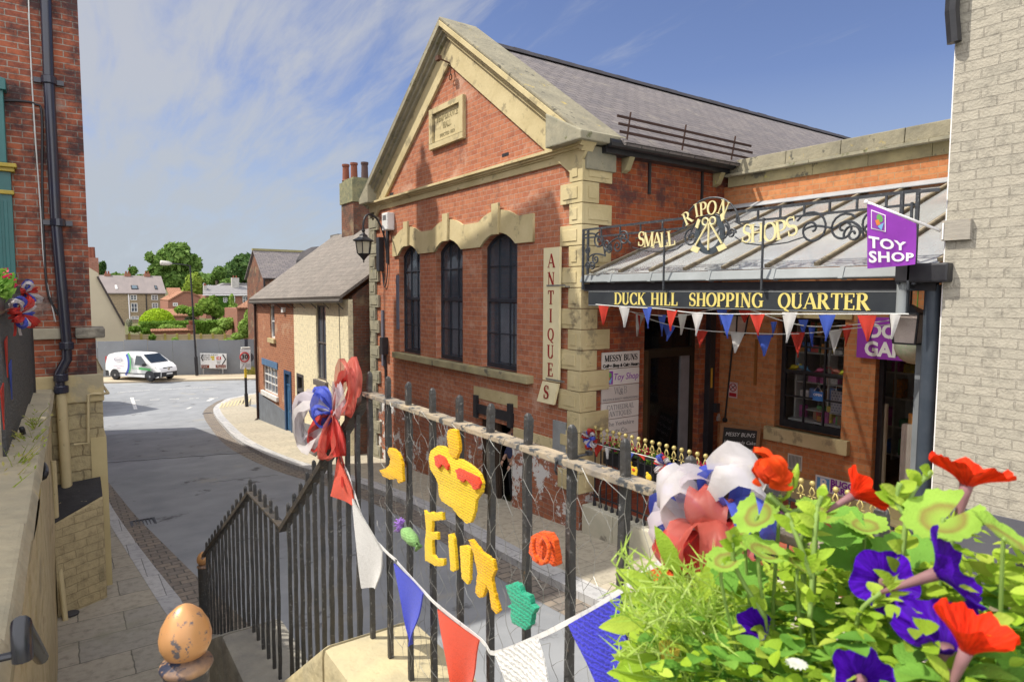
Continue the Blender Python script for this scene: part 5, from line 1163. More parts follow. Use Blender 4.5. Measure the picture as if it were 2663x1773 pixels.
def loop(c, d, up, L, w, th=.0015, open_=.35, n=18):
    """one ribbon loop: leaves the knot along d, bulges and comes back"""
    c, d, up = Vector(c), Vector(d).normalized(), Vector(up); up = (up-d*up.dot(d)).normalized(); s = d.cross(up)
    m = MB(); ph = c.y*90+c.z*50+d.x*9; nw = 6; sk = .25*math.sin(ph)
    def fn(a, b):
        t = 2*math.pi*a; k = min(1, (1-math.cos(t))*.9); r = L*.5*(1-math.cos(t))*(1+.12*sk*(b-.5)); h = open_*L*math.sin(t)*.5*(1-math.cos(t))**.6
        ww = w*(.22+.78*k); cr = .016*L/.2*k*math.sin(b*9+ph+a*5)+.006*L/.2*k*math.sin(a*31+b*13+ph)+(1-k)*.014*math.sin(b*16+ph)
        return c+d*(r+cr*.5)+up*(h+cr+sk*w*(b-.5)*k)+s*ww*(b-.5)
    return m.grid(fn, n, nw)
def ribbon_bow(name, c, r, n, label, nrm=(-1, 0, 0), group=None, tails=2, w=.35, cols=('red', 'white', 'blue')):
    t = thing(name, tuple(c), label, 'ribbon bow', group); nrm = Vector(nrm).normalized(); a1 = nrm.cross(Vector((0, 0, 1))).normalized(); a2 = a1.cross(nrm)
    for k in range(n):
        a = 2*math.pi*k/n+rnd.random()*.3; e = .25+.8*rnd.random(); d = (a1*math.cos(a)+a2*math.sin(a))+nrm*e
        m = loop(c, d, nrm-d.normalized()*.2+Vector((0, 0, .2)), r*(.8+.4*rnd.random()), r*w, open_=.4)
        obj('loop', m, ribm[cols[k % len(cols)]], t, smooth=True)
    for k in range(tails):
        m = MB(); p = Vector(c); sgn = -1 if k % 2 else 1
        pts = [p+Vector((0, 0, 0))+a1*sgn*r*.25*i/6*(1+.2*math.sin(i))-Vector((0, 0, r*1.2*i/6)) for i in range(7)]
        for i in range(6): m.face([pts[i]-a1*r*w*.3, pts[i]+a1*r*w*.3, pts[i+1]+a1*r*w*.3, pts[i+1]-a1*r*w*.3])
        obj('tail', m, ribm[cols[k % len(cols)]], t, smooth=True)
    return t
ribbon_bow('ribbon_rosette', PX(1363, 1008, RX-.06), .17, 12, 'small rosette on the first bar of the gold tipped railing', tails=2)
ribbon_bow('ribbon_rosette', PX(1532, 1068, RX-.06), .16, 12, 'small rosette further right on the gold tipped railing behind the near spikes', tails=2)
bunting(RX-.03, [(1365, 1018), (1400, 1028), (1440, 1037), (1500, 1052), (1540, 1065), (1600, 1085)], [(1364, 1388, (1020, 1026), 1374, 1050, 'red'), (1392, 1402, (1028, 1030), 1398, 1055, 'white'), (1437, 1458, (1038, 1042), 1446, 1066, 'blue'), (1462, 1486, (1042, 1050), 1482, 1058, 'red'), (1508, 1524, (1056, 1062), 1516, 1082, 'white')], 'short bunting hung along the gold tipped terrace railing')
yk = knit('yellow wool', (.78, .52, .03), 70);
def small_crown(c, s, label, wool=None, name='knitted_decoration'):
    t = thing(name, tuple(c), label, 'knitted decoration')
    out = [(-1, -.6), (1, -.6), (1.15, .1), (.9, .5), (.45, .35), (.12, .45), (.12, .95), (-.12, .95), (-.12, .45), (-.5, .3), (-1.0, .4), (-1.15, .0)]
    obj('crown', plate([(a*s, b*s) for a, b in out], [], .02, Vector(c)+Vector((-.0, 0, 0)), UX, UZ), yk, t, bevel=.004)
    for sgn in (-1, 1):
        m = MB(); m.blob(Vector(c)+Vector((-.024, -sgn*.55*s, .05*s)), .25*s, 10, (.25, 1, .8)); obj('red_patch', m, M('red wool', (.60, .06, .03), .95, bs=.6, bsc=90, bd=.004), t)
small_crown(PX(1452, 1078, RX-.05), .12, 'small yellow knitted crown pinned to the gold tipped railing')
m = MB(); c = PX(1492, 1098, RX-.05); m.blob(c, .06, 10, (.3, 1, 1)); m.blob(c+Vector((0, .03, .05)), .03, 8, (.3, 1, 1)); tag(obj('knitted_bee', m, yk, smooth=True), 'tiny yellow knitted figure low on the gold tipped railing', 'knitted figure')
lf_b = leafmat('bedding leaves', [(.10, .26, .03), (.20, .42, .06), (.30, .50, .10)], trans=.3)
def leaf_cloud(c, rad, n, s, rg=rnd, flat=.5):
    m = MB()
    for i in range(n):
        while True:
            p = Vector((rg.uniform(-1, 1), rg.uniform(-1, 1), rg.uniform(-1, 1)))
            if p.length < 1: break
        p = Vector(c)+Vector((p.x*rad[0], p.y*rad[1], p.z*rad[2])); d = Vector((rg.uniform(-1, 1), rg.uniform(-1, 1), rg.uniform(-.3, 1))).normalized(); u = d.orthogonal().normalized(); v = d.cross(u); q = s*rg.uniform(.6, 1.3)
        m.face([p-u*q, p-v*q*flat, p+u*q, p+v*q*flat])
    return m
gp_ = [(1400, 1030), (1420, 1035), (1455, 1046), (1500, 1058), (1590, 1078), (1640, 1090)]
for i, (x, y) in enumerate([(1428, 1030), (1500, 1052), (1625, 1085)]):
    c = PX(x, y, RX+.22); t = thing('railing_planter', tuple(c), ['left', 'middle', 'right'][i]+'most hanging planter of red and green flowers behind the gold tipped railing', 'planter', 'planters behind the terrace railing')
    m = MB(); m.box((c.x-.1, c.y-.3, c.z-.3), (c.x+.1, c.y+.3, c.z-.1)); obj('trough', m, black, t, bevel=.01)
    obj('leaves', leaf_cloud(c, (.14, .36, .12), 260, .035), lf_b, t); obj('flowers', leaf_cloud(c+Vector((-.04, 0, .05)), (.12, .33, .1), 70, .035, flat=.8), M('crimson petals', (.60, .03, .10), .6, bs=0, trans=.3), t)
# ------------------------------------------------------------------ painted brick house on the right
wb = brick('painted brick', (.42, .385, .315), (.395, .365, .30), (.35, .32, .265), bw=.26, rh=.088, ms=.007, bs=1., dark=(.40, .36, .28), darkthr=.70, warp=.02)
rh = thing('cream_house', (6.75, 0, 2), 'tall cream painted brick house with dark plinth at the right edge', 'house')
WX = 6.75; wy = 2.675
m = MB(); m.box((WX, -9, 4.02), (WX+.4, wy, 13.5)); obj('wall', m, wb, rh)
m = MB(); m.box((WX+.4, wy-.02, 3.5), (16, wy, 13.3)); obj('side_wall', m, wb, rh)
m = MB(); m.prism([(WX-.025, wy+.004, 1.5), (WX-.025, -9, 1.5), (WX-.025, -9, 4.3), (WX-.025, wy+.004, 4.04)], (.42, 0, 0)); obj('plinth', m, M('slate grey plinth paint', (.10, .10, .115), .8, (.075, .075, .09), sc_=2, bs=.3, bsc=18, spots=[((.17, .17, .18), .64, 5)]), rh)
m = MB(); m.prism([(WX-.3, wy+.1, 13.5), (WX-.3, -9, 13.5), (WX+4, -9, 17), (WX+4, wy+.1, 17)], (0, 0, .1)); obj('roof', m, slate, rh)
p = PX(2196, 12, WX-.08); m = MB(); m.tube([p+Vector((0, .02, 1.5)), p+Vector((0, .02, -.05)), p+Vector((.03, .0, -.32))], .06, 8); obj('gutter_spout', m, black, rh)
m = MB(); m.box((WX+.02, wy+.001, 4.0), (WX+.06, wy+.018, 8.8)); obj('cable_cover', m, white_t, rh)
wbk = thing('flag_block', (WX-.03, 2.5, 6.5), 'weathered wooden block fixed to the painted wall at the flagpole foot', 'block')
a, b = PX(2166, 508, WX-.05), PX(2230, 550, WX-.05); m = MB(); m.box((WX-.05, b.y, b.z), (WX-.002, a.y, a.z)); obj('block', m, M('weathered board', (.36, .33, .28), .9, (.26, .24, .21), sc_=3, bs=.3, aniso=(3, 3, 18), spots=[((.40, .22, .07), .66, 5)]), wbk)
m = MB(); m.box((WX-.06, a.y-.01, b.z+.01), (WX-.05, a.y-.0-.06+.04, a.z-.02)); obj('socket', m, white_t, wbk)
# ================================================================== LEFT SIDE OF THE STREET
YL = 10.45
lbk = brick('old brick', (.44, .135, .07), (.30, .095, .06), (.40, .35, .29), bw=.235, rh=.078, ms=.007, dark=(.035, .03, .036), darkthr=.50, stain=(.40, .30, .25), stainthr=.62, bs=.7, dsc=1.6)
cream_r = M('flaking cream render', (.56, .47, .27), .95, (.47, .38, .21), sc_=1.5, bs=.6, bsc=7, bd=.03, spots=[((.16, .13, .09), .64, 2.2), ((.40, .35, .24), .58, 1.2), ((.10, .10, .05), .70, 6)])
rubble = brick('cream painted rubble', (.50, .42, .25), (.44, .37, .22), (.33, .27, .16), bw=.34, rh=.19, ms=.012, bs=1., dark=(.17, .15, .11), darkthr=.62, dsc=1.8, warp=.09)
cbrick = brick('cream painted brickwork', (.54, .45, .27), (.48, .40, .24), (.42, .35, .21), bw=.3, rh=.11, ms=.006, bs=.9, dark=(.20, .18, .11), darkthr=.64, dsc=1.4, warp=.05)
lb = thing('corner_building', (-3, 11, 2), 'tall old brick building with blackened corner rising out of the left edge', 'building')
XR = .29
m = MB(); m.box((-6, YL, 5.52), (XR, YL+.35, 12.0)); m.box((-6, YL+.03, 5.36), (XR-.0, YL+.35, 5.52)); m.box((-6, YL, 4.88), (XR+.04, YL+.35, 5.36)); m.box((XR-.34, YL+.35, 4.88), (XR, 19.6, 12.0)); m.box((-6, 19.3, 2), (XR-.34, 19.6, 12)); obj('wall', m, lbk, lb)
hi = MB(); hi.prism([(-6, 12.5, 11.0), (-6, 12.54, 14.15), (-6, 13.06, 18.26), (-6, 15.4, 17.6), (-6, 19.46, 16.3), (-6, 19.6, 11.0)], (6.25, 0, 0)); obj('upper_storey', hi, lbk, lb)
m = MB(); m.box((-.45, 17.53, 12.6), (.249, 18.15, 19.4)); ch_ = obj('chimney', m, lbk, lb); m = MB(); m.lathe([(.13, 19.4), (.11, 19.95)], (.08, 17.9, 0), 10); obj('chimney_pot', m, M('terracotta', (.25, .085, .05), .8), ch_)
nb = thing('row_house', (-3, 25, 1), 'lower brick row house hidden down the left side of the street', 'house')
m = MB(); m.prism([(-6, 19.7, .3), (-6, 19.7, 9.0), (-6, 30, 6.7), (-6, 30, .3)], (6.25, 0, 0)); obj('wall', m, lbk, nb)
nb = thing('gabled_house', (-3, 38, 0), 'small gabled house beyond the gap on the left side of the street', 'house')
m = MB(); m.prism([(-8, 36, 0), (-8, 36, 3.2), (-8, 38.5, 5.7), (-8, 41.1, 3.3), (-8, 41.1, 0)], (8.25, 0, 0)); obj('wall', m, lbk, nb)
m = MB(); m.box((-.42, YL-.05, 5.37), (.02, YL-.001, 5.515)); obj('stone_band', m, M('pale weathered stone', (.50, .45, .34), .95, (.36, .33, .25), sc_=4, bs=.6, spots=[((.07, .07, .06), .66, 7)]), lb, bevel=.012)
m = MB(); m.box((.10, YL-.07, 5.37), (XR+.15, YL+.3, 5.515)); obj('stone_band', m, M('sooty stone', (.34, .31, .25), .95, (.10, .095, .085), sc_=5, bs=.9, bsc=15, bd=.02), lb, bevel=.03)
m = MB(); m.box((-6, YL-.03, 4.50), (XR+.11, YL+.4, 4.88)); m.box((XR-.3, YL+.4, 4.5), (XR+.11, 19.6, 4.88)); obj('plinth_band', m, cream_r, lb, bevel=.02)
m = MB(); m.box((-1.2, YL, 1.6), (XR+.09, YL+.4, 4.498)); m.box((XR-.3, YL+.4, .8), (XR+.09, 19.6, 4.498)); obj('base_wall', m, rubble, lb)
m = MB(); m.box((XR-.07, YL-.02, 1.75), (XR+.115, YL-.001, 4.0)); m.box((XR+.0905, YL, 1.75), (XR+.115, YL+1.0, 4.0)); obj('corner_render', m, M('smooth cream render', (.56, .47, .26), .9, (.48, .40, .22), sc_=2, bs=.2, spots=[((.10, .10, .06), .74, 3)]), lb)
bt = MB(); A = [PY(133, 1195, YL-.55), PY(228, 1135, YL-.55)]
bx0, bx1, by0 = -.215, XR+.03, YL-.62
bt.prism([(bx0, by0-.25, 1.7), (bx1, by0+.1, 1.7), (bx1, by0+.1, 2.86), (bx0, by0-.25, 2.76)], (0, .9, 0)); bt.v = [Vector((p.x, min(p.y, YL-.01), p.z)) for p in bt.v]
bo = thing('buttress', (0, YL-.4, 2), 'low cream brick buttress with black sloping top below the downpipe', 'buttress')
m = MB(); P4 = [(bx0, by0-.25), (bx1, by0+.12), (bx1, YL-.022), (bx0, YL-.022)]; zt = [3.14, 3.30, 3.44, 3.40]
i = len(m.v)
m.v += [Vector((a, b, 1.7)) for a, b in P4]+[Vector((a, b, z)) for (a, b), z in zip(P4, zt)]
m.f += [[3,2,1,0],[0,1,5,4],[1,2,6,5],[2,3,7,6],[3,0,4,7],[4,5,6,7]]
obj('body', m, cbrick, bo, bevel=.025)
m = MB(); m.prism([Vector((a*.98+.002, b+.012*(1 if k < 2 else -1), z+.004)) for k, ((a, b), z) in enumerate(zip(P4, zt))], (0, 0, .012)); obj('bitumen_top', m, M('bitumen', (.025, .025, .03), .6, (.04, .04, .045), sc_=6, bs=.5, spots=[((.34, .29, .18), .66, 9)]), bo)
dp = thing('downpipe', (.05, YL-.1, 2.8), 'cast iron downpipe on the brick corner, black above and cream below the bend', 'downpipe')
t = lambda x, y: PY(x, y, YL-.09)
m = MB(); m.tube([PY(103, -60, YL-.09), t(112, 180), t(128, 500), t(153, 790)], .062, 14); m.tube([t(153, 780), t(154, 826), t(136, 858), t(139, 905)], .06, 14); up_ = obj('upper_pipe', m, M('sky-tinted black gloss', (.022, .026, .05), .22, (.03, .03, .04), sc_=4, bs=.05, spec=.6), dp, smooth=True, autosm=50)  # reflected sky blue is mixed into the black gloss colour
for (x, y) in ((112, 185), (133, 512), (153, 795), (140, 868), (141, 895)):
    m = MB(); c = t(x, y); m.lathe([(.075, -.05), (.085, -.04), (.085, .04), (.075, .05)], c, 14);
    if y < 600: m.box((c.x-.16, YL-.04, c.z-.03), (c.x+.16, YL-.002, c.z+.03))
    obj('collar', m, MATS['sky-tinted black gloss'], up_)
m = MB(); m.tube([t(140, 900), t(154, 1120)], .062, 14); obj('lower_pipe', m, M('flaking cream pipe', (.58, .49, .29), .6, (.50, .42, .25), sc_=3, bs=.2, spots=[((.03, .03, .035), .66, 5)]), dp, smooth=True, autosm=50)
m = MB(); m.tube([Vector((-.19, YL-.72, 3.9)), Vector((-.185, YL-.76, 2.7)), Vector((-.14, YL-1.0, 1.95))], .03, 10); p2 = tag(obj('slim_pipe', m, MATS['flaking cream pipe']), 'slim cream pipe running down between retaining wall and buttress', 'pipe')
m = MB(); s_ = lambda x, y: PY(x, y, YL-.02)
m.tube(smooth_line([s_(0, 231), s_(55, 233), s_(82, 240), s_(96, 262), s_(97, 420), s_(101, 560), s_(112, 680), s_(150, 745)]), .014, 6); tag(obj('black_cable', m, black), 'thick black cable looping down the old brick wall', 'cable')
m = MB(); m.tube(smooth_line([s_(65, -20), s_(70, 120), s_(80, 300), s_(93, 480), s_(103, 620), s_(128, 740)]), .008, 5); tag(obj('white_cable', m, cordm), 'thin white cable down the old brick wall left of the pipe', 'cable')
m = MB(); s_ = lambda x, y: PY(x, y, YL-.05); m.tube([s_(234, 905), s_(215, 905), s_(203, 908), s_(203, 1018), s_(170, 1022)], .018, 6); m.tube([s_(234, 905)+Vector((0, 0, 0)), s_(250, 906)+Vector((0, .1, 0)), s_(238, 893)+Vector((0, .5, 0))], .018, 6); tag(obj('wall_conduit', m, MATS['flaking cream pipe']), 'thin cream conduit bent round the rendered corner', 'conduit')
tealm = M('teal paint', (.025, .16, .155), .35, (.02, .12, .12), sc_=2, bs=.06, spec=.5)
ts = thing('teal_shopfront', (-.9, YL-.1, 5), 'teal painted shop front with gold mouldings at the left edge', 'shopfront')
x1 = PY(36, 620, YL-.12).x; zt_ = PY(20, 395, YL-.12).z; zb = 4.9
m = MB(); m.box((x1-.35, YL-.1, zb), (x1-.0, YL-.002, zt_));
for k in range(4): m.box((x1-.30+k*.07, YL-.112, zb+.1), (x1-.26+k*.07, YL-.1, zt_-.35))
obj('pilaster', m, tealm, ts, bevel=.005)
for z_, h_, p_ in ((zt_, .05, .05), (zt_+.05, .05, .08), (zt_-.28, .05, .03)):
    m = MB(); m.box((x1-.6, YL-.1-p_, z_), (x1+p_*.8, YL-.002, z_+h_)); obj('moulding', m, M('gold paint', (.52, .40, .07), .45, bs=.1), ts, bevel=.008)
m = MB(); m.box((x1-.7, YL-.16, zt_+.1), (x1-.03, YL-.002, zt_+1.0)); m.prism([(x1+.0, YL-.2, zt_+.98), (x1+.0, YL-.2, zt_+1.12), (x1-.8, YL-.2, zt_+1.3), (x1-.8, YL-.2, zt_+.98)], (0, .198, 0)); obj('console', m, tealm, ts, bevel=.01)
so = thing('unseen_left_shop', (-4, 5, 4.7), 'unseen shop building on the left, placed and sized to shade the coping', 'shop')
m = MB(); m.box((-7, 3.2, 3), (-2.5, 8.7, 9.3)); obj('wall', m, lbk, so)  # unseen block, its height and span set to shade coping and plinth
rw = thing('retaining_wall', (-.2, 6, 2), 'cream rendered retaining wall with stone coping beside the steps', 'wall')
WXL = -.2
m = MB(); n = 40
def bulge(y, z): return WXL-.012*math.sin(y*2.1+z*3)-.02*math.sin(y*.9)-.02*max(0, (4.6-z))*.0
m2 = MB()
m2.grid(lambda u, v: (bulge(1+u*(YL-1), 1.6+v*3.1), 1+u*(YL-1), 1.6+v*3.1), 50, 16)
m2.v += []; obj('face', m2, M('peeling cream render', (.60, .51, .32), .95, (.50, .42, .25), sc_=1.1, bs=.9, bsc=5, bd=.05, spots=[((.40, .34, .22), .57, .9), ((.47, .39, .22), .54, 3.2), ((.17, .06, .04), .64, 2.2), ((.22, .18, .12), .66, 6)]), rw, smooth=True)
m = MB(); m.box((WXL-.4, 1, 1.6), (WXL-.06, YL-.01, 4.6)); obj('core', m, cbrick, rw)
y = 1.0;
while y < YL-.3:
    m = MB(); y2 = min(y+1.25, YL-.02); z = 5.02-.037*(y-1.5)
    m.prism([(WXL-.42, y, z-.16), (WXL+.03, y, z-.16), (WXL+.045, y, z-.05), (WXL+.02, y, z), (WXL-.42, y, z+.01)], (0, y2-y-.006, 0)); obj('coping_stone', m, M('worn coping stone', (.42, .36, .24), .95, (.30, .27, .19), sc_=3, bs=.8, bsc=10, bd=.02, spots=[((.42, .34, .10), .66, 3)]), rw, bevel=.015); y += 1.25
m = MB(); m.box((-7, 1, 3), (WXL-.42, YL-.002, 4.72)); struct('upper_pavement', m, flag_m)
lr = thing('wall_railing', (-.5, 6, 4.8), 'close set black railing on the left retaining wall', 'railing')
LRX = WXL-.165
for i in range(42):
    y = 9.70-i*.105; z = 5.02-.037*(y-1.5)
    m = MB(); m.bar((LRX, y, z-.02), (LRX, y, 5.98), .022, .022); m.lathe([(.014, 5.98), (.008, 6.03), (0, 6.05)], (LRX, y, 0), 4); obj('bar', m, black_r, lr)
m = MB(); m.bar((LRX, 4.95, 5.86), (LRX, 9.8, 5.86), .045, .014); obj('rail', m, M('rusty rail', (.22, .14, .08), .9, (.08, .06, .05), sc_=8, bs=.5), lr)
m = MB(); m.lathe([(.035, 4.7), (.035, 6.02), (.045, 6.03), (.02, 6.1)], (LRX, 9.86, 0), 10); obj('end_post', m, black_r, lr)
ribbon_bow('ribbon_bow', PX(30, 722, LRX+.06)+Vector((.02, 0, 0)), .13, 10, 'big red, white and blue bow hanging on the left wall railing', nrm=(1, -.7, 0), tails=2)
ribbon_bow('ribbon_bow', PX(55, 672, LRX+.03), .15, 7, 'smaller bow on the far end of the left wall railing', nrm=(1, -.5, 0), tails=1)
t = thing('window_basket', tuple(PX(8, 660, LRX)), 'leafy flower basket on the left wall railing at the photo edge', 'planter')
c = PX(-4, 655, LRX); m = MB(); m.box((c.x-.1, c.y-.5, c.z-.2), (c.x+.02, c.y+.1, c.z-.08)); obj('trough', m, black, t)
obj('leaves', leaf_cloud(c, (.09, .45, .12), 240, .035), lf_b, t); obj('flowers', leaf_cloud(c+Vector((.02, 0, .02)), (.08, .45, .09), 30, .03, flat=.8), MATS['crimson petals'], t)
for k, (xa, cc) in enumerate(((12, 'red'), (22, 'blue'), (3, 'red'))):
    a = PX(xa, 775+k*55, LRX+.02); m = MB(); m.prism([a+Vector((0, .12, .0)), a+Vector((0, -.12, -.02)), a+Vector((0, -.02, -.28))], (.006, 0, 0)); tag(obj('loose_pennant', m, cloth[cc]), ['upper red pennant inside the left wall railing', 'blue pennant inside the left wall railing', 'lower red pennant at the very left of the wall railing'][k], 'pennant')
grass_m = leafmat('weed leaves', [(.22, .30, .04), (.36, .44, .08), (.46, .40, .14)], trans=.35)
def tuft(c, n, h, spread, label, rg):
    m = MB()
    for i in range(n):
        a = rg.random()*6.28; L = h*rg.uniform(.5, 1.1); d = Vector((math.cos(a)*spread, math.sin(a)*spread, 1)).normalized(); b = Vector(c)+Vector((rg.uniform(-.03, .03), rg.uniform(-.22, .22), 0)); s = d.cross(Vector((math.sin(a), -math.cos(a), 0))).normalized()*.006
        bend = Vector((math.cos(a), math.sin(a), -.4))*L*.25
        p = [b, b+d*L*.5+bend*.2, b+d*L+bend]
        m.face([p[0]-s, p[0]+s, p[1]+s*.8, p[1]-s*.8]); m.face([p[1]-s*.8, p[1]+s*.8, p[2]])
        for j in range(4):
            q = p[0].lerp(p[1], .4+.6*rg.random()) if j < 2 else p[1].lerp(p[2], rg.random()); e = Vector((rg.uniform(-1, 1), rg.uniform(-1, 1), rg.uniform(.1, .8))).normalized()*.035; f_ = e.cross(d).normalized()*.007; m.face([q, q+e*.5+f_, q+e, q+e*.5-f_])
    return tag(obj('weed', m, grass_m), label, 'weed', 'weeds on the left coping')
for i, (x, y, h_) in enumerate(((92, 1030, .32), (60, 1085, .36), (40, 1150, .36), (100, 985, .3), (12, 1240, .22))):
    tuft(PZ(x, y, 4.82)-Vector((.06, 0, 0)), 12, h_*.72, .5, ['second weed tuft from the wall end on the left coping', 'tall pale weed in the middle of the left coping', 'green weed tuft nearer the camera on the left coping', 'farthest weed tuft on the coping by the black hose', 'nearest small weed sprig on the left coping'][i], random.Random(i))
m = MB(); m.tube(smooth_line([PX(50, 985, LRX+.05), PX(62, 1020, LRX+.06), PX(85, 1050, LRX+.12), PX(104, 1075, LRX+.2), PX(102, 1095, LRX+.2), PX(88, 1102, LRX+.14)]), .02, 8); tag(obj('black_hose', m, black, smooth=True), 'thick black cable end curling over the left coping', 'cable')
hr = thing('stair_handrail', (-.1, .8, 5), 'black tubular handrail on the retaining wall at the lower left corner', 'handrail')
hx = -.105; q = lambda x, y, d=0: PX(x, y, hx-d)
m = MB(); m.tube(smooth_line([q(52, 1435)+Vector((.0, -.06, -.12)), q(44, 1470), q(40, 1445), q(52, 1436), q(70, 1470), q(100, 1520), q(140, 1580), q(175, 1640)], 4)[5:], .022, 12); a = q(48, 1440); m = MB(); d_ = (q(140, 1580)-a).normalized(); m.tube([a+Vector((0, 0, -.075)), a+Vector((0, -.0, -.02)), a+Vector((0, .012, 0))+d_*.0, a+d_*.04, a+d_*.9], .02, 12); obj('rail', m, M('glossy black rail', (.02, .022, .03), .25, bs=.05, spec=.6), hr, smooth=True, autosm=60)
m = MB(); m.tube([a+Vector((0, 0, -.06)), a+Vector((-.1, .03, -.07))], .009, 8); b = a+d_*.17; m.tube([b+Vector((0, 0, -.0)), b+Vector((0, .0, -.045)), b+Vector((-.1, .02, -.05))], .008, 8); obj('bracket', m, MATS['glossy black rail'], hr)
m = MB(); c = PG(163, 1412, .06); m.lathe([(.09, 0), (.09, .02), (.05, .03)], c, 12); tag(obj('drain_cover', m, dgm), 'small round iron cover at the foot of the cream wall', 'cover')
# ================================================================== COTTAGES
CX = 6.3
def wall_front(mb_out, holes): pass
redb = brick('cottage red brick', (.44, .17, .085), (.36, .13, .07), (.46, .38, .27), bw=.23, rh=.078, ms=.007, dark=(.20, .09, .06), darkthr=.68, stain=(.52, .36, .24), stainthr=.60, bs=.5)
crmb = brick('cottage cream painted brick', (.90, .80, .55), (.86, .76, .52), (.80, .70, .47), bw=.24, rh=.08, ms=.006, bs=.7, dark=(.60, .51, .33), darkthr=.7)
endb = brick('sooty end brick', (.22, .085, .05), (.16, .07, .045), (.17, .13, .10), bw=.23, rh=.08, ms=.008, dark=(.07, .055, .045), darkthr=.52, stain=(.26, .20, .12), stainthr=.58, bs=.9)
croof = brick('cottage stone slate', (.235, .205, .18), (.19, .17, .15), (.13, .11, .095), bw=.42, rh=.25, ms=.008, dark=(.25, .22, .19), darkthr=.6, bs=.7, warp=.03)
cy = [16.86, 21.95, 27.1]
ez = lambda y: 5.84-.018*(y-16.9)
def cottage(name, label, y0, y1, wallm, holes, plinth):
    t = thing(name, (CX, (y0+y1)/2, gz(y0)), label, 'cottage')
    obj('wall', plate([(-y1, .5), (-y0, .5), (-y0, ez(y0)-.02), (-y1, ez(y1)-.02)], holes, .3, (CX+.3, 0, 0), UX, UZ), wallm, t)
    m = MB(); rx, rz = CX+3.3, 8.35
    m.prism([(CX-.22, y0-.05 if y0 < 20 else y0, ez(y0)-.0), (CX-.22, y1+(.12 if y1 > 25 else 0), ez(y1)-.0), (rx, y1+(.12 if y1 > 25 else 0), rz), (rx, y0-.05 if y0 < 20 else y0, rz)], (-.03, 0, .07))
    m.prism([(rx, y0, rz), (rx, y1+(.12 if y1 > 25 else 0), rz), (rx+3.4, y1+(.12 if y1 > 25 else 0), 5.7), (rx+3.4, y0, 5.7)], (.03, 0, .07)); obj('roof', m, croof, t)
    m = MB(); m.tube([(CX-.2, y0, ez(y0)-.06), (CX-.2, y1+.06, ez(y1)-.06)], .06, 8);
    g_ = obj('gutter', m, M('grey brown gutter', (.13, .115, .10), .6), t)
    for k in range(5):
        yy_ = y0+.4+k*(y1-y0-.6)/4; m = MB(); m.bar((CX-.2, yy_, ez(yy_)-.1), (CX-.01, yy_, ez(yy_)-.28), .02, .02); obj('gutter_bracket', m, black, g_)
    return t
ca = cottage('cream_cottage', 'cream painted brick cottage with stone slate roof next to the hall', cy[0], cy[1]-.002, crmb, [[(-19.62, 3.35), (-18.72, 3.35), (-18.72, 5.62), (-19.62, 5.62)], [(-21.68, .9), (-21.0, .9), (-21.0, 3.32), (-21.68, 3.32)], [(-19.7, 1.55), (-18.75, 1.55), (-18.75, 3.12), (-19.7, 3.12)]] , None)
cbt = cottage('brick_cottage', 'red brick cottage with blue front door at the street corner', cy[1], cy[2], redb, [[(-25.0, 4.3), (-24.35, 4.3), (-24.35, 5.56), (-25.0, 5.56)], [(-26.2, 2.18), (-24.15, 2.18), (-24.15, 3.2), (-26.2, 3.2)], [(-23.16, .8), (-22.4, .8), (-22.4, 3.22), (-23.16, 3.22)]], None)
m = MB(); m.prism([(CX+.122, cy[0]-.006, .9), (CX+6.6, cy[0]-.006, .9), (CX+6.6, cy[0]-.006, 5.7), (CX+3.3, cy[0]-.006, 8.3), (CX+.122, cy[0]-.006, 5.90)], (0, .3, 0)); obj('end_wall', m, endb, ca)
m = MB(); m.box((CX-.012, cy[0]-.01, .9), (CX-.002, cy[0]+.3, 5.8)); m.box((CX-.012, cy[0]-.012, .9), (CX+.12, cy[0]-.002, 5.75)); obj('painted_corner', m, crmb, ca)
m = MB(); m.prism([(CX+.3, cy[2]-.3, .5), (CX+6.6, cy[2]-.3, .5), (CX+6.6, cy[2]-.3, 5.6), (CX+3.3, cy[2]-.3, 8.3), (CX+.3, cy[2]-.3, 5.7)], (0, .3, 0)); obj('end_wall', m, redb, cbt)
m = MB(); m.prism([(CX-.02, 27.1, .5), (CX-.02, 23.17, .5), (CX-.02, 23.17, 1.78), (CX-.02, 27.1, 2.0)], (.019, 0, 0)); m.prism([(CX-.02, 22.39, .6), (CX-.02, 21.96, .6), (CX-.02, 21.96, 1.80), (CX-.02, 22.39, 1.8)], (.019, 0, 0)); obj('plinth', m, M('blue grey plinth', (.17, .19, .22), .8, bs=.2), cbt)
m = MB(); m.prism([(CX-.02, 21.94, .7), (CX-.02, 21.69, .7), (CX-.02, 21.69, 1.9), (CX-.02, 21.94, 1.9)], (.019, 0, 0)); m.prism([(CX-.02, 20.98, .7), (CX-.02, 16.9, .9), (CX-.02, 16.9, 2.1), (CX-.02, 20.98, 1.75)], (.019, 0, 0)); obj('plinth', m, M('grey plinth', (.22, .22, .23), .8, bs=.2), ca)
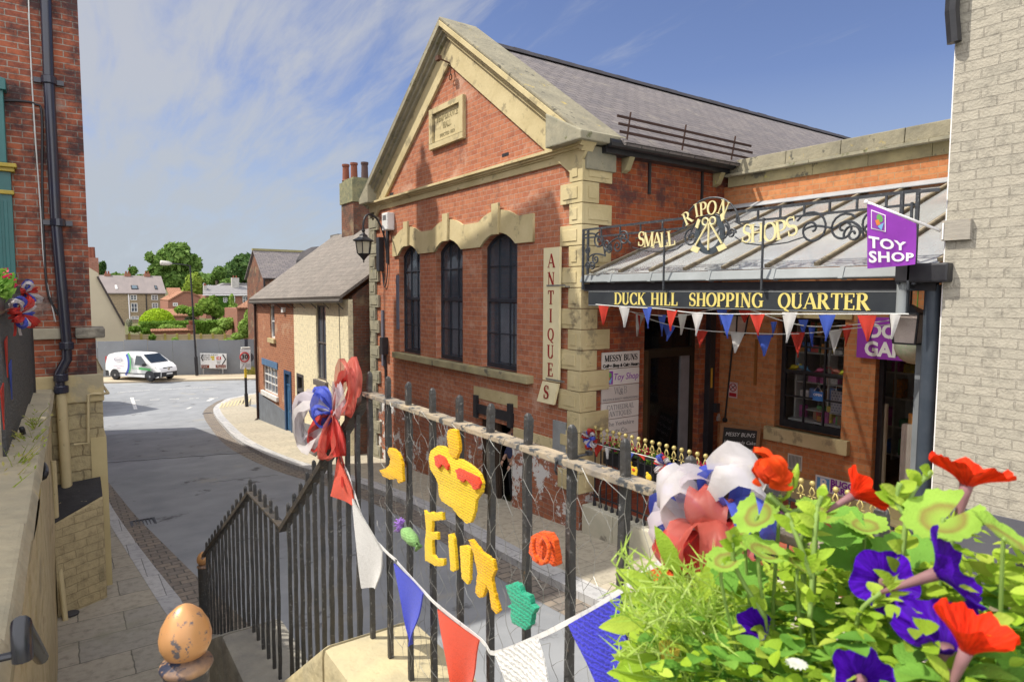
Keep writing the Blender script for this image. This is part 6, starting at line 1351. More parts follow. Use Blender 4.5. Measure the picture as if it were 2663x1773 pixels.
def cwin(par, y0, y1, z0, z1, fm, nx, nz, sill, sillm, mid=False, dep=.05, name='window'):
    x = CX+dep; fw = .06
    f_ = obj(name, plate([(-y1, z0), (-y0, z0), (-y0, z1), (-y1, z1)], [[(-y1+fw, z0+fw), (-y0-fw, z0+fw), (-y0-fw, z1-fw), (-y1+fw, z1-fw)]], .06, (x+.06, 0, 0), UX, UZ), fm, par)
    m = MB()
    for i in range(1, nx): m.box((x+.01, y0+fw+(y1-y0-2*fw)*i/nx-.018, z0+fw), (x+.045, y0+fw+(y1-y0-2*fw)*i/nx+.018, z1-fw))
    for i in range(1, nz): m.box((x+.006, y0+fw, z0+fw+(z1-z0-2*fw)*i/nz-.02), (x+.041, y1-fw, z0+fw+(z1-z0-2*fw)*i/nz+.02))
    if nx > 1 or nz > 1: obj('glazing_bars', m, fm, f_)
    m = MB(); m.box((x+.035, y0+fw*.8, z0+fw*.8), (x+.04, y1-fw*.8, z1-fw*.8)); obj('pane', m, winglass, f_)
    m = MB(); m.box((CX-.09, y0-.12, z0-.17), (CX+dep, y1+.12, z0-.002)); obj('sill', m, sillm, f_, bevel=.008)
    return f_
brownf = M('grey brown sash', (.13, .11, .10), .5); whitef = M('white frame', (.74, .73, .70), .5, bs=0)
cwin(ca, 18.72, 19.62, 3.35, 5.62, brownf, 2, 2, None, M('brown sill', (.15, .13, .12), .7))
cwin(ca, 18.75, 19.7, 1.55, 3.12, brownf, 2, 2, None, MATS['brown sill'])
cwin(cbt, 24.35, 25.0, 4.3, 5.56, whitef, 1, 2, None, stone)
w2_ = cwin(cbt, 24.15, 26.2, 2.18, 3.2, whitef, 4, 3, None, M('white sill', (.7, .69, .66), .6))
m = MB(); m.box((CX-.03, 24.05, 3.2), (CX-.001, 26.3, 3.44)); obj('blue_lintel', m, M('blue lintel paint', (.10, .19, .33), .6, bs=.2), cbt)
bluep = M('blue door paint', (.05, .14, .28), .4, bs=.08)
m = MB(); m.box((CX-.03, 23.05, 1.0), (CX+.1, 23.2, 3.28)); m.box((CX-.03, 22.36, 1.0), (CX+.1, 22.46, 3.28)); m.box((CX-.03, 22.46, 3.16), (CX+.1, 23.05, 3.28)); fr = obj('door_frame', m, M('dark blue door paint', (.02, .07, .17), .45, bs=.08), cbt)
m = MB(); m.box((CX+.04, 22.46, 1.0), (CX+.09, 23.05, 2.75));
for (a, b, c, d) in ((22.52, 22.73, 1.2, 1.8), (22.79, 22.99, 1.2, 1.8), (22.52, 22.73, 1.9, 2.6), (22.79, 22.99, 1.9, 2.6)): m.box((CX+.028, a, c), (CX+.04, b, d))
dr_ = obj('door', m, bluep, cbt); m = MB(); m.blob((CX+.01, 22.55, 1.9), .04, 8); obj('handle', m, M('brass', (.5, .4, .2), .3, metal=.8, bs=0), dr_)
m = MB(); m.box((CX+.05, 22.46, 2.8), (CX+.055, 23.05, 3.16)); obj('fanlight', m, winglass, cbt); m = MB()
for i in (1, 2): m.box((CX+.03, 22.46+i*.197-.015, 2.8), (CX+.05, 22.46+i*.197+.015, 3.16))
m.box((CX+.02, 22.46, 2.75), (CX+.09, 23.05, 2.8)); obj('fanlight_bars', m, bluep, cbt)
m = MB(); m.box((CX-.02, 21.58, 1.0), (CX+.1, 21.7, 3.32)); m.box((CX-.02, 20.98, 1.0), (CX+.1, 21.08, 3.32)); m.box((CX-.02, 21.08, 3.22), (CX+.1, 21.58, 3.32)); m.box((CX-.03, 21.08, 2.72), (CX+.1, 21.58, 2.82)); obj('door_frame', m, M('dark grey door paint', (.075, .07, .07), .5), ca)
m = MB(); m.box((CX+.2, 21.0, .9), (CX+.22, 21.7, 3.3)); obj('door', m, M('dull grey door', (.14, .135, .13), .6), ca)
m = MB()
for i in range(7): m.bar((CX+.04, 21.12+i*.07, 1.15), (CX+.04, 21.12+i*.07, 2.70), .016, .016)
for z_ in (1.15, 1.85, 2.4, 2.7): m.bar((CX+.04, 21.08, z_), (CX+.04, 21.58, z_), .016, .02)
for i in range(4): m.tube(spiral((CX+.035, 21.2+.12*i, 2.1), .07, 1.3, 0, (0, 1, 0), UZ, 1 if i % 2 else -1, 14), .008, 4)
obj('iron_gate', m, black, ca)
m = MB(); m.tube([(CX-.06, 27.0, ez(27)-.1), (CX-.07, 26.98, 3.9), (CX-.06, 26.96, .95), (CX-.18, 26.9, .86)], .05, 8); obj('downpipe', m, M('dark brown pipe', (.05, .025, .02), .5), cbt, smooth=True, autosm=50)
m = MB(); a, b = PX(752, 700, CX-.01), PX(752, 930, CX-.01); m.tube([(CX-.012, 17.55, 5.7), (CX-.012, 17.5, 3.1)], .008, 4); m.tube([(CX-.012, 17.5, 3.1), (CX-.012, 18.1, 3.2), (CX-.012, 18.7, 3.4), (CX-.012, 18.75, 2.6)], .008, 4); obj('cable', m, black, ca)
m = MB(); m.box((CX-.1, 22.9, 5.30), (CX-.001, 23.1, 5.48)); obj('alarm_box', m, MATS['white plastic'], cbt)
m = MB(); m.box((9.3, 24.2, 7.6), (10.1, 25.5, 9.5)); c1 = obj('chimney', m, endb, ca)
m = MB(); m.box((9.25, 24.15, 9.5), (10.15, 25.55, 10.35)); m.box((9.33, 24.23, 10.35), (10.07, 25.47, 10.45)); obj('chimney_head', m, M('mossy chimney stone', (.26, .24, .13), .95, (.13, .14, .09), sc_=6, bs=.8, spots=[((.10, .10, .08), .6, 8)]), c1)
for i, (xx_, yy_, c_) in enumerate(((9.45, 25.35, 0), (9.6, 24.85, 0), (9.9, 24.5, 1))):
    m = MB(); m.lathe([(.16, 10.45), (.14, 10.5), (.125, 11.0), (.15, 11.02), (.15, 11.1), (.12, 11.1)], (xx_, yy_, 0), 12); obj('chimney_pot', m, M('terracotta', (.25, .085, .05), .8) if not c_ else M('sooty pot', (.10, .06, .055), .8), c1)
bb = thing('slate_house', (13, 44, 0), 'dark brick house with grey slate roof rising behind the cottages', 'house')
rA, rB, eA = PY(604, 577, 47), PY(800, 577, 47), PY(604, 641, 44.4)
m = MB(); m.box((eA.x+.12, 44.6, 0), (rB.x+6, 49.4, eA.z-.02)); m.prism([(eA.x+.12, 44.6, eA.z-.02), (eA.x+.12, 49.4, eA.z-.02), (eA.x+.12, 47, rA.z-.1)], (.3, 0, 0)); obj('wall', m, endb, bb)
m = MB(); m.prism([(eA.x, 44.4, eA.z), (rB.x+6, 44.4, eA.z), (rB.x+6, 47, rA.z), (eA.x, 47, rA.z)], (0, -.03, .06)); m.prism([(eA.x, 47, rA.z), (rB.x+6, 47, rA.z), (rB.x+6, 49.6, eA.z), (eA.x, 49.6, eA.z)], (0, .03, .06)); obj('roof', m, slate, bb)
m = MB(); m.box((eA.x-.02, 46.85, rA.z), (rB.x+6, 47.15, rA.z+.14)); obj('ridge', m, M('mossy ridge', (.30, .27, .13), .9), bb)
m = MB(); p = PY(608, 650, 44.3); m.tube([(p.x, 44.35, eA.z), (p.x, 44.35, 1)], .06, 6); obj('downpipe', m, black, bb)
m = MB(); c = PX(740, 592, 13.0); m.lathe([(1.5, -1.4), (1.5, -.2), (1.2, .3), (.6, .6), (0, .68)], c, 16); obj('turret', m, lead, bb)
m = MB(); c = PX(771, 560, 10.5); m.box((c.x-.1, c.y-.6, c.z-2), (c.x+.5, c.y+.4, c.z+.4)); obj('stack', m, M('grey stack', (.16, .15, .14), .9), bb)
# ================================================================== JUNCTION AND WHAT LIES BEYOND
Q = lambda x, y: ((220+x/4.906)/KP, (600+y/4.906)/KP)
def pq_(x, y, Y): return PY(*Q(x, y), Y)
hA, hB = (0, 52), (10, 48.1)
ho = thing('hoarding', (5, 50, .2), 'long plain grey painted hoarding behind the parked van', 'hoarding')
hm = M('grey hoarding paint', (.22, .235, .25), .85, (.185, .195, .21), sc_=.5, bs=.15, bsc=30, spots=[((.28, .29, .30), .68, 2)])
xs_ = [-14, -8, -5, -2.6, -.2, 1.7, 3.2, 4.55, 6.0, 7.4, 8.75, 10.1, 11.5, 13, 14.6, 16.5, 19]
for i, (a, b) in enumerate(zip(xs_, xs_[1:])):
    ya, yb_ = hoardY(a), hoardY(b); dz = .04*math.sin(i*2.3)
    top = 2.70 if a < 8 else 2.68
    m = MB(); m.prism([(a+.008, ya, .12), (b-.008, yb_, .12), (b-.008, yb_, top+dz), (a+.008, ya, top+dz)], (.004*(i % 2), .06+.012*(i % 3), 0)); obj('panel', m, hm, ho)
m = MB(); p = PL(566, 800, hA, hB); m.box((p.x-.1, p.y-.06, .1), (p.x+.1, p.y-.005, 2.72)); obj('post', m, M('dark hoarding post', (.05, .055, .07), .8), ho)
lp = thing('street_lamp', tuple(PG(453, 863)), 'tall black street lamp column with a long arm in front of the hoarding', 'street lamp')
LY_ = 48.3; b = PY(453, 863, LY_); t_ = PY(437, 610, LY_); e_ = PY(392, 606, LY_-.3); h_ = PY(378, 605, LY_-.4)
m = MB(); m.tube([b, b+(t_-b)*.17, b+(t_-b)*.172, t_], [.11, .11, .065, .05], 10); obj('column', m, black, lp, smooth=True, autosm=50)
m = MB(); m.tube(smooth_line([t_+Vector((0, 0, -.05)), t_+(e_-t_)*.3+Vector((0, 0, .0)), e_]), .035, 8); obj('arm', m, black, lp)
m = MB(); d_ = (h_-e_).normalized(); m.tube([e_-d_*.1, e_+d_*.1, e_+d_*.6, h_+d_*.25], [.06, .14, .16, .05], 10); obj('lamp_head', m, M('pale lamp housing', (.60, .58, .52), .4), lp, smooth=True)
ds = thing('direction_sign', tuple(PY(490, 860, 48.6)), 'white direction sign with black chevron arrows and brown panels by the hoarding', 'road sign')
DA, DB = (7.0, 48.85), (9.2, 48.0)
q = lambda x, y, d=0: PL(x, y, (DA[0]-d*.36, DA[1]-d*.93), (DB[0]-d*.36, DB[1]-d*.93))
c4 = [q(460, 812), q(521, 813), q(521, 848), q(462, 846)]
wsg = M('white sign face', (.72, .73, .72), .5, bs=0, var=.05)
m = MB(); m.prism(c4[::-1], (.02, .05, 0)); bo_ = obj('board', m, wsg, ds)
blk_s = M('black sign print', (.02, .02, .022), .5, bs=0); brown_s = M('brown sign panel', (.20, .045, .02), .5, bs=0); yel_s = M('yellow sign panel', (.60, .48, .03), .5, bs=0); red_s = M('red sign panel', (.55, .03, .03), .5, bs=0)
def panel(par, name, x0, y0, x1, y1, mat_, d=.015):
    m = MB(); m.prism([q(x0, y1, d), q(x1, y1, d), q(x1, y0, d), q(x0, y0, d)], (.003, .008, 0)); return obj(name, m, mat_, par)
def chev(xa, ya, xt, yt, xb, yb2):
    m = MB(); m.bar(q(xa, ya, .02), q(xt, yt, .02), .06, .02, (.4, .9, 0)); m.bar(q(xt, yt, .02), q(xb, yb2, .02), .06, .02, (.4, .9, 0)); obj('chevron', m, blk_s, bo_)
chev(467, 815, 463, 822, 467, 830); chev(512, 815, 519, 826, 511, 838)
panel(bo_, 'route_panel', 484, 819, 493, 823, yel_s); panel(bo_, 'route_panel', 487, 824, 493, 828, yel_s); pr = panel(bo_, 'hospital_panel', 498, 820, 508, 827, red_s)
pb1 = panel(bo_, 'tourist_panel', 463, 839, 481, 846, brown_s); pb2 = panel(bo_, 'tourist_panel', 496, 839, 519, 846, brown_s)
RU = (q(521, 825)-q(460, 825)); RU.z = 0
for body, x, y, s in (('Boroughbridge A168 (A1)', 481, 816, .13), ('Harrogate', 474, 821, .14), ('Thirsk A61', 475, 826, .14), ('Coach', 503, 831, .13), ('Park', 503, 835, .13)):
    obj('lettering', text(body, s, q(x, y, .022), RU, UZ, .003, xs=.8), blk_s, bo_)
obj('lettering', text('H', .2, q(503, 823.5, .03), RU, UZ, .003, bold=.01), wsg, pr); obj('lettering', text('Canal', .14, q(471, 842.5, .03), RU, UZ, .003), wsg, pb1); obj('lettering', text('Museums', .14, q(508, 842.5, .03), RU, UZ, .003), wsg, pb2)
for xx in (467, 512):
    p = q(xx, 835, -.06); m = MB(); m.tube([(p.x, p.y, .12), (p.x, p.y, p.z+.4)], .04, 8); obj('post', m, M('galvanised post', (.42, .43, .44), .5, metal=.4, bs=.1), ds)
b = PG(568, 935, .11); t3 = thing('speed_limit_sign', tuple(b), 'speed limit sign with red ringed 30 on a black and yellow post at the corner', 'road sign')
SY = b.y; q3 = lambda x, y, d=0: PY(x, y, SY-d)
m = MB(); m.tube([b, q3(566, 905)], .085, 10); m.tube([q3(566, 905), q3(565, 868)], .06, 10); obj('post', m, black, t3)
m = MB(); m.tube([q3(565, 868), q3(564, 845)], .062, 10); obj('yellow_sleeve', m, M('yellow post wrap', (.62, .44, .03), .6), t3)
m = MB(); m.prism([q3(553, 848, .05), q3(577, 849, .05), q3(576, 803, .05), q3(553, 803, .05)], (0, .03, 0)); bo_ = obj('board', m, wsg, t3)
m = MB(); c = q3(562.5, 821, .09); c1 = q3(576, 821, .09); rr_ = (c1-c).length*.82
m.tube([c+Vector((math.cos(a*.2618)*rr_*.92, 0, math.sin(a*.2618)*rr_)) for a in range(25)], .028, 6); obj('ring', m, MATS['red sign panel'], bo_)
obj('lettering', text('30', .30, q3(562.8, 821, .075), (1, 0, 0), UZ, .004, bold=.006), blk_s, bo_)
obj('lettering', text('Zone\nENDS', .1, q3(570, 840, .075), (1, 0, 0), UZ, .004), M('grey sign print', (.25, .25, .26), .5, bs=0), bo_); m = MB(); m.bar(q3(556, 846, .075), q3(562, 836, .075), .02, .01, (0, 1, 0)); obj('slash', m, M('grey sign print', (.25, .25, .26)), bo_)
m = MB(); a = q3(557, 802, .02); m.lathe([(.0, 0), (.22, 0), (.22, .03), (0, .03)], q3(573, 822, -.01), 14, axis=(0, 1, 0)); obj('back_disc', m, M('dark sign back', (.08, .08, .09), .6), t3)
m = MB(); m.box((a.x-.02, SY-.06, a.z), (a.x+.36, SY+.2, a.z+.07)); obj('sign_light', m, M('pale lamp housing', (.6, .58, .52)), t3)
m = MB(); p = PG(545, 932, .125)
for i in range(9):
    a, b_ = PG(505+i*8, 938-i*1.2, .118), PG(512+i*8, 926-i*1.4, .118)
    m.bar(a, b_, .06, .012)
struct('tactile_paving', m, M('buff tactile paving', (.62, .52, .30), .9))
rg = random.Random(4)
def grass_clump(c, r, n, h, mat_, name, label):
    m = MB()
    for i in range(n):
        a = rg.random()*6.28; q_ = r*math.sqrt(rg.random()); b = Vector((c.x+q_*math.cos(a), c.y+q_*math.sin(a)*.6, c.z)); L = h*rg.uniform(.5, 1.1); d = Vector((rg.uniform(-.5, .5), rg.uniform(-.5, .5), 1)).normalized()*L; s = Vector((.03, 0, 0)); m.face([b-s, b+s, b+d*.6+s*.6, b+d*.6-s*.6]); m.face([b+d*.6-s*.6, b+d*.6+s*.6, b+d+Vector((rg.uniform(-.1, .1), 0, -.05))])
    return tag(obj(name, m, mat_), label, 'grass')
grass_clump(Vector((11.0, 47.2, .2)), .7, 260, .75, leafmat('dry grass', [(.35, .28, .08), (.26, .28, .06), (.45, .36, .12)]), 'grass_clump', 'clump of dry golden grass against the hoarding behind the speed limit sign')
# ------------------------------------------------------------------ van
vp = PZ(266, 873, .29); th = R(17); ca_, sa_ = math.cos(th), math.sin(th)
hd = Vector((.822*ca_-.57*sa_, -.57*ca_-.822*sa_, 0)).normalized(); lf = Vector((-hd.y, hd.x, 0))
van = thing('parked_van', tuple(vp), 'white panel van with blue and green swoosh parked in front of the hoarding', 'van')
WB, HW = 2.85, .84
VM = Matrix(((hd.x, lf.x, 0, vp.x+lf.x*HW*.95), (hd.y, lf.y, 0, vp.y+lf.y*HW*.95), (0, 0, 1, vp.z), (0, 0, 0, 1)))
V3 = lambda x, y, z: VM @ Vector((x, y, z))
vwhite = M('white van paint', (.78, .78, .77), .25, var=.03, bs=0, spec=.5); vblk = M('black van plastic', (.035, .037, .042), .5, bs=.05); vgl = glass('van glass', (.02, .028, .034), .05)
prof = [(-.72, .30), (-.76, .55), (-.75, 1.0), (-.70, 1.45), (-.58, 1.66), (-.3, 1.74), (.6, 1.775), (1.75, 1.76), (2.0, 1.715), (2.32, 1.52), (2.84, 1.15), (3.08, 1.07), (3.42, .90), (3.55, .72), (3.58, .45), (3.53, .28), (3.3, .24), (-.4, .26)]
def hw(x, z):
    w_ = HW*(1-.0*z)
    if z > 1.0: w_ -= .16*((z-1.0)/.8)**1.3
    if x > 2.95: w_ -= .20*((x-2.95)/.63)**2
    return w_
m = MB(); n = len(prof); NS = 8
for k in range(NS+1):
    s = -1+2*k/NS
    for (x, z) in prof:
        f = 1-.02*abs(s)**6
        m.v.append(V3(x, s*hw(x, z), z-.03*abs(s)**4*(1 if z > 1.6 else 0)))
for k in range(NS):
    for j in range(n):
        a, b = k*n+j, k*n+(j+1) % n; m.f.append([a, b, b+n, a+n])
m.f.append(list(range(n))[::-1] if False else [j for j in range(n)][::-1]); m.f.append([NS*n+j for j in range(n)])
obj('body', m, vwhite, van, smooth=True, autosm=35)
def vside(pts, name, mat_, par=van, d=.004, s=-1, th_=.006):
    m = MB(); f = [V3(x, s*(hw(x, z)+d), z) for x, z in pts]; m.prism(f, lf*(-s)*-th_*-1 if False else lf*s*th_); return obj(name, m, mat_, par)
vside([(1.660, 1.02), (2.660, 1.02), (2.520, 1.22), (2.100, 1.60), (1.700, 1.62)], 'side_window', vgl)
vside([(1.660, 1.02), (2.100, 1.60), (1.700, 1.62)], 'window_trim', vblk, d=.001, th_=.001)
for s in (-1,):
    vside([(-0.760, .26), (-0.480, .26), (-0.520, .60), (-0.760, .62)], 'rear_bumper', vblk); vside([(0.330, .44), (2.540, .44), (2.540, .50), (0.330, .50)], 'rubbing_strip', vblk)
    vside([(3.090, .24), (3.540, .26), (3.570, .62), (3.190, .60)], 'bumper_side', vblk)
def vfront(pts, name, mat_, par=van, off=(0.012, 0, .012)):
    m = MB(); f = [V3(x+off[0], y, z+off[2]) for x, y, z in pts]; m.prism(f, hd*.01); return obj(name, m, mat_, par)
vfront([(2.800, -.70, 1.20), (2.800, .70, 1.20), (2.140, .60, 1.68), (2.140, -.60, 1.68)], 'windscreen', vgl)
vfront([(3.530, -.42, .62), (3.530, .42, .62), (3.440, .36, .86), (3.440, -.36, .86)], 'grille', vblk)
vfront([(3.555, -.62, .28), (3.555, .62, .28), (3.565, .62, .58), (3.565, -.62, .58)], 'front_bumper', vblk, off=(0.020, 0, 0))
vfront([(3.585, -.24, .42), (3.585, .24, .42), (3.585, .24, .52), (3.585, -.24, .52)], 'number_plate', wsg, off=(0.020, 0, 0))
for s in (-1, 1):
    m = MB(); m.prism([V3(3.400, s*.50, .66), V3(3.340, s*.66, .66), V3(3.160, s*.74, .90), V3(3.340, s*.52, .90)], hd*.06+Vector((0, 0, .03))+lf*s*.03); obj('headlight', m, M('headlight glass', (0.550, .58, .60), .12, bs=0, spec=.9), van)
m = MB(); m.lathe([(0, 0), (0.085, 0), (0.085, .015), (0, .015)], V3(3.540, 0, .76), 14, axis=hd); obj('badge', m, M('silver', (0.600, .6, .58)), van)
m = MB(); c = V3(2.560, -.98, 1.08); m.obox(c, hd*.06, lf*.10, Vector((0, 0, .09))); obj('mirror', m, vblk, van, bevel=.02)
m = MB(); m.obox(V3(-0.760, -.76, 1.25), hd*.02, lf*.05, Vector((0, 0, .25))); obj('tail_light', m, MATS['red sign panel'], van)
tyre = M('tyre rubber', (0.025, .025, .027), .9, bs=.2); rimm = M('grey steel rim', (0.330, .33, .34), .4, metal=.5, bs=.05)
for x in (0, WB):
    for s in (-1, 1):
        m = MB(); m.lathe([(.2, -.10), (.29, -.10), (.315, -.06), (.315, .06), (.29, .10), (.2, .10)], V3(x, s*(HW-.10), .315), 20, axis=lf*s); w_ = obj('wheel', m, tyre, van, smooth=True, autosm=40)
        m = MB(); m.lathe([(0, .105), (.07, .105), (.09, .07), (.16, .06), (.20, .10), (.205, .09)], V3(x, s*(HW-.10), .315), 18, axis=lf*s); obj('rim', m, rimm, w_)
    m = MB(); f = [V3(x+.40*math.cos(a*.2618), -hw(x, .5)-.003, .315+.40*math.sin(a*.2618)) for a in range(0, 13)]+[V3(x-.4, -hw(x, .3)-.003, .25), V3(x+.4, -hw(x, .3)-.003, .25)]; m.prism(f, lf*-.001); obj('wheel_arch', m, vblk, van)
blu = M('blue vinyl', (.07, .10, .42), .4, bs=0); grn = M('green vinyl', (.12, .42, .15), .4, bs=0)
def swoosh(cx, r0, r1, a0, a1, mat_, d):
    pts = [(cx+r1*math.cos(R(a)), 1.02+r1*1.0*math.sin(R(a))) for a in range(a0, a1+1, 6)]; pts += [(cx+r0*math.cos(R(a)), 1.02+r0*math.sin(R(a))) for a in range(a1, a0-1, -6)]
    m = MB()
    k = len(pts)//2
    for i in range(k-1):
        f = [pts[i], pts[i+1], pts[-2-i], pts[-1-i]]; m.prism([V3(x, -(hw(x, max(z, .3))+d), z) for x, z in f], lf*-.002)
    obj('swoosh', m, mat_, van)
swoosh(.30, .80, .96, -48, 48, blu, .005); swoosh(.32, .95, 1.06, -30, 48, grn, .008)
vside([(2.0, .74), (2.95, .70), (2.95, .84), (2.0, .90)], 'green_flash', grn, d=.006, th_=.002)
vt_ = M('grey vinyl print', (.30, .25, .36), .5, bs=0)
def vtext(body, s, x, z, mat_=vt_, xs=1): obj('lettering', text(body, s, V3(x, -(hw(x, z)+.008), z), hd, UZ, .003, xs=xs), mat_, van)
vtext('ChemDry', .16, .28, 1.33); vtext('Carpet & Upholstery', .1, .35, .92, M('pink vinyl print', (.45, .22, .38), .5, bs=0)); vtext('Cleaning', .1, .35, .79, MATS['pink vinyl print']); vtext('01765 600 100', .11, 1.75, .80, grn)
m = MB(); m.tube([V3(.28+.34*math.cos(a*.2618), -(hw(.3, 1.33)+.009), 1.33+.15*math.sin(a*.2618)) for a in range(25)], .01, 4); obj('logo_ring', m, vt_, van)
m = MB(); m.tube([V3(2.86+.17*math.sin(a*.2618), .34*math.cos(a*.2618)*1.0-.05, 1.105-.09*math.sin(a*.2618)+.0) for a in range(25)], .013, 4); obj('bonnet_ring', m, vt_, van)
# ------------------------------------------------------------------ beige gable
bg2 = thing('beige_house', (2, 54, 0), 'blank beige rendered gable wall with a twin pot chimney left of the gardens', 'house')
bren = M('beige render', (.47, .42, .30), .95, (.42, .37, .27), sc_=.5, bs=.2, bsc=20, spots=[((.36, .33, .27), .66, 1.2)])
g2 = [PY(180, 800, 54), PY(290, 800, 54), PY(287, 747, 54), PY(228, 640, 54), PY(226, 628, 54), PY(180, 600, 54)]
m = MB(); m.prism(g2, (0, 6, 0)); obj('wall', m, bren, bg2)
m = MB(); a, b = PY(286, 748, 53.9), PY(224, 636, 53.9); m.bar(a+Vector((0, 3, 0)), b+Vector((0, 3, 0)), 6.2, .12); obj('verge', m, M('dark verge tiles', (.06, .05, .045), .9), bg2)
m = MB(); a, b = PY(190, 640, 54.2), PY(226, 593, 54.2); m.box((a.x, 54.1, a.z), (b.x, 55.2, b.z)); c1 = obj('chimney', m, brick('far brick', (.34, .15, .10), (.28, .12, .08), (.3, .24, .2), bs=0), bg2)
for xx in (206, 214):
    p = PY(xx, 593, 54.6); m = MB(); m.lathe([(.15, 0), (.13, .75)], p, 10); obj('chimney_pot', m, M('terracotta', (.25, .085, .05)), c1)
# ------------------------------------------------------------------ garden fence, hedge, bushes
fe = thing('garden_fence', (8, 58, 1.8), 'weathered timber garden fence showing above the hoarding', 'fence')
fwood = M('fence wood', (.50, .40, .24), .9, (.40, .31, .19), sc_=3, bs=.3, aniso=(8, 8, .5)); FY = 57.0
for i in range(12):
    xa = 268+i*27.5; a, b = PY(xa, 768, FY), PY(xa+27, 768, FY)
    m = MB(); m.box((a.x, FY, 1.2), (b.x, FY+.05, a.z-.05)); m.box((a.x, FY-.02, a.z-.16), (b.x, FY, a.z-.05)); obj('fence_panel', m, fwood, fe)
    m = MB(); m.box((b.x-.02, FY-.08, 1.2), (b.x+.14, FY+.06, a.z+.02)); obj('post', m, M('yellow-lit post', (.42, .35, .10), .9), fe)  # yellow of the sunlight is put into the post colour
green = lambda nme, a, b, c, **k: leafmat(nme, [a, b, c], **k)
g_hedge = green('hedge leaves', (.10, .20, .02), (.16, .30, .035), (.22, .38, .06)); g_dome = green('golden green leaves', (.30, .46, .015), (.38, .56, .02), (.46, .62, .04), trans=.25)
g_tree = green('tree leaves', (.10, .19, .04), (.15, .26, .055), (.22, .34, .08)); g_dark = green('dark tree leaves', (.055, .12, .035), (.085, .165, .045), (.13, .22, .06)); g_willow = green('yellow green leaves', (.26, .36, .05), (.32, .42, .06), (.22, .32, .05)); g_shrub = green('shrub leaves', (.22, .36, .06), (.30, .46, .09), (.38, .52, .14)); g_apple = green('apple tree leaves', (.15, .26, .04), (.22, .35, .05), (.30, .42, .08))
barkm = M('bark', (.07, .055, .04), .95, bs=.6)
def crown_mesh(lobes, n, s, rg, fill=.35, droop=0):
    m = MB(); tot = sum(l[1][0]*l[1][2] for l in lobes)
    for c, rad in lobes:
        k = int(n*rad[0]*rad[2]/tot)
        for i in range(k):
            d = Vector((rg.gauss(0, 1), rg.gauss(0, 1), rg.gauss(0, 1))).normalized(); r = 1-fill*rg.random()**2 if rg.random() < .8 else rg.random(); r *= 1+.10*math.sin(d.x*9+c[0])*math.sin(d.z*8)+.06*rg.gauss(0, 1)
            p = Vector(c)+Vector((d.x*rad[0]*r, d.y*rad[1]*r, d.z*rad[2]*r-droop*rg.random()*rad[2]))
            nn_ = (d+Vector((rg.gauss(0, .6), rg.gauss(0, .6), rg.gauss(0, .6)))).normalized(); u = nn_.orthogonal().normalized(); a = rg.random()*6.28; v = nn_.cross(u); u, v = u*math.cos(a)+v*math.sin(a), v*math.cos(a)-u*math.sin(a); q_ = s*rg.uniform(.55, 1.3)
            m.face([p-u*q_, p-v*q_*.55+nn_*q_*.15, p+u*q_, p+v*q_*.55-nn_*q_*.1])
    return m
def tree(name, base, trunk_h, lobes, n, s, mat_, label, seed, cat='tree', group=None, tr=.3, droop=0, fill=.35):
    rg_ = random.Random(seed); t = thing(name, tuple(base), label, cat, group)
    m = MB(); top = Vector(base)+Vector((0, 0, trunk_h)); m.tube([Vector(base)-Vector((0, 0, .3)), Vector(base)+Vector((.02, 0, trunk_h*.5)), top], [tr, tr*.75, tr*.6], 8)
    for c, rad in lobes: m.tube([top-Vector((0, 0, trunk_h*.2)), top.lerp(Vector(c), .5)+Vector((0, 0, .1*rad[2])), Vector(c)], [tr*.5, tr*.3, tr*.08], 6)
    obj('trunk', m, barkm, t, smooth=True)
    obj('crown', crown_mesh(lobes, n, s, rg_, fill, droop), mat_, t); return t
def LB(x, y, Y, rx, rz, ry=None):     # lobe seen at (x, y) px, radii in px of the print, standing Y metres off
    p = PY(x, y, Y); k = (PY(x+10, y, Y)-PY(x, y, Y)).x/10*.82
    return ((p.x, p.y, p.z), (rx*k, (ry or rx)*k, rz*k))
c = PY(362, 742, 66); k = (PY(405, 742, 66).x-PY(320, 742, 66).x)/2*.97
t = thing('dome_bush', (c.x, c.y, 1.8), 'large clipped golden green dome shaped bush in the garden', 'bush')
m = MB(); rg_ = random.Random(3)
for i in range(6500):
    a = rg_.random()*6.28; ph = math.acos(rg_.random()); d = Vector((math.sin(ph)*math.cos(a), math.sin(ph)*math.sin(a), math.cos(ph))); r = (1+.025*math.sin(a*9)*math.sin(ph*7)+.02*rg_.gauss(0, 1)); p = Vector((c.x+d.x*k*r, c.y+d.y*k*r, 3.05+d.z*k*.98*r-.0))
    u = d.orthogonal().normalized(); v = d.cross(u); b_ = rg_.random()*6.28; u2 = u*math.cos(b_)+v*math.sin(b_); v2 = d.cross(u2); q_ = .075*rg_.uniform(.6, 1.3); nn_ = d*.04*rg_.gauss(0, 1)
    m.face([p-u2*q_, p-v2*q_*.6+nn_, p+u2*q_, p+v2*q_*.6-nn_])
obj('crown', m, g_dome, t); m = MB(); m.lathe([(k*.6, 1.7), (k*.94, 3.05), (k*.8, 3.9), (k*.4, 4.4), (0, 4.5)], (c.x, c.y, -.05), 20); obj('core', m, M('leaf shade', (.06, .10, .01), 1, bs=0), t)
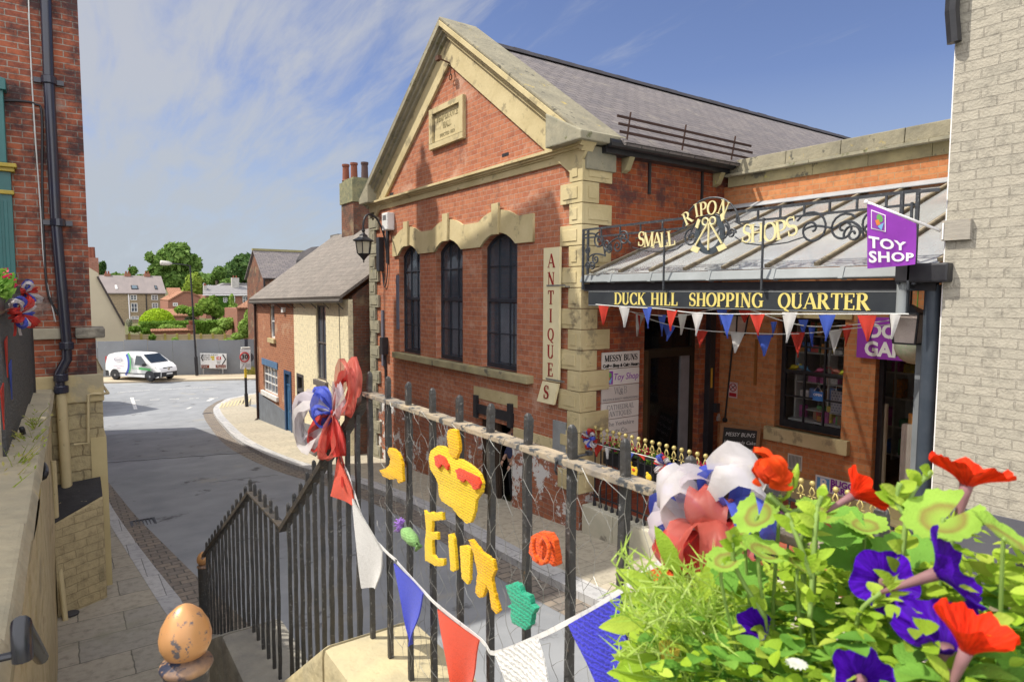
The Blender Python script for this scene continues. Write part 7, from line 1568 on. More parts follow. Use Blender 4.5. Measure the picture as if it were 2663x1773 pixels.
def hedge(x0, x1, Y, y0, y1, label, mat_, n, dep=.8, rag=.06, s=.09, seed=1, name='hedge'):
    rg_ = random.Random(seed); A, B = PY(x0, y0, Y), PY(x1, y1, Y); t = MB()
    for i in range(n):
        u = rg_.random(); x = A.x+(B.x-A.x)*u; zt_ = A.z; side = rg_.random()
        if side < .45: p = Vector((x, Y+dep*rg_.random(), zt_+rag*rg_.gauss(0, 1)))
        else: p = Vector((x, Y-rag*rg_.random()+rag*.5*rg_.gauss(0, 1), B.z+(zt_-B.z)*rg_.random()))
        d = Vector((rg_.gauss(0, 1), rg_.gauss(0, 1)-.6, rg_.gauss(0, 1)+.5)).normalized(); uu = d.orthogonal().normalized(); v = d.cross(uu); q_ = s*rg_.uniform(.6, 1.3); t.face([p-uu*q_, p-v*q_*.6, p+uu*q_, p+v*q_*.6])
    t.box((A.x+.1, Y+.1, B.z-1), (B.x-.1, Y+dep-.05, A.z-.1))
    return tag(obj(name, t, mat_), label, 'hedge')
hedge(322, 530, 62.5, 743, 772, 'long clipped green hedge behind the dome bush garden', g_hedge, 5200)
def shrub(name, lobes, n, s, mat_, label, seed, cat='shrub', group=None):
    b = min(lobes, key=lambda l: l[0][2]); return tree(name, (b[0][0], b[0][1], 1.2), .8, lobes, n, s, mat_, label, seed, cat, group, tr=.08)
shrub('garden_shrub', [LB(310, 757, 60.5, 16, 9), LB(335, 760, 60.5, 14, 7)], 1100, .12, g_hedge, 'low dark green shrub at the left end of the hedge', 11)
shrub('garden_shrub', [LB(385, 752, 61, 22, 8), LB(410, 754, 61, 14, 7)], 1100, .12, g_shrub, 'bright spreading shrub in front of the hedge below the dome bush', 12)
shrub('garden_shrub', [LB(520, 745, 57.8, 22, 18), LB(500, 762, 57.6, 18, 10), LB(545, 740, 57.8, 16, 16)], 2600, .13, g_shrub, 'tall pale green shrub beyond the right end of the fence', 13)
shrub('garden_shrub', [LB(566, 755, 50.8, 20, 26), LB(575, 730, 51, 14, 22), LB(548, 775, 50.9, 18, 12), LB(528, 783, 50.5, 14, 6)], 3800, .12, g_shrub, 'loose pale shrub spilling over the hoarding beside the brick cottage', 14)
shrub('garden_shrub', [LB(350, 776, 56.5, 10, 10)], 300, .1, g_hedge, 'small dark climber hanging over the garden fence', 15); shrub('garden_shrub', [LB(402, 782, 56.6, 9, 7)], 260, .1, g_shrub, 'small pale climber at the middle of the garden fence', 16)
shrub('garden_shrub', [LB(297, 742, 70, 8, 12)], 420, .12, green('whitish blossom', (.40, .38, .30), (.30, .32, .18), (.5, .46, .42)), 'whitish blossom shrub beside the beige gable', 17)
shrub('garden_shrub', [LB(438, 735, 67, 16, 10), LB(455, 742, 67, 14, 8)], 700, .13, green('grey green leaves', (.20, .24, .12), (.28, .30, .18), (.33, .34, .24)), 'grey green shrub right of the dome bush', 18)
tree('apple_tree', PY(493, 744, 66), 1.2, [LB(478, 704, 66, 30, 22), LB(450, 716, 66, 24, 14), LB(500, 718, 66, 22, 16), LB(420, 712, 67, 22, 12), LB(488, 690, 66, 14, 12)], 4200, .17, g_apple, 'spreading apple tree behind the lamp column', 21, tr=.28)
tree('small_tree', PY(537, 730, 64), 1.0, [LB(537, 712, 64, 14, 20), LB(533, 690, 64, 6, 16), LB(545, 724, 64, 12, 12)], 1500, .15, g_shrub, 'small pointed bright green tree beside the small tiled brick house', 22, tr=.12)
tree('poplar_tree', PY(405, 690, 150), 6, [LB(403, 596, 150, 50, 38), LB(375, 605, 150, 30, 28), LB(440, 608, 150, 28, 30), LB(418, 575, 150, 22, 20), LB(395, 572, 150, 20, 16), LB(360, 628, 150, 26, 26), LB(440, 640, 150, 24, 30), LB(400, 645, 150, 40, 30), LB(345, 592, 150, 12, 14)], 8500, .62, g_tree, 'largest broad tree rising behind the terrace of stone houses', 31, tr=.7, fill=.5)
tree('willow_tree', PY(447, 690, 120), 3, [LB(447, 648, 120, 22, 26), LB(440, 665, 120, 22, 22), LB(458, 668, 120, 16, 22)], 3200, .42, g_willow, 'yellow green weeping tree behind the street lamp', 32, tr=.4, droop=.4)
tree('oak_tree', PY(560, 690, 160), 5, [LB(565, 616, 160, 38, 38), LB(590, 625, 160, 26, 34), LB(540, 625, 160, 30, 30), LB(515, 640, 160, 26, 24), LB(575, 600, 160, 20, 18), LB(585, 650, 160, 26, 22), LB(548, 605, 160, 16, 14)], 8000, .66, g_dark, 'broad dark tree to the left of the slate roofed house', 33, tr=.8)
tree('lime_tree', PY(500, 690, 155), 4, [LB(505, 628, 155, 16, 18), LB(525, 655, 150, 22, 16), LB(495, 645, 158, 18, 16)], 2400, .55, g_tree, 'mid green tree left of the broad dark tree', 34, tr=.5)
tree('poplar_tree', PY(234, 650, 220), 4, [LB(232, 622, 220, 7, 22), LB(238, 612, 220, 4, 14), LB(226, 640, 220, 9, 14)], 1500, .7, g_dark, 'slim upright poplar beside the twin pot chimney', 35, tr=.5)
tree('bare_tree', PY(300, 650, 210), 5, [LB(306, 622, 210, 12, 12), LB(296, 634, 210, 14, 8)], 420, .6, g_tree, 'thin leafed tree standing up from the far tree line', 36, tr=.3, fill=.7)
rg_ = random.Random(8)
wl_ = [LB(200+i*14+rg_.uniform(-5, 5), 642+rg_.uniform(-5, 5), 260+rg_.uniform(-20, 20), 17, 11) for i in range(34)]
tag(obj('woodland', crown_mesh(wl_, 9000, 1.0, rg_), g_tree), 'far line of woodland along the horizon', 'woodland', None, 'stuff')
# ------------------------------------------------------------------ houses beyond
stn = brick('buff stone', (.38, .30, .19), (.32, .25, .16), (.25, .20, .14), bw=.5, rh=.22, ms=.02, bs=.2); stn2 = brick('far red brick', (.34, .14, .09), (.28, .12, .08), (.26, .2, .16), bw=.24, rh=.09, ms=.008, bs=0)
grey_r = M('grey far roof', (.235, .20, .19), .9, (.19, .165, .16), sc_=.4, bs=.2, aniso=(3, 1, 1)); pan_r = brick('pantile roof', (.40, .20, .12), (.33, .16, .10), (.16, .08, .05), bw=.25, rh=.35, ms=.02, bs=.6)
def chimney_(par, x, y, Y, w_, h_, mat_=None):
    p = PY(*Q(x, y), Y); m = MB(); m.box((p.x-w_/2, Y-.4, p.z-h_), (p.x+w_/2, Y+.4, p.z)); c1 = obj('chimney', m, mat_ or stn2, par)
    for d in (-.2, .2): m = MB(); m.lathe([(.11, 0), (.09, .35)], (p.x+d*w_, Y, p.z), 8); obj('chimney_pot', m, M('terracotta', (.25, .085, .05)), c1)
def fwin(par, x0, y0, x1, y1, Y, nx=2, nz=2, fm=whitef):
    a, b = PY(*Q(x0, y0), Y), PY(*Q(x1, y1), Y); m = MB(); w_ = .09
    m.box((a.x, Y-.06, b.z), (a.x+w_, Y-.005, a.z)); m.box((b.x-w_, Y-.06, b.z), (b.x, Y-.005, a.z)); m.box((a.x+w_, Y-.06, b.z), (b.x-w_, Y-.005, b.z+w_)); m.box((a.x+w_, Y-.06, a.z-w_), (b.x-w_, Y-.005, a.z))
    for i in range(1, nx): xx = a.x+(b.x-a.x)*i/nx; m.box((xx-.03, Y-.055, b.z+w_), (xx+.03, Y-.006, a.z-w_))
    for i in range(1, nz): zz = b.z+(a.z-b.z)*i/nz; m.box((a.x+w_, Y-.05, zz-.03), (b.x-w_, Y-.007, zz+.03))
    f_ = obj('window', m, fm, par); m = MB(); m.box((a.x+.03, Y-.03, b.z+.03), (b.x-.03, Y-.002, a.z-.03)); obj('pane', m, winglass, f_)
th_ = thing('stone_terrace', (8, 102, 1.8), 'terrace of buff stone houses with three chimneys and skylights', 'house')
a, b, r0, r1 = PY(*Q(60, 800), 100), PY(*Q(1025, 800), 100), PY(*Q(60, 590), 105), PY(*Q(1045, 590), 105)
m = MB(); m.box((a.x-2, 100, 0), (b.x, 110, a.z)); m.prism([(b.x-.3, 100, a.z), (b.x-.3, 110, a.z), (b.x-.3, 105, r1.z-.1)], (.3, 0, 0)); obj('wall', m, stn, th_)
m = MB(); m.prism([(a.x-2, 99.7, a.z-.05), (b.x+.15, 99.7, a.z-.05), (b.x+.15, 105, r1.z), (a.x-2, 105, r1.z)], (0, -.03, .12)); m.prism([(a.x-2, 105, r1.z), (b.x+.15, 105, r1.z), (b.x+.15, 110.3, a.z), (a.x-2, 110.3, a.z)], (0, .03, .12)); obj('roof', m, grey_r, th_)
for x in (290, 545, 795): chimney_(th_, x, 548, 105, .75, 1.9)
for (x0, y0, x1, y1) in ((580, 818, 668, 885), (588, 922, 678, 1036), (850, 820, 936, 884), (858, 922, 938, 985), (590, 1090, 690, 1130)): fwin(th_, x0, y0, x1, y1, 99.98)
for (x0, x1, fm) in ((383, 420, whitef), (585, 683, vblk), (882, 928, vblk)):
    za = PY(*Q(x0, 728), 102.2); zb_ = PY(*Q(x1, 770), 101.2); m = MB(); d = (r1.z-a.z)/5.3; f = lambda x, y: (x, y, a.z-.05+(y-99.7)*d+.18)
    m.prism([f(za.x, 100.7), f(zb_.x, 100.7), f(zb_.x, 101.8), f(za.x, 101.8)], (0, 0, .06)); s_ = obj('skylight', m, fm, th_); m = MB(); m.prism([f(za.x+.12, 100.82), f(zb_.x-.12, 100.82), f(zb_.x-.12, 101.68), f(za.x+.12, 101.68)], (0, 0, .075)); obj('pane', m, glass('skylight glass', (.10, .14, .17), .1), s_)
m = MB(); p = PY(*Q(560, 805), 99.9); m.tube([(p.x, 99.88, p.z), (p.x+.05, 99.88, 1.8)], .08, 6); obj('downpipe', m, white_t, th_); m = MB(); p = PY(*Q(785, 805), 99.9); m.tube([(p.x, 99.88, p.z), (p.x, 99.88, 1.8)], .06, 6); obj('downpipe', m, vblk, th_)
bh_ = thing('brick_house', (12, 90, 1.8), 'low red brick gabled house with pantiled roof beside the stone terrace', 'house')
g = [PY(*Q(1065, 1050), 90), PY(*Q(1480, 1050), 90), PY(*Q(1480, 850), 90), PY(*Q(1330, 785), 90), PY(*Q(1265, 785), 90), PY(*Q(1065, 900), 90)]
m = MB(); m.prism(g, (0, 8, 0)); obj('wall', m, stn2, bh_)
m = MB()
for i in (2, 3, 4): m.bar(g[i]+Vector((0, 4, .08)), g[i+1]+Vector((0, 4, .08)), 8.3, .15)
obj('roof', m, pan_r, bh_); fwin(bh_, 1125, 918, 1190, 960, 89.98)
m = MB(); p = PY(*Q(1150, 742), 97); q_ = PY(*Q(1150, 850), 94); p2_ = PY(*Q(1215, 742), 97); m.prism([(p.x-1.0, 94, q_.z), (p2_.x, 94, q_.z), (p2_.x, 97, p.z), (p.x-1.0, 97, p.z)], (0, 0, .15)); obj('rear_roof', m, pan_r, bh_)
pr_ = thing('pantile_shed', (12, 78, 1.8), 'low orange pantiled shed roof behind the dome bush', 'shed'); a, b = PY(*Q(1090, 1095), 78), PY(*Q(1420, 1010), 81)
m = MB(); m.prism([(a.x, 78, a.z), (b.x, 78, a.z), (b.x, 81, b.z), (a.x-.3, 81, b.z)], (0, 0, .15)); obj('roof', m, pan_r, pr_); m = MB(); m.box((a.x+.1, 78.2, 1.2), (b.x-.1, 81, a.z)); obj('wall', m, stn2, pr_)
wt = thing('tile_topped_wall', (9, 60, 1.2), 'garden wall capped with curved clay tiles in front of the hedge', 'wall'); a, b = PY(*Q(860, 1290), 59.3), PY(*Q(1400, 1275), 59.3)
m = MB(); m.box((a.x, 59.2, 1), (b.x, 59.5, a.z)); obj('wall', m, stn2, wt); m = MB()
for i in range(26): x = a.x+(b.x-a.x)*i/26; m.tube([(x, 59.1, a.z+.02), (x, 59.6, a.z+.16)], .09, 6)
obj('cap_tiles', m, pan_r, wt)
p = PY(*Q(1358, 1200), 59.4); m = MB(); m.box((p.x-.3, 59.25, p.z-.9), (p.x+.3, 59.65, p.z)); pi_ = obj('pier', m, stn2, wt); m = MB(); m.lathe([(.13, 0), (.18, .35), (.16, .36)], (p.x, 59.45, p.z), 10); obj('pot', m, M('terracotta', (.25, .085, .05)), pi_)
wh_ = thing('ivy_house', (22, 112, 1.8), 'long house with grey hipped roof and ivy clad wall far right of the gardens', 'house')
a, b = PY(*Q(1540, 815), 110), PY(*Q(2320, 815), 110); r0 = PY(*Q(1540, 705), 113); r1 = PY(*Q(1780, 668), 114)
m = MB(); m.box((a.x, 110, 0), (b.x+3, 118, a.z)); obj('wall', m, stn2, wh_)
m = MB(); m.prism([(a.x-.4, 109.6, a.z), (b.x+3, 109.6, a.z), (b.x+3, 113, r0.z), (a.x+.2, 113, r0.z)], (0, 0, .12)); s0, s1, s2, s3 = [PY(*Q(x, y), 113.2) for x, y in ((1680, 712), (1790, 668), (2090, 668), (2170, 712))]; m.prism([s0, s3, s2, s1], (0, 3, 0)); obj('roof', m, M('pale grey roof', (.25, .24, .24), .9, bs=.2), wh_)
m = MB(); m.box((a.x-.45, 109.5, a.z-.14), (b.x+3, 109.62, a.z+.02)); obj('gutter', m, white_t, wh_)
chimney_(wh_, 1918, 600, 112.5, 1.1, 2.4, M('pale chimney render', (.46, .44, .40), .9)); chimney_(wh_, 1535, 700, 111.5, .4, .8, M('pale chimney render', (.46, .44, .40)))
fwin(wh_, 1765, 850, 1822, 915, 109.9); fwin(wh_, 2015, 835, 2085, 920, 109.9)
p, q_ = PY(*Q(1690, 825), 109.9), PY(*Q(1905, 1000), 109.9); m = MB(); rg_ = random.Random(9)
for i in range(1500):
    xx, zz = rg_.uniform(p.x, q_.x), rg_.uniform(q_.z, p.z); u = (xx-p.x)/(q_.x-p.x)
    qx = Q(1765, 0)[0]
    wl0, wl1 = PY(*Q(1760, 845), 109.9), PY(*Q(1826, 920), 109.9)
    if wl0.x < xx < wl1.x and wl1.z < zz < wl0.z: continue
    s_ = .16*rg_.uniform(.6, 1.3); a_ = rg_.random()*6.28; c_ = Vector((xx, 109.86-.1*rg_.random(), zz)); u_ = Vector((math.cos(a_), .4*rg_.gauss(0, 1), math.sin(a_))).normalized(); v_ = u_.cross(Vector((0, 1, .3))).normalized(); m.face([c_-u_*s_, c_-v_*s_*.7, c_+u_*s_, c_+v_*s_*.7])
obj('ivy', m, green('ivy leaves', (.05, .14, .015), (.08, .20, .02), (.11, .25, .03)), wh_)
m = MB(); p = PY(*Q(1912, 820), 109.8); m.tube([(p.x, 109.8, p.z), (p.x, 109.8, 1.8)], .07, 6); obj('downpipe', m, white_t, wh_)
sb_ = thing('tiled_outhouse', (14, 62, 1.5), 'small brick outhouse with pantiled roof just left of the brick cottage', 'outhouse'); a, b, c_ = PY(*Q(1945, 995), 56), PY(*Q(2260, 995), 56), PY(*Q(2170, 860), 58.5)
m = MB(); m.box((a.x, 56, .5), (b.x+2, 61, a.z)); obj('wall', m, stn2, sb_); m = MB(); m.prism([(a.x-.1, 55.8, a.z), (b.x+2, 55.8, a.z), (b.x+2, 58.5, c_.z+.1), (c_.x, 58.5, c_.z+.1)], (0, 0, .12)); obj('roof', m, pan_r, sb_)
# ================================================================== THE NEAR RAILING, ITS STONES AND DECORATIONS
NX = 1.25
Zz = lambda zoom: (lambda x, y: ((zoom[0]+x/zoom[2])/KP, (zoom[1]+y/zoom[2])/KP))
ZA, ZB, ZC, ZD = Zz((850, 850, 2.6133)), Zz((950, 1050, 2.169)), Zz((500, 1200, 2.737)), Zz((1000, 1400, 3.364))
pl_ = thing('railing_plinth', (NX, 3, 2), 'stepped plinth of big rounded sandstone blocks under the near black railing', 'plinth')
def railz(y):
    if y < 3.09: return 5.5
    if y < 4.73: return 5.5-1.2*(y-3.09)/1.64
    if y < 5.74: return 4.3
    return 4.3-1.4*(y-5.74)/2.46
def plz(y):
    if y < 3.12: return 4.22
    if y < 4.70: return 4.22-1.17*(y-3.12)/1.58
    if y < 5.85: return 3.05
    return max(1.85, 3.05-1.2*(y-5.85)/2.3)
stn_top = M('worn plinth stone', (.52, .44, .26), .95, (.36, .32, .22), sc_=2.4, bs=.9, bsc=8, bd=.03, spots=[((.20, .18, .13), .62, 3), ((.62, .54, .30), .64, 5)])
stn_dk = M('dark plinth stone', (.30, .28, .23), .95, (.20, .19, .17), sc_=3, bs=.9, bsc=9, bd=.03, spots=[((.42, .36, .14), .66, 3)])
ysn = [-1.2, .2, 1.5, 2.42, 3.13, 3.9, 4.70, 5.86, 7.0, 8.35]
for i, (a, b) in enumerate(zip(ysn, ysn[1:])):
    m = MB(); za, zb = plz(a+.001), plz(b-.001)
    m.prism([(1.0, a+.004, 1.5), (1.0, b-.004, 1.5), (1.0, b-.004, zb), (1.0, a+.004, za)], (.52, 0, 0)); obj('stone_block', m, stn_top if i < 6 else stn_dk, pl_, bevel=.05, smooth=True, autosm=50)
rl = thing('iron_railing', (NX, 3, 4), 'long black iron railing stepping down beside the stairs with round topped spikes', 'railing')
bary = [2.836-.2257*i for i in range(-1, 14)]
slope = [3.09+.149+.149*i for i in range(10)]
land = [4.90, 5.07, 5.24, 5.41, 5.58, 5.74]
fl2 = [5.74+.19*i for i in range(1, 13)]
br_i = M('weathered iron bar', (.030, .032, .035), .5, (.055, .05, .045), sc_=10, bs=1., bsc=38, bd=.008, spec=.5, spots=[((.15, .15, .145), .60, 45), ((.16, .09, .045), .68, 22)])
for k, y in enumerate(bary+slope+land+fl2):
    zt_ = railz(y)+.105; zb_ = plz(y)-.05; hw_ = .0122
    m = MB(); rg_ = random.Random(k); nz = 14; i0 = len(m.v)
    for j in range(nz+1):
        z = zb_+(zt_-.022-zb_)*j/nz; d = .0012*rg_.gauss(0, 1); e = .0012*rg_.gauss(0, 1); q_ = hw_*(1+.05*rg_.gauss(0, 1))
        for (a, b) in ((-1, -1), (1, -1), (1, 1), (-1, 1)): m.v.append(Vector((NX+a*q_+d, y+b*q_+e, z)))
    for j in range(nz):
        for c in range(4): a = i0+4*j+c; b = i0+4*j+(c+1) % 4; m.f.append([a, b, b+4, a+4])
    b0 = i0+4*nz
    for (s, dz) in ((.8, .014), (.35, .022)):
        k0 = len(m.v)
        for (a, b) in ((-1, -1), (1, -1), (1, 1), (-1, 1)): m.v.append(Vector((NX+a*hw_*s, y+b*hw_*s, zt_-.022+dz)))
        for c in range(4): m.f.append([b0+c, b0+(c+1) % 4, k0+(c+1) % 4, k0+c])
        b0 = k0
    m.f.append([b0, b0+1, b0+2, b0+3]); obj('bar', m, br_i, rl, bevel=.003)
railm = M('rusty flaking rail', (.36, .29, .20), .95, (.15, .14, .13), sc_=9, bs=.5, bsc=60, bd=.005, spots=[((.06, .065, .07), .53, 20), ((.42, .30, .14), .62, 30)])
rail_d = M('pitted black rail', (.035, .035, .037), .6, (.07, .055, .04), sc_=12, bs=1., bsc=50, bd=.006, spots=[((.22, .17, .10), .62, 30)])
rw_ = .062
def railseg(a, b, nme, mat_, th_=.02):
    m = MB(); n_ = max(2, int((Vector(b)-Vector(a)).length/.03)); rg_ = random.Random(5); a, b = Vector(a), Vector(b); i0 = 0
    for j in range(n_+1):
        p = a.lerp(b, j/n_);
        for (sx_, sz_) in ((-1, -1), (1, -1), (1, 0), (-1, 0)): m.v.append(p+Vector((sx_*rw_/2+.0005*rg_.gauss(0, 1), 0, sz_*th_+.0004*rg_.gauss(0, 1))))
    for j in range(n_):
        for c in range(4): k0 = 4*j+c; k1 = 4*j+(c+1) % 4; m.f.append([k0, k1, k1+4, k0+4])
    m.f += [[3, 2, 1, 0], [4*n_, 4*n_+1, 4*n_+2, 4*n_+3]]; obj(nme, m, mat_, rl, bevel=.003)
railseg((NX, -1.0, 5.5), (NX, 3.09, 5.5), 'rail', railm); railseg((NX, 3.095, 5.5), (NX, 4.73, 4.3), 'sloping_rail', rail_d, .045); railseg((NX, 4.735, 4.3), (NX, 5.74, 4.3), 'rail', rail_d); railseg((NX, 5.745, 4.3), (NX, 8.2, 2.9), 'sloping_rail', rail_d, .04)
copper = M('flaking copper paint', (.58, .30, .12), .38, (.50, .25, .10), sc_=6, bs=.15, spec=.5, metal=.25, spots=[((.13, .115, .12), .575, 24), ((.10, .10, .12), .62, 60), ((.66, .40, .20), .62, 9)])
def post(c, r, ground, label):
    t = thing('finial_post', (c.x, c.y, ground), label, 'post', None)
    m = MB(); m.lathe([(0, 0), (r*.55, 0), (r*.8, r*.12), (r*.97, r*.5), (r*1.0, r*.85), (r*.9, r*1.3), (r*.66, r*1.75), (r*.34, r*2.05), (r*.1, r*2.17), (0, r*2.18)], c, 28); obj('finial', m, copper, t, smooth=True)
    m = MB(); m.lathe([(r*.5, r*.02), (r*.55, -r*.12), (r*.98, -r*.28), (r*1.02, -r*.42), (r*.95, -r*.55), (r*.9, -r*.62)], c, 28); obj('collar', m, M('worn copper and black', (.46, .26, .12), .4, (.05, .05, .07), sc_=9, bs=.2, spots=[((.03, .035, .06), .52, 14)]), t, smooth=True)
    m = MB(); m.lathe([(r*.9, -r*.6), (r*.86, -r*.9), (r*.86, ground-c.z)], c, 20); obj('shaft', m, br_i, t, smooth=True, autosm=40)
pc = PD(428, 1506, 1.62); post(pc, .061, 3.5, 'close copper painted egg shaped finial on a round post at the bottom of the photo')
post(PX(467, 1296, NX), .07, 1.7, 'far small copper finial on the end post of the black railing')
wm = M('galvanised wire', (.30, .30, .28), .5, metal=.5, bs=0)
m = MB(); rg_ = random.Random(12); cw_n = .055
def wob(y, z): return Vector((NX-.028+.010*math.sin(y*23+z*17)+.006*math.sin(z*41), y+.012*math.sin(z*19+y*7)+.008*math.sin(z*47), z+.012*math.sin(y*21+z*5)))
y0_, y1_, z0_, z1_ = .95, 2.95, 4.30, 5.52
ny_, nz_ = int((y1_-y0_)/.085), int((z1_-z0_)/.10)
for i in range(ny_):
    for j in range(nz_):
        if rg_.random() < .06: continue
        ya = y0_+i*.085+(j % 2)*.0425; za = z0_+j*.10
        m.tube([wob(ya, za), wob(ya, za+.045)], .0009, 3, cap=False)
        for s in (-1, 1): m.tube([wob(ya, za+.045), wob(ya+s*.02, za+.075), wob(ya+s*.0425, za+.10)], .0009, 3, cap=False)
tag(obj('wire_netting', m, wm), 'sagging chicken wire netting tied to the near black railing', 'wire netting')
m = MB(); c = PX(1300, 1062, NX); m.tube([c+Vector((-.035, 0, .006)), c+Vector((-.03, -.0, .012)), c+Vector((.0, -.03, .02)), c+Vector((.04, -.055, .03))], .004, 6); m.tube([c+Vector((-.036, 0, .006)), c+Vector((-.04, .0, -.02)), c+Vector((-.03, .004, -.034))], .004, 6); m.obox(c+Vector((.045, -.058, .034)), (.008, 0, 0), (0, .008, 0), (0, 0, .006)); tag(obj('cable_tie', m, black), 'black cable tie looped round the near rail', 'cable tie')
KX = NX-.045
def kshape(name, pts, zf, wool, label, cat='knitted decoration', x=KX, th_=.013, parent=None):
    o2 = []
    for a in pts:
        p = PX(*zf(*a), x); o2.append((-p.y, p.z))
    o3 = []; rg_ = random.Random(len(pts))
    for a, b in zip(o2, o2[1:]+o2[:1]):
        L = math.hypot(b[0]-a[0], b[1]-a[1]); n_ = max(1, int(L/.008))
        for k in range(n_): t = k/n_; o3.append((a[0]+(b[0]-a[0])*t+.0012*rg_.gauss(0, 1), a[1]+(b[1]-a[1])*t+.0012*rg_.gauss(0, 1)))
    me = plate(o3, [], th_, (x+th_/2, 0, 0), UX, UZ)
    o_ = obj(name, me, wool, parent, bevel=.004, smooth=True, autosm=70)
    if parent is None: tag(o_, label, cat)
    return o_
wy_ = knit('sunny yellow wool', (.80, .52, .02), 30); wo_ = knit('deep yellow wool', (.76, .42, .01), 28); wr_ = knit('scarlet wool', (.72, .06, .02), 34); wpr = knit('purple wool', (.28, .14, .50), 40); wgr = knit('pale green wool', (.22, .40, .14), 34); wtl = knit('sea green wool', (.03, .34, .20), 22); wor = knit('orange red wool', (.74, .10, .015), 28)
ct = thing('knitted_decoration', tuple(PX(*ZA(880, 1050), KX)), 'large yellow knitted crown with red patches hanging on the near railing', 'knitted decoration')
kshape('crown', [(700,890),(715,840),(760,805),(800,810),(838,842),(850,880),(895,897),(930,900),(1000,950),(1050,1000),(1068,1060),(1060,1120),(1020,1180),(1015,1250),(985,1330),(960,1335),(920,1300),(860,1230),(790,1180),(770,1140),(765,1060),(740,1010),(710,960)], ZA, wy_, '', parent=ct)
kshape('knob', [(838,846),(824,740),(835,700),(860,688),(890,705),(912,800),(908,840),(890,893),(852,876)], ZA, wo_, '', x=KX-.004, parent=ct)
kshape('red_patch', [(735,880),(765,865),(800,885),(830,940),(825,975),(800,940),(785,930),(765,960),(745,940)], ZA, wr_, '', x=KX-.012, th_=.01, parent=ct); kshape('red_patch', [(880,970),(905,960),(960,985),(1030,1020),(1050,1060),(1035,1095),(1005,1105),(985,1070),(950,1030),(930,1055),(895,1030)], ZA, wr_, '', x=KX-.012, th_=.01, parent=ct)
kshape('knitted_bird', [(365,970),(395,965),(430,940),(440,900),(420,850),(430,820),(460,825),(490,850),(505,880),(520,930),(525,1050),(495,1060),(480,1030),(440,1035),(385,1010)], ZA, wo_, 'deep yellow knitted bird shape left of the knitted crown')
kshape('knitted_letter', [(340,598),(352,612),(443,610),(446,652),(385,660),(382,722),(415,720),(416,760),(385,765),(388,845),(405,870),(452,872),(450,912),(400,910),(345,880),(342,800),(350,700)], ZB, wy_, 'yellow knitted letter E below the knitted crown', 'knitted letter')
kshape('knitted_letter', [(475,735),(495,728),(508,760),(522,930),(505,945),(488,935),(478,800)], ZB, wy_, 'thin yellow knitted stroke I next to the letter E', 'knitted letter')
kshape('knitted_letter', [(540,800),(570,795),(602,808),(598,990),(585,1015),(552,980),(545,900)], ZB, wy_, 'wider yellow knitted stroke I beside the letter R', 'knitted letter')
kshape('knitted_letter', [(590,765),(605,758),(660,830),(730,880),(742,935),(720,980),(735,1060),(765,1165),(745,1178),(720,1150),(705,1050),(690,1020),(675,1085),(650,1090),(628,1060),(640,950),(620,850)], ZB, wo_, 'yellow knitted letter R with long drooping leg', 'knitted letter')
kf = thing('knitted_rose', tuple(PX(*ZB(1015, 810), KX)), 'orange red knitted rose on the near railing', 'knitted flower')
kshape('flower', [(940,800),(950,740),(1000,718),(1050,725),(1075,760),(1090,830),(1098,900),(1080,915),(1050,895),(1000,908),(960,880),(935,830)], ZB, wor, '', parent=kf, th_=.02)
m = MB(); c0 = PX(*ZB(1015, 810), KX-.02)
for k in range(5): a = k*1.256; m.tube([c0+Vector((-.004*k, .022*math.cos(a+t*.25)*(1+.2*k), .026*math.sin(a+t*.25)*(1+.2*k))) for t in range(8)], .007, 6)
obj('curled_petals', m, wor, kf, smooth=True)
kshape('knitted_leaf', [(805,1020),(850,1003),(880,1020),(895,1060),(940,1080),(945,1120),(975,1155),(955,1180),(945,1240),(915,1272),(880,1250),(840,1230),(830,1190),(835,1150),(815,1135),(840,1120),(820,1070)], ZB, wtl, 'sea green knitted leaf under the orange red rose', th_=.02)
kt = thing('knitted_thistle', tuple(PX(*ZB(240, 720), KX)), 'knitted thistle with purple tuft and green bulb', 'knitted flower')
c0 = PX(*ZB(215, 690), KX-.01); m = MB(); rg_ = random.Random(3)
for k in range(46): a = R(60+170*rg_.random()); L = .045*rg_.uniform(.7, 1.1); m.tube([c0, c0+Vector((-.018*rg_.random(), L*.5*-math.cos(a), L*.5*math.sin(a))), c0+Vector((-.025*rg_.random(), L*-math.cos(a), L*math.sin(a)-.006))], .0032, 5)
obj('tuft', m, wpr, kt, smooth=True)
m = MB(); m.tube([PX(*ZB(212, 712), KX-.01), PX(*ZB(235, 730), KX-.01), PX(*ZB(268, 765), KX-.01), PX(*ZB(295, 795), KX-.01)], [.012, .030, .028, .012], 12); m.tube([PX(*ZB(290, 785), KX-.01), PX(*ZB(305, 800), KX-.012), PX(*ZB(285, 825), KX-.01)], [.012, .014, .006], 8); obj('bulb', m, wgr, kt, smooth=True)
kb_ = thing('knitted_bunting', tuple(PX(*ZD(960, 1000), NX-.06)), 'string of large knitted red, white and blue pennants on white tape along the near railing', 'bunting')
BX = NX-.06
tape_px = [ZA(75, 600), ZA(95, 880), ZA(150, 1010), ZA(190, 1170), ZC(1150, 210), ZC(1240, 470), ZC(1370, 630), ZC(1455, 705), ZD(110, 205), ZD(360, 480), ZD(490, 605), ZD(850, 890), ZD(960, 1000), ZD(1360, 850), ZD(1600, 730), ZD(1850, 600), ZD(2100, 430), ZD(2260, 310), ZD(2500, 150)]
pts = smooth_line([PX(*p, BX) for p in tape_px], 4); m = MB()
for a, b in zip(pts, pts[1:]):
    d_ = (b-a).normalized(); nrm_ = Vector((-1, 0, 0)); s = d_.cross(nrm_).normalized(); m.obox((a+b)/2, (b-a)*.52, s*.0075, nrm_*.001)
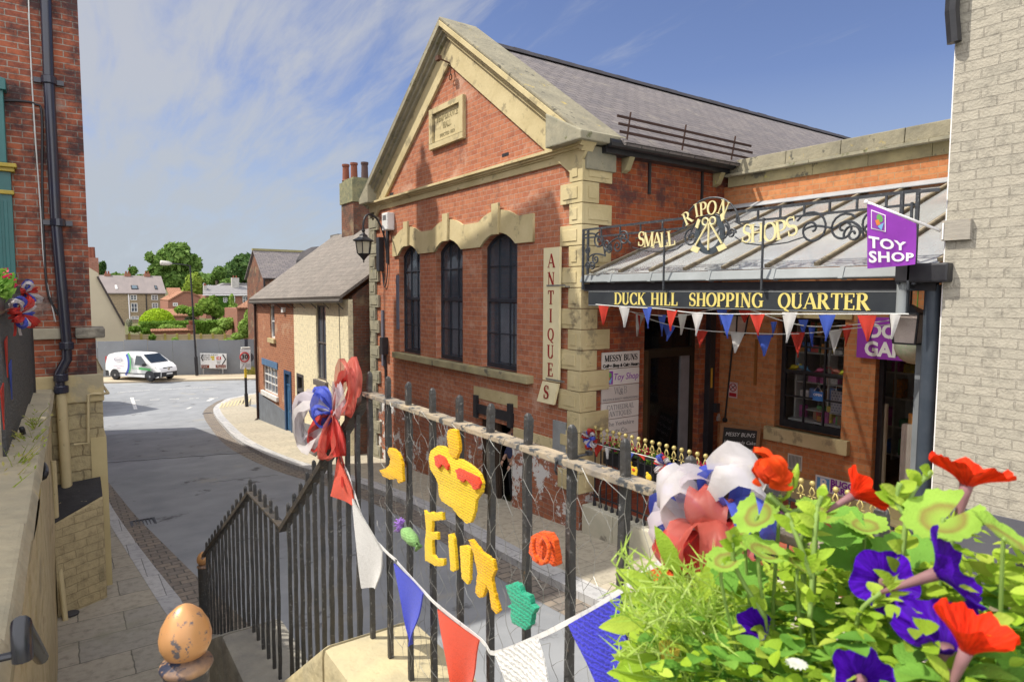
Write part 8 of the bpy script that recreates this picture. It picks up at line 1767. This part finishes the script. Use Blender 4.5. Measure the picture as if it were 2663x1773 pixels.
obj('tape', m, M('white tape', (.72, .71, .69), .6, bs=.2, bsc=200), kb_)
def kpen(quad, zf, wool, nme='pennant', wav=.02, ph=0):
    A, B, C, D_ = [PX(*zf(*p), BX-.004) for p in quad]
    def fn(u, v):
        p = A.lerp(B, u).lerp(D_.lerp(C, u), v); return p+Vector((-.012-wav*math.sin(u*4+ph+v*2.)*(.3+v)*.7, .006*math.sin(v*7+ph), 0))
    m = MB(); m.grid(fn, 14, 20); k = len(m.v); m2 = MB(); m2.v = m.v+[p+Vector((.006, 0, 0)) for p in m.v]; m2.f = m.f+[[i+k for i in f[::-1]] for f in m.f]
    nu, nv = 14, 20
    for b in range(nv): m2.f.append([b, b+1, k+b+1, k+b][::-1]); q0 = nu*(nv+1)+b; m2.f.append([q0, q0+1, k+q0+1, k+q0])
    for a in range(nu): q0 = a*(nv+1)+nv; q1 = (a+1)*(nv+1)+nv; m2.f.append([q0, q1, k+q1, k+q0][::-1])
    return obj(nme, m2, wool, kb_, smooth=True, autosm=60)
kr_ = knit('red knit', (.70, .075, .03), 52); kw_ = knit('white knit', (.66, .65, .63), 48); kbl = knit('blue knit', (.06, .08, .56), 48); kw2 = knit('chunky white knit', (.72, .71, .69), 15); kb2 = knit('chunky blue knit', (.05, .05, .50), 20)
kpen([(92,878),(182,1100),(184,1212),(50,1145)], ZA, kr_, wav=.01)
kpen([(1160,260),(1365,640),(1335,900),(1225,900)], ZC, kw_, ph=1)
kpen([(112,215),(358,478),(268,925),(222,925)], ZD, kbl, ph=2)
kpen([(492,612),(842,888),(730,1420),(655,1420)], ZD, kr_, ph=.5)
kpen([(995,1000),(1362,856),(1560,1500),(1150,1500)], ZD, kw2, ph=2.5, wav=.015)
kpen([(1650,745),(2092,492),(2170,1400),(1960,1400)], ZD, kb2, ph=1.2, wav=.015)
kpen([(2270,310),(2560,180),(2520,640),(2460,640)], ZD, wor, ph=.3)
# ------------------------------------------------------------------ big ribbon bows on the near railing
def px_bow(name, cpx, x, loops, label, tails=()):
    c = PX(*cpx, x); t = thing(name, tuple(c), label, 'ribbon bow')
    for (tx, ty, fwd_, w_, cc, op) in loops:
        e = PX(tx, ty, x)+Vector((-fwd_, -fwd_*.6, 0)); d = e-c; L = d.length; up = Vector((0, 0, 1)) if abs(d.normalized().z) < .8 else Vector((-.5, .8, 0))
        obj('loop', loop(c, d, up, L, w_*.72, open_=op*1.1), ribm[cc], t, smooth=True)
    for (tx, ty, w_, cc) in tails:
        e = PX(tx, ty, x-.02); m = MB(); n_ = 10; s = Vector((0, w_/2, 0)); pts = [c.lerp(e, i/n_)+Vector((.012*math.sin(i*1.1), .012*math.sin(i*.9), 0)) for i in range(n_+1)]
        for i in range(n_): k0, k1 = (.25+.75*min(1, i/4)), (.25+.75*min(1, (i+1)/4)); m.face([pts[i]-s*k0, pts[i]+s*k0, pts[i+1]+s*k1, pts[i+1]-s*k1])
        obj('tail', m, ribm[cc], t, smooth=True)
    m = MB(); m.blob(c, .018, 10); obj('knot', m, ribm['red'], t, smooth=True); return t
px_bow('ribbon_bow', (767, 948), NX-.06, [(826, 862, .03, .10, 'pink', .35), (800, 868, -.02, .08, 'red', .3), (742, 905, .05, .09, 'blue', .6), (728, 925, .0, .08, 'blue', .5), (752, 955, .09, .06, 'blue', .9), (702, 968, .05, .10, 'lilac', .45), (712, 990, .08, .11, 'white', .5), (735, 1022, .04, .10, 'red', .4), (770, 1048, .06, .10, 'pink', .35), (790, 1046, .02, .08, 'red', .3), (715, 945, -.02, .08, 'blue', .3), (800, 905, .05, .07, 'lilac', .4)], 'glossy red, white and blue bow tied at the corner of the near railing', [(793, 1120, .03, 'red')])
px_bow('ribbon_bow', (1650, 1205), NX-.10, [(1545, 1085, .10, .15, 'white', .45), (1590, 1070, .05, .13, 'lilac', .5), (1660, 1072, .00, .11, 'blue', .5), (1720, 1058, .04, .14, 'white', .4), (1640, 1125, .10, .12, 'pink', .5), (1520, 1190, .08, .13, 'lilac', .5), (1515, 1150, .02, .09, 'blue', .4), (1560, 1250, .12, .14, 'red', .5), (1610, 1275, .10, .12, 'red', .45), (1690, 1250, .14, .14, 'pink', .5), (1745, 1180, .08, .12, 'blue', .45), (1740, 1225, .06, .12, 'red', .4), (1580, 1215, .15, .10, 'pink', .5)], 'biggest red, white and blue bow on the near railing beside the flowers', [(1600, 1420, .05, 'white'), (1640, 1400, .05, 'blue'), (1690, 1380, .05, 'red')])
# ------------------------------------------------------------------ flowers in front of the railing
fb = thing('flower_trough', (1.05, .6, 5.0), 'dark trough under the flowers in the lower right corner', 'planter')
m = MB(); m.box((.86, -.25, 4.95), (1.19, .86, 5.16)); obj('trough', m, M('dark planter', (.05, .04, .03), .8), fb, bevel=.01); m = MB(); m.box((.88, -.23, 5.10), (1.17, .84, 5.18)); obj('soil', m, soil, fb)
lime = leafmat('lime leaves', [(.20, .34, .02), (.38, .56, .04), (.52, .68, .09), (.28, .46, .03), (.46, .56, .08)], trans=.42); gerl = leafmat('zoned geranium leaves', [(.24, .42, .04), (.34, .54, .08), (.20, .38, .04)], trans=.35, zone=(.25, .14, .05)); stemm = M('hairy green stem', (.26, .40, .09), .6, (.20, .30, .07), bs=.2, trans=.2); darkl = leafmat('deep green leaves', [(.10, .24, .03), (.16, .36, .05), (.22, .42, .06)], trans=.3)
def petal(name, c, dark_):
    m, t, b = nm(name); s = t.nodes.new('ShaderNodeSeparateXYZ'); t.links.new(coord(t, True), s.inputs[0]); cc = ramp(t, s.outputs[0], [(.05, dark_), (.45, c), (1, tuple(min(1, v*1.25) for v in c))])
    n_ = N(t, 'ShaderNodeTexNoise', i_Scale=60., i_Detail=3.); t.links.new(coord(t), n_.inputs['Vector']); nv_ = N(t, 'ShaderNodeTexNoise', i_Scale=1., i_Detail=4.); t.links.new(coord(t, True, (3, 46, 1)), nv_.inputs['Vector']); cc = mixrgb(t, .5, cc, ramp(t, n_.outputs[0], [(.3, (.55, .55, .6)), (.7, (1, 1, 1))]), 'MULTIPLY'); cc = mixrgb(t, .6, cc, ramp(t, nv_.outputs[0], [(.36, (.35, .35, .38)), (.58, (1, 1, 1))]), 'MULTIPLY'); bump(t, b, nv_.outputs[0], .6, .004)
    t.links.new(cc, b.inputs['Base Color']); b.inputs['Roughness'].default_value = .55; b.inputs['Specular IOR Level'].default_value = .08
    tr_ = t.nodes.new('ShaderNodeBsdfTranslucent'); t.links.new(cc, tr_.inputs[0]); ms = t.nodes.new('ShaderNodeMixShader'); ms.inputs[0].default_value = .25; o_ = [n for n in t.nodes if n.type == 'OUTPUT_MATERIAL'][0]; t.links.new(b.outputs[0], ms.inputs[1]); t.links.new(tr_.outputs[0], ms.inputs[2]); t.links.new(ms.outputs[0], o_.inputs[0]); return m
pt_p = petal('purple petals', (.075, .006, .42), (.010, .002, .05)); pt_r = petal('red petals', (.80, .035, .008), (.42, .05, .04)); pt_o = petal('geranium petals', (.78, .07, .012), (.5, .03, .01)); tubem = M('petunia tube', (.36, .16, .20), .6, (.28, .16, .15), bs=.1, trans=.25)
def frame3(d):
    d = Vector(d).normalized(); u = d.orthogonal().normalized(); return d, u, d.cross(u)
def petunia(par, c, face, r, mat_, seed, deep=1.0, open_=1.0):
    r *= .86
    """funnel flower: c = middle of the mouth, face = way it looks"""
    d, u, v = frame3(face); rg_ = random.Random(seed); ph = rg_.random()*6; nu, nv = 50, 12; m = MB(); uv = []
    for i in range(nu+1):
        a = 2*math.pi*i/nu; lob = 1-.16*abs(math.sin((a+ph)*2.5))**3;
        for j in range(nv+1):
            t = j/nv; rr = r*(.10+.90*t**1.7*open_)*(1 if t < .5 else 1+(lob-1)*(t-.5)*2); h = -r*deep*1.15*(1-t)**.75-.22*r*t**3*open_+.07*r*t**2*math.sin(5*a+ph)+.07*r*t**2*math.sin(9*a+seed)+.05*r*t**2*math.sin(17*a+seed*2)*math.sin(3*a)+.02*r*t*math.sin(29*a)
            m.v.append(Vector(c)+u*rr*math.cos(a)+v*rr*math.sin(a)+d*h); uv.append((t, i/nu))
    for i in range(nu):
        for j in range(nv): k = i*(nv+1)+j; m.f.append([k, k+nv+1, k+nv+2, k+1])
    f_ = obj('flower', m, mat_, par, smooth=True, uvs=uv)
    m = MB(); b = Vector(c)-d*r*deep*1.1; m.tube([b+d*r*.2, b-d*r*.25, b-d*r*.9, b-d*r*1.25], [r*.17, r*.13, r*.075, r*.06], 10); obj('flower_tube', m, tubem, f_, smooth=True)
    m = MB()
    for k in range(5):
        a = k*1.257; q_ = b-d*r*1.15; e = (u*math.cos(a)+v*math.sin(a)); s = d.cross(e); m.face([q_-s*r*.04, q_+s*r*.04, q_+e*r*.22+d*r*.3+s*r*.06, q_+e*r*.26+d*r*.5, q_+e*r*.22+d*r*.3-s*r*.06])
    obj('calyx', m, lime, f_); return b-d*r*1.25
def stem(par, pts, r=.003): m = MB(); m.tube(smooth_line([Vector(p) for p in pts], 5), r, 8); return obj('stem', m, stemm, par, smooth=True)
def oleaf(m, c, d, nrm, L, w_, cup=.15):
    d = Vector(d).normalized(); nrm = Vector(nrm); nrm = (nrm-d*nrm.dot(d)); nrm = nrm.normalized() if nrm.length > 1e-4 else d.orthogonal().normalized(); s = d.cross(nrm); prof_ = [(0, .08), (.2, .7), (.45, 1), (.7, .8), (.9, .35), (1, 0)]; i0 = len(m.v)
    for t, k in prof_:
        p = Vector(c)+d*L*t-nrm*L*.22*t*t
        for e in (-1, -.5, 0, .5, 1): m.v.append(p+s*w_*k*e+nrm*w_*cup*abs(e)*k*1.6)
    for a in range(len(prof_)-1):
        for b in range(4): k0 = i0+a*5+b; m.f.append([k0, k0+1, k0+6, k0+5])
def gleaf(par, c, nrm, r, seed, mat_=None):
    """round scalloped geranium leaf on its stalk"""
    d, u, v = frame3(nrm); rg_ = random.Random(seed); nu, nv = 60, 8; m = MB(); uv = []; ph = rg_.random()*6
    for i in range(nu+1):
        a = .25+(2*math.pi-.5)*i/nu
        for j in range(nv+1):
            t = j/nv; sc2 = 1+.05*t*t*math.sin(a*8+ph)+.045*t**4*math.sin(a*22); rr = r*t*sc2
            h = r*(.22*t*t+.05*t*t*math.sin(a*4+ph)+.03*t**3*math.sin(a*8+ph)); aa = a+ph
            m.v.append(Vector(c)+u*rr*math.cos(aa)+v*rr*math.sin(aa)+d*h); uv.append((t, i/nu))
    for i in range(nu):
        for j in range(nv): k = i*(nv+1)+j; m.f.append([k, k+nv+1, k+nv+2, k+1])
    return obj('leaf', m, mat_ or gerl, par, smooth=True, uvs=uv)
toC = lambda p: (CAM-Vector(p)).normalized()
rg_ = random.Random(77)
def floor_(p): return Vector((min(1.12, max(.92, p.x)), min(.82, max(-.15, p.y)), 5.16))
# --- trailing petunias with red flowers
def plant(name, label, c, cat='plant'): return thing(name, tuple(floor_(c)), label, cat)
def pet_plant(label, flowers, seed, leaves=40):
    c0 = PD(flowers[0][0], flowers[0][1], flowers[0][2]); t = plant('petunia', label, c0, 'petunia'); rgp = random.Random(seed); lm = MB()
    for (x, y, dep, fdir, r, mat_, *o_) in flowers:
        c = PD(x, y, dep); v = ray(x, y).normalized(); fx_, fu_, fb_ = fdir; face = _r*fx_-_d*fu_-v*fb_
        e = petunia(t, c, face, r, mat_, seed+int(x), *(o_ or ()))
        b = floor_(c)+Vector((rgp.uniform(-.05, .05), rgp.uniform(-.06, .06), 0)); dd = (e-c).normalized(); mid = e+dd*.03+Vector((0, 0, -.04)); st2 = [e, mid, (mid+b)/2+Vector((rgp.uniform(-.03, .03), rgp.uniform(-.03, .03), .02)), b]
        stem(t, st2, .0028)
        for k in range(leaves//len(flowers)):
            q_ = rgp.random(); p = (e.lerp(mid, q_*2) if q_ < .5 else mid.lerp(b, (q_-.5)*2)) if q_ < .8 else mid.lerp(b, rgp.random()); a = rgp.random()*6.28; d_ = Vector((math.cos(a), math.sin(a), rgp.uniform(.0, .8))); oleaf(lm, p, d_, Vector((0, 0, 1))-d_*.3, rgp.uniform(.018, .036), rgp.uniform(.007, .0125))
    obj('leaves', lm, lime, t, smooth=True); return t
pet_plant('tall red petunia at the far right, seen from the side against the cream wall', [(2240, 1050, .86, (.25, .95, .05), .058, pt_r, .8, 1.0)], 1, 30)
pet_plant('red petunia leaning sideways in the middle of the flowers', [(2010, 1110, .90, (.75, .45, .15), .045, pt_r, .9, .95)], 2, 26)
pet_plant('red petunia low in the bottom right corner', [(2255, 1415, .66, (.35, .85, .25), .05, pt_r, 1.0, .9)], 3, 26)
pet_plant('purple petunia facing the camera with a dark crumpled centre', [(2030, 1330, .80, (-.1, .2, .95), .047, pt_p, .7, 1.0)], 4, 34)
pet_plant('large purple petunia seen edge on at the right', [(2225, 1295, .74, (.75, .25, .45), .058, pt_p, .7, 1.0)], 5, 30)
pet_plant('purple petunia spreading wide behind the low red petunia', [(2160, 1405, .72, (-.15, .95, .12), .062, pt_p, .9, 1.0)], 6, 30)
pet_plant('half folded purple petunia left of centre in the flower trough', [(1730, 1430, .92, (-.35, .35, .7), .040, pt_p, 1.0, .7)], 7, 30)
pet_plant('purple petunia cut by the bottom edge of the photo', [(1985, 1540, .74, (.1, .45, .85), .045, pt_p, .8, .85)], 8, 30)
pet_plant('small withered dark petunia hanging among the stems', [(1795, 1190, .92, (.0, -.5, .6), .016, petal('withered petals', (.10, .04, .09), (.04, .02, .03)), 1.2, .5)], 9, 8)
# --- red geranium with zoned leaves
ge = plant('geranium', 'red geranium with zoned scalloped leaves in the middle of the trough', PD(1775, 1120, .95), 'geranium')
hc = PD(1768, 1090, .93);
for k in range(11):
    a = rg_.random()*6.28; d_ = (Vector((math.cos(a)*.8, math.sin(a)*.8, rg_.uniform(-.3, 1)))+toC(hc)*.5).normalized(); m = MB(); uvg = []
    c = hc+Vector((d_.x*.017, d_.y*.017, d_.z*.027)); dd, u, v = frame3(d_); w0 = rg_.uniform(.015, .020)
    for i in range(9):
        for j in range(7): s_, t_ = i/8*2-1, j/6; ww = w0*math.sin(math.pi*min(.98, .15+.75*t_))**.7; m.v.append(c+u*s_*ww+v*(t_-.4)*w0*2.0+dd*(.010*t_*t_-.008*s_*s_+.004*math.sin(t_*6+k))); uvg.append((.2+.8*t_, 0))
    for i in range(8):
        for j in range(6): q_ = i*7+j; m.f.append([q_, q_+7, q_+8, q_+1])
    obj('petal', m, pt_o, ge, smooth=True, uvs=uvg)
stem(ge, [hc-Vector((0, 0, .03)), PD(1810, 1180, .93), PD(1850, 1250, .93), floor_(hc)], .0042)
for x, y in ((1830, 1098), (1815, 1120)): m = MB(); c = PD(x, y, .92); m.tube([PD(1800, 1150, .93), c-Vector((0, 0, .012)), c+Vector((0.0, 0, .008)), c+Vector((.004, 0, .02))], [.002, .0025, .005, .001], 8); obj('bud', m, lime, ge, smooth=True)
for (x, y, dep, r, tx, tz) in ((1745, 1185, .95, .052, -.3, .5), (1880, 1180, .98, .045, .1, .6), (1670, 1290, .92, .040, -.2, .8), (1755, 1270, .90, .045, .2, .8), (2170, 1195, .80, .062, -.1, .45), (2310, 1240, .74, .055, .3, .5), (1990, 1210, .98, .045, .0, .9), (1840, 1300, .9, .04, .3, .9), (1720, 1230, .98, .04, -.5, .4)):
    c = PD(x, y, dep); gleaf(ge, c, toC(c)*.3+_r*tx*1.8+Vector((0, 0, tz*1.3)), r*.7, int(x)); stem(ge, [c, c+Vector((0, 0, -.06)), floor_(c)], .0024)
for (x, y, dep, r) in ((1915, 1215, 1.0, .05), (1960, 1280, 1.0, .045), (1700, 1330, .98, .04), (2090, 1290, .95, .05)): c = PD(x, y, dep); gleaf(ge, c, toC(c)*.5+Vector((0, 0, 1)), r, int(x)+3, darkl)
# --- tall bare petunia stems
tp_ = plant('petunia', 'tall leafy petunia stems rising in the middle of the trough', PD(1870, 1300, .9), 'petunia')
lm = MB(); rgp = random.Random(14)
for pts in ([(1862, 1420, .86), (1868, 1330, .87), (1875, 1210, .88), (1880, 1165, .9)], [(1868, 1330, .87), (1835, 1240, .88), (1810, 1180, .9)], [(2050, 1400, .8), (2075, 1270, .82), (2085, 1190, .83), (2100, 1130, .85), (2140, 1085, .86)], [(2085, 1190, .83), (2060, 1150, .84), (2070, 1110, .84)], [(1760, 1420, .9), (1690, 1300, .92), (1688, 1220, .92)], [(1880, 1165, .9), (1890, 1140, .9)]):
    P3 = [PD(*p) for p in pts]; stem(tp_, P3, .0034)
    for i in range(len(P3)-1):
        for k in range(5):
            p = P3[i].lerp(P3[i+1], rgp.random()); a = rgp.random()*6.28; d_ = _r*math.cos(a)+Vector((0, 0, .5+.5*rgp.random()))+toC(p)*math.sin(a)*.7; oleaf(lm, p, d_, toC(p)+Vector((0, 0, .5)), rgp.uniform(.016, .033), rgp.uniform(.005, .010))
obj('leaves', lm, lime, tp_, smooth=True)
# --- mound of lime leaves
mo = plant('bedding_plant', 'dense mound of lime green leaves filling the trough', PD(1950, 1450, .85), 'bedding plant')
lm = MB(); rgp = random.Random(15)
def topz(y): return 5.68 if y < .3 else (5.68-.22*(y-.3)/.52 if y < .82 else 5.46-.22*(y-.82)/.3)
lo_ = 0
while lo_ < 5200:
    y = rgp.uniform(-.12, 1.22); x = rgp.triangular(.66, 1.18, 1.05); zt2 = topz(y)+.02*math.sin(y*17+x*11)-.35*max(0, .90-x)-.03*rgp.random(); z = zt2-.34*rgp.random()**1.5
    if y > 1.0*x: continue
    a = rgp.random()*6.28; d_ = Vector((math.cos(a)-.4, math.sin(a)-.2, rgp.uniform(-.2, .9))); nr = Vector((rgp.gauss(0, .4), rgp.gauss(0, .4), 1)); oleaf(lm, (x, y, z), d_, nr, rgp.uniform(.014, .034), rgp.uniform(.006, .0125)); lo_ += 1
lo_obj = obj('leaves', lm, lime, mo, smooth=True)
lm = MB()
for i in range(2000):
    y = rgp.uniform(-.12, 1.22); x = rgp.uniform(.70, 1.16); z = topz(y)-.05-.33*rgp.random()
    if y > .98*x: continue
    a = rgp.random()*6.28; d_ = Vector((math.cos(a), math.sin(a), rgp.uniform(-.3, .6))); oleaf(lm, (x, y, z), d_, Vector((0, 0, 1)), rgp.uniform(.03, .055), rgp.uniform(.012, .02))
obj('lower_leaves', lm, darkl, mo, smooth=True)
# --- feathery nigella-like plant on the left
fe_ = plant('feathery_plant', 'feathery yellow green plant at the left end of the trough', PD(1520, 1420, 1.05), 'plant')
m = MB(); rgp = random.Random(16)
for i in range(95):
    b = Vector((rgp.uniform(.86, 1.15), rgp.uniform(.6, .84), 5.16)); tx, ty = rgp.uniform(1400, 1700), rgp.uniform(1260, 1540); e = PD(tx, ty, rgp.uniform(.9, 1.12));
    mid = (b+e)/2+Vector((rgp.uniform(-.03, .03), rgp.uniform(-.03, .03), .05)); pts = smooth_line([b, mid, e], 3)
    for a_, b_ in zip(pts, pts[1:]): s = (b_-a_).cross(toC(a_)).normalized()*.0012; m.face([a_-s, a_+s, b_+s, b_-s])
    for k in range(16):
        p = pts[2+k % (len(pts)-2)].lerp(pts[1+k % (len(pts)-2)], rgp.random()); d_ = Vector((rgp.gauss(0, 1), rgp.gauss(0, 1), rgp.gauss(.5, .8))).normalized()*rgp.uniform(.018, .05); s = d_.cross(toC(p)).normalized()*.0014; m.face([p-s, p+s, p+d_*.6+s*.8, p+d_]);
obj('leaves', m, leafmat('feathery leaves', [(.36, .56, .06), (.48, .66, .12), (.56, .70, .22)], trans=.45), fe_)
m = MB()
for (x, y, L, ax, az_) in ((1450, 1330, .07, -.8, .5), (1420, 1405, .07, -.9, .0), (1450, 1480, .07, -.8, -.2), (1440, 1530, .07, -1, .2), (1560, 1350, .07, .2, 1), (1500, 1290, .08, -.4, .9)):
    c = PD(x+60, y+30, 1.02); oleaf(m, c, _r*ax-_d*az_, toC(c)+Vector((0, 0, .4)), L, .014)
obj('blade_leaves', m, lime, fe_, smooth=True)
fw_ = plant('daisy', 'small yellowish basket shaped seed head low in the feathery plant', PD(1545, 1500, 1.0), 'seed head'); m = MB(); c = PD(1540, 1500, 1.0)
for k in range(26): a = k*.2417; m.tube([c+Vector((0, 0, -.03)), c+Vector((.012*math.cos(a), .012*math.sin(a), -.008)), c+Vector((.016*math.cos(a+.3), .016*math.sin(a+.3), .012))], .0012, 5)
obj('seed_head', m, M('straw yellow', (.56, .42, .06), .7, bs=0), fw_)
# --- white filler blossom
wf = plant('white_flower', 'small white blossom among the leaves near the bottom edge', PD(1830, 1530, .78), 'flower'); m = MB(); c = PD(1832, 1525, .80)
for k in range(14): a = k*.449; d_ = Vector((math.cos(a), math.sin(a), .2)); oleaf(m, c, d_, Vector((0, 0, 1)), .014, .004)
obj('petals', m, M('white petals', (.75, .76, .68), .6, bs=0, trans=.3), wf)
# ================================================================== PERSON IN THE CELLAR DOORWAY
def person(c, yaw, label, top, legs, skin, hair):
    t = thing('person', tuple(c), label, 'person'); ca_, sa_ = math.cos(yaw), math.sin(yaw)
    W = lambda x, y, z: Vector((c[0]+x*ca_-y*sa_, c[1]+x*sa_+y*ca_, c[2]+z))
    def skin_mesh(name, chain, mat_, lv=2):
        vs_, es, rs = [], [], []
        for path in chain:
            prev = None
            for (x, y, z, r) in path:
                p = W(x, y, z); hit = next((i for i, q in enumerate(vs_) if (q-p).length < 1e-4), None)
                if hit is None: vs_.append(p); rs.append(r); hit = len(vs_)-1
                if prev is not None and prev != hit: es.append((prev, hit))
                prev = hit
        me = bpy.data.meshes.new(name); me.from_pydata([tuple(v-Vector(c)) for v in vs_], es, []); o = bpy.data.objects.new(name, me); col.objects.link(o)
        o.modifiers.new('s', 'SKIN');
        for i, r in enumerate(rs): me.skin_vertices[0].data[i].radius = (r, r)
        me.skin_vertices[0].data[0].use_root = True
        sd = o.modifiers.new('d', 'SUBSURF'); sd.levels = lv; sd.render_levels = lv
        dg = bpy.context.evaluated_depsgraph_get(); dg.update(); m2 = bpy.data.meshes.new_from_object(o.evaluated_get(dg)); bpy.data.objects.remove(o); m2.transform(Matrix.Translation(Vector(c)))
        return obj(name, m2, mat_, t, smooth=True)
    hip = (0, 0, .95, .15)
    body = [[hip, (0, 0, 1.10, .145), (0, 0, 1.28, .165), (0, 0, 1.42, .15), (0, .01, 1.50, .075), (0, .02, 1.56, .06), (0, .03, 1.64, .09), (0, .03, 1.73, .088), (0, .02, 1.78, .05)]]
    for s in (-1, 1):
        body.append([(0, 0, 1.42, .15), (s*.17, 0, 1.43, .07), (s*.22, -.01, 1.30, .058), (s*.25, .02, 1.12, .045), (s*.22, .12, .96, .036), (s*.20, .17, .90, .034)])
        body.append([hip, (s*.10, 0, .86, .095), (s*.105, .01, .50, .062), (s*.11, -.02, .12, .045), (s*.115, .0, .05, .045), (s*.13, .14, .04, .035)])
    skin_mesh('body', body, skin)
    sh = [[(0, 0, .92, .165), (0, 0, 1.10, .16), (0, 0, 1.28, .18), (0, 0, 1.42, .162), (0, .01, 1.48, .09)]]
    for s in (-1, 1): sh.append([(0, 0, 1.42, .162), (s*.175, 0, 1.43, .084), (s*.225, -.01, 1.30, .072), (s*.255, .02, 1.12, .058), (s*.23, .11, .98, .05)])
    skin_mesh('jacket', sh, top)
    tr_ = [[(0, 0, .94, .158), (0, 0, .90, .15)]]
    for s in (-1, 1): tr_.append([(0, 0, .90, .15), (s*.10, 0, .82, .105), (s*.105, .01, .50, .075), (s*.11, -.02, .10, .06)])
    skin_mesh('trousers', tr_, legs)
    m = MB(); m.blob(W(0, .02, 1.745), .105, 14, (.95, 1.0, .85)); m.v = [v+Vector((0, 0, 0)) for v in m.v]; obj('hair', m, hair, t, smooth=True)
    for s in (-1, 1):
        m = MB(); m.blob(W(s*.033, .118, 1.675), .011, 8); obj('eye', m, M('dark eye', (.03, .025, .02), .3, bs=0), t)
        m = MB(); m.blob(W(s*.093, .03, 1.66), .026, 8, (.5, 1, 1.2)); obj('ear', m, skin, t)
        for k in range(5):
            b = W(s*(.20-.016*(k-2)*1.0), .175, .885); e = W(s*(.20-.020*(k-2)), .205, .85-.008*abs(k-1.5)) ; f_ = W(s*(.20-.018*(k-2)), .20, .82-.012*abs(k-1.5)); m = MB(); m.tube([b, e, f_], [.010, .009, .006], 6); obj('finger', m, skin, t)
    m = MB(); m.tube([W(0, .118, 1.68), W(0, .138, 1.645), W(0, .125, 1.635)], [.010, .017, .012], 8); obj('nose', m, skin, t); m = MB(); m.tube([W(-.024, .118, 1.61), W(0, .124, 1.607), W(.024, .118, 1.61)], .006, 6); obj('mouth', m, M('lips', (.36, .14, .11), .6, bs=0), t)
skn = M('skin tone', (.46, .27, .19), .6, bs=.05)
person((XF+.22, 10.02, 1.86), R(75), 'person in a navy jacket and dark trousers standing in the cellar doorway', M('navy cloth', (.045, .05, .11), .9, bs=.3), M('black trousers', (.016, .016, .02), .9, bs=.2), skn, M('dark hair', (.035, .022, .015), .7, bs=.3))
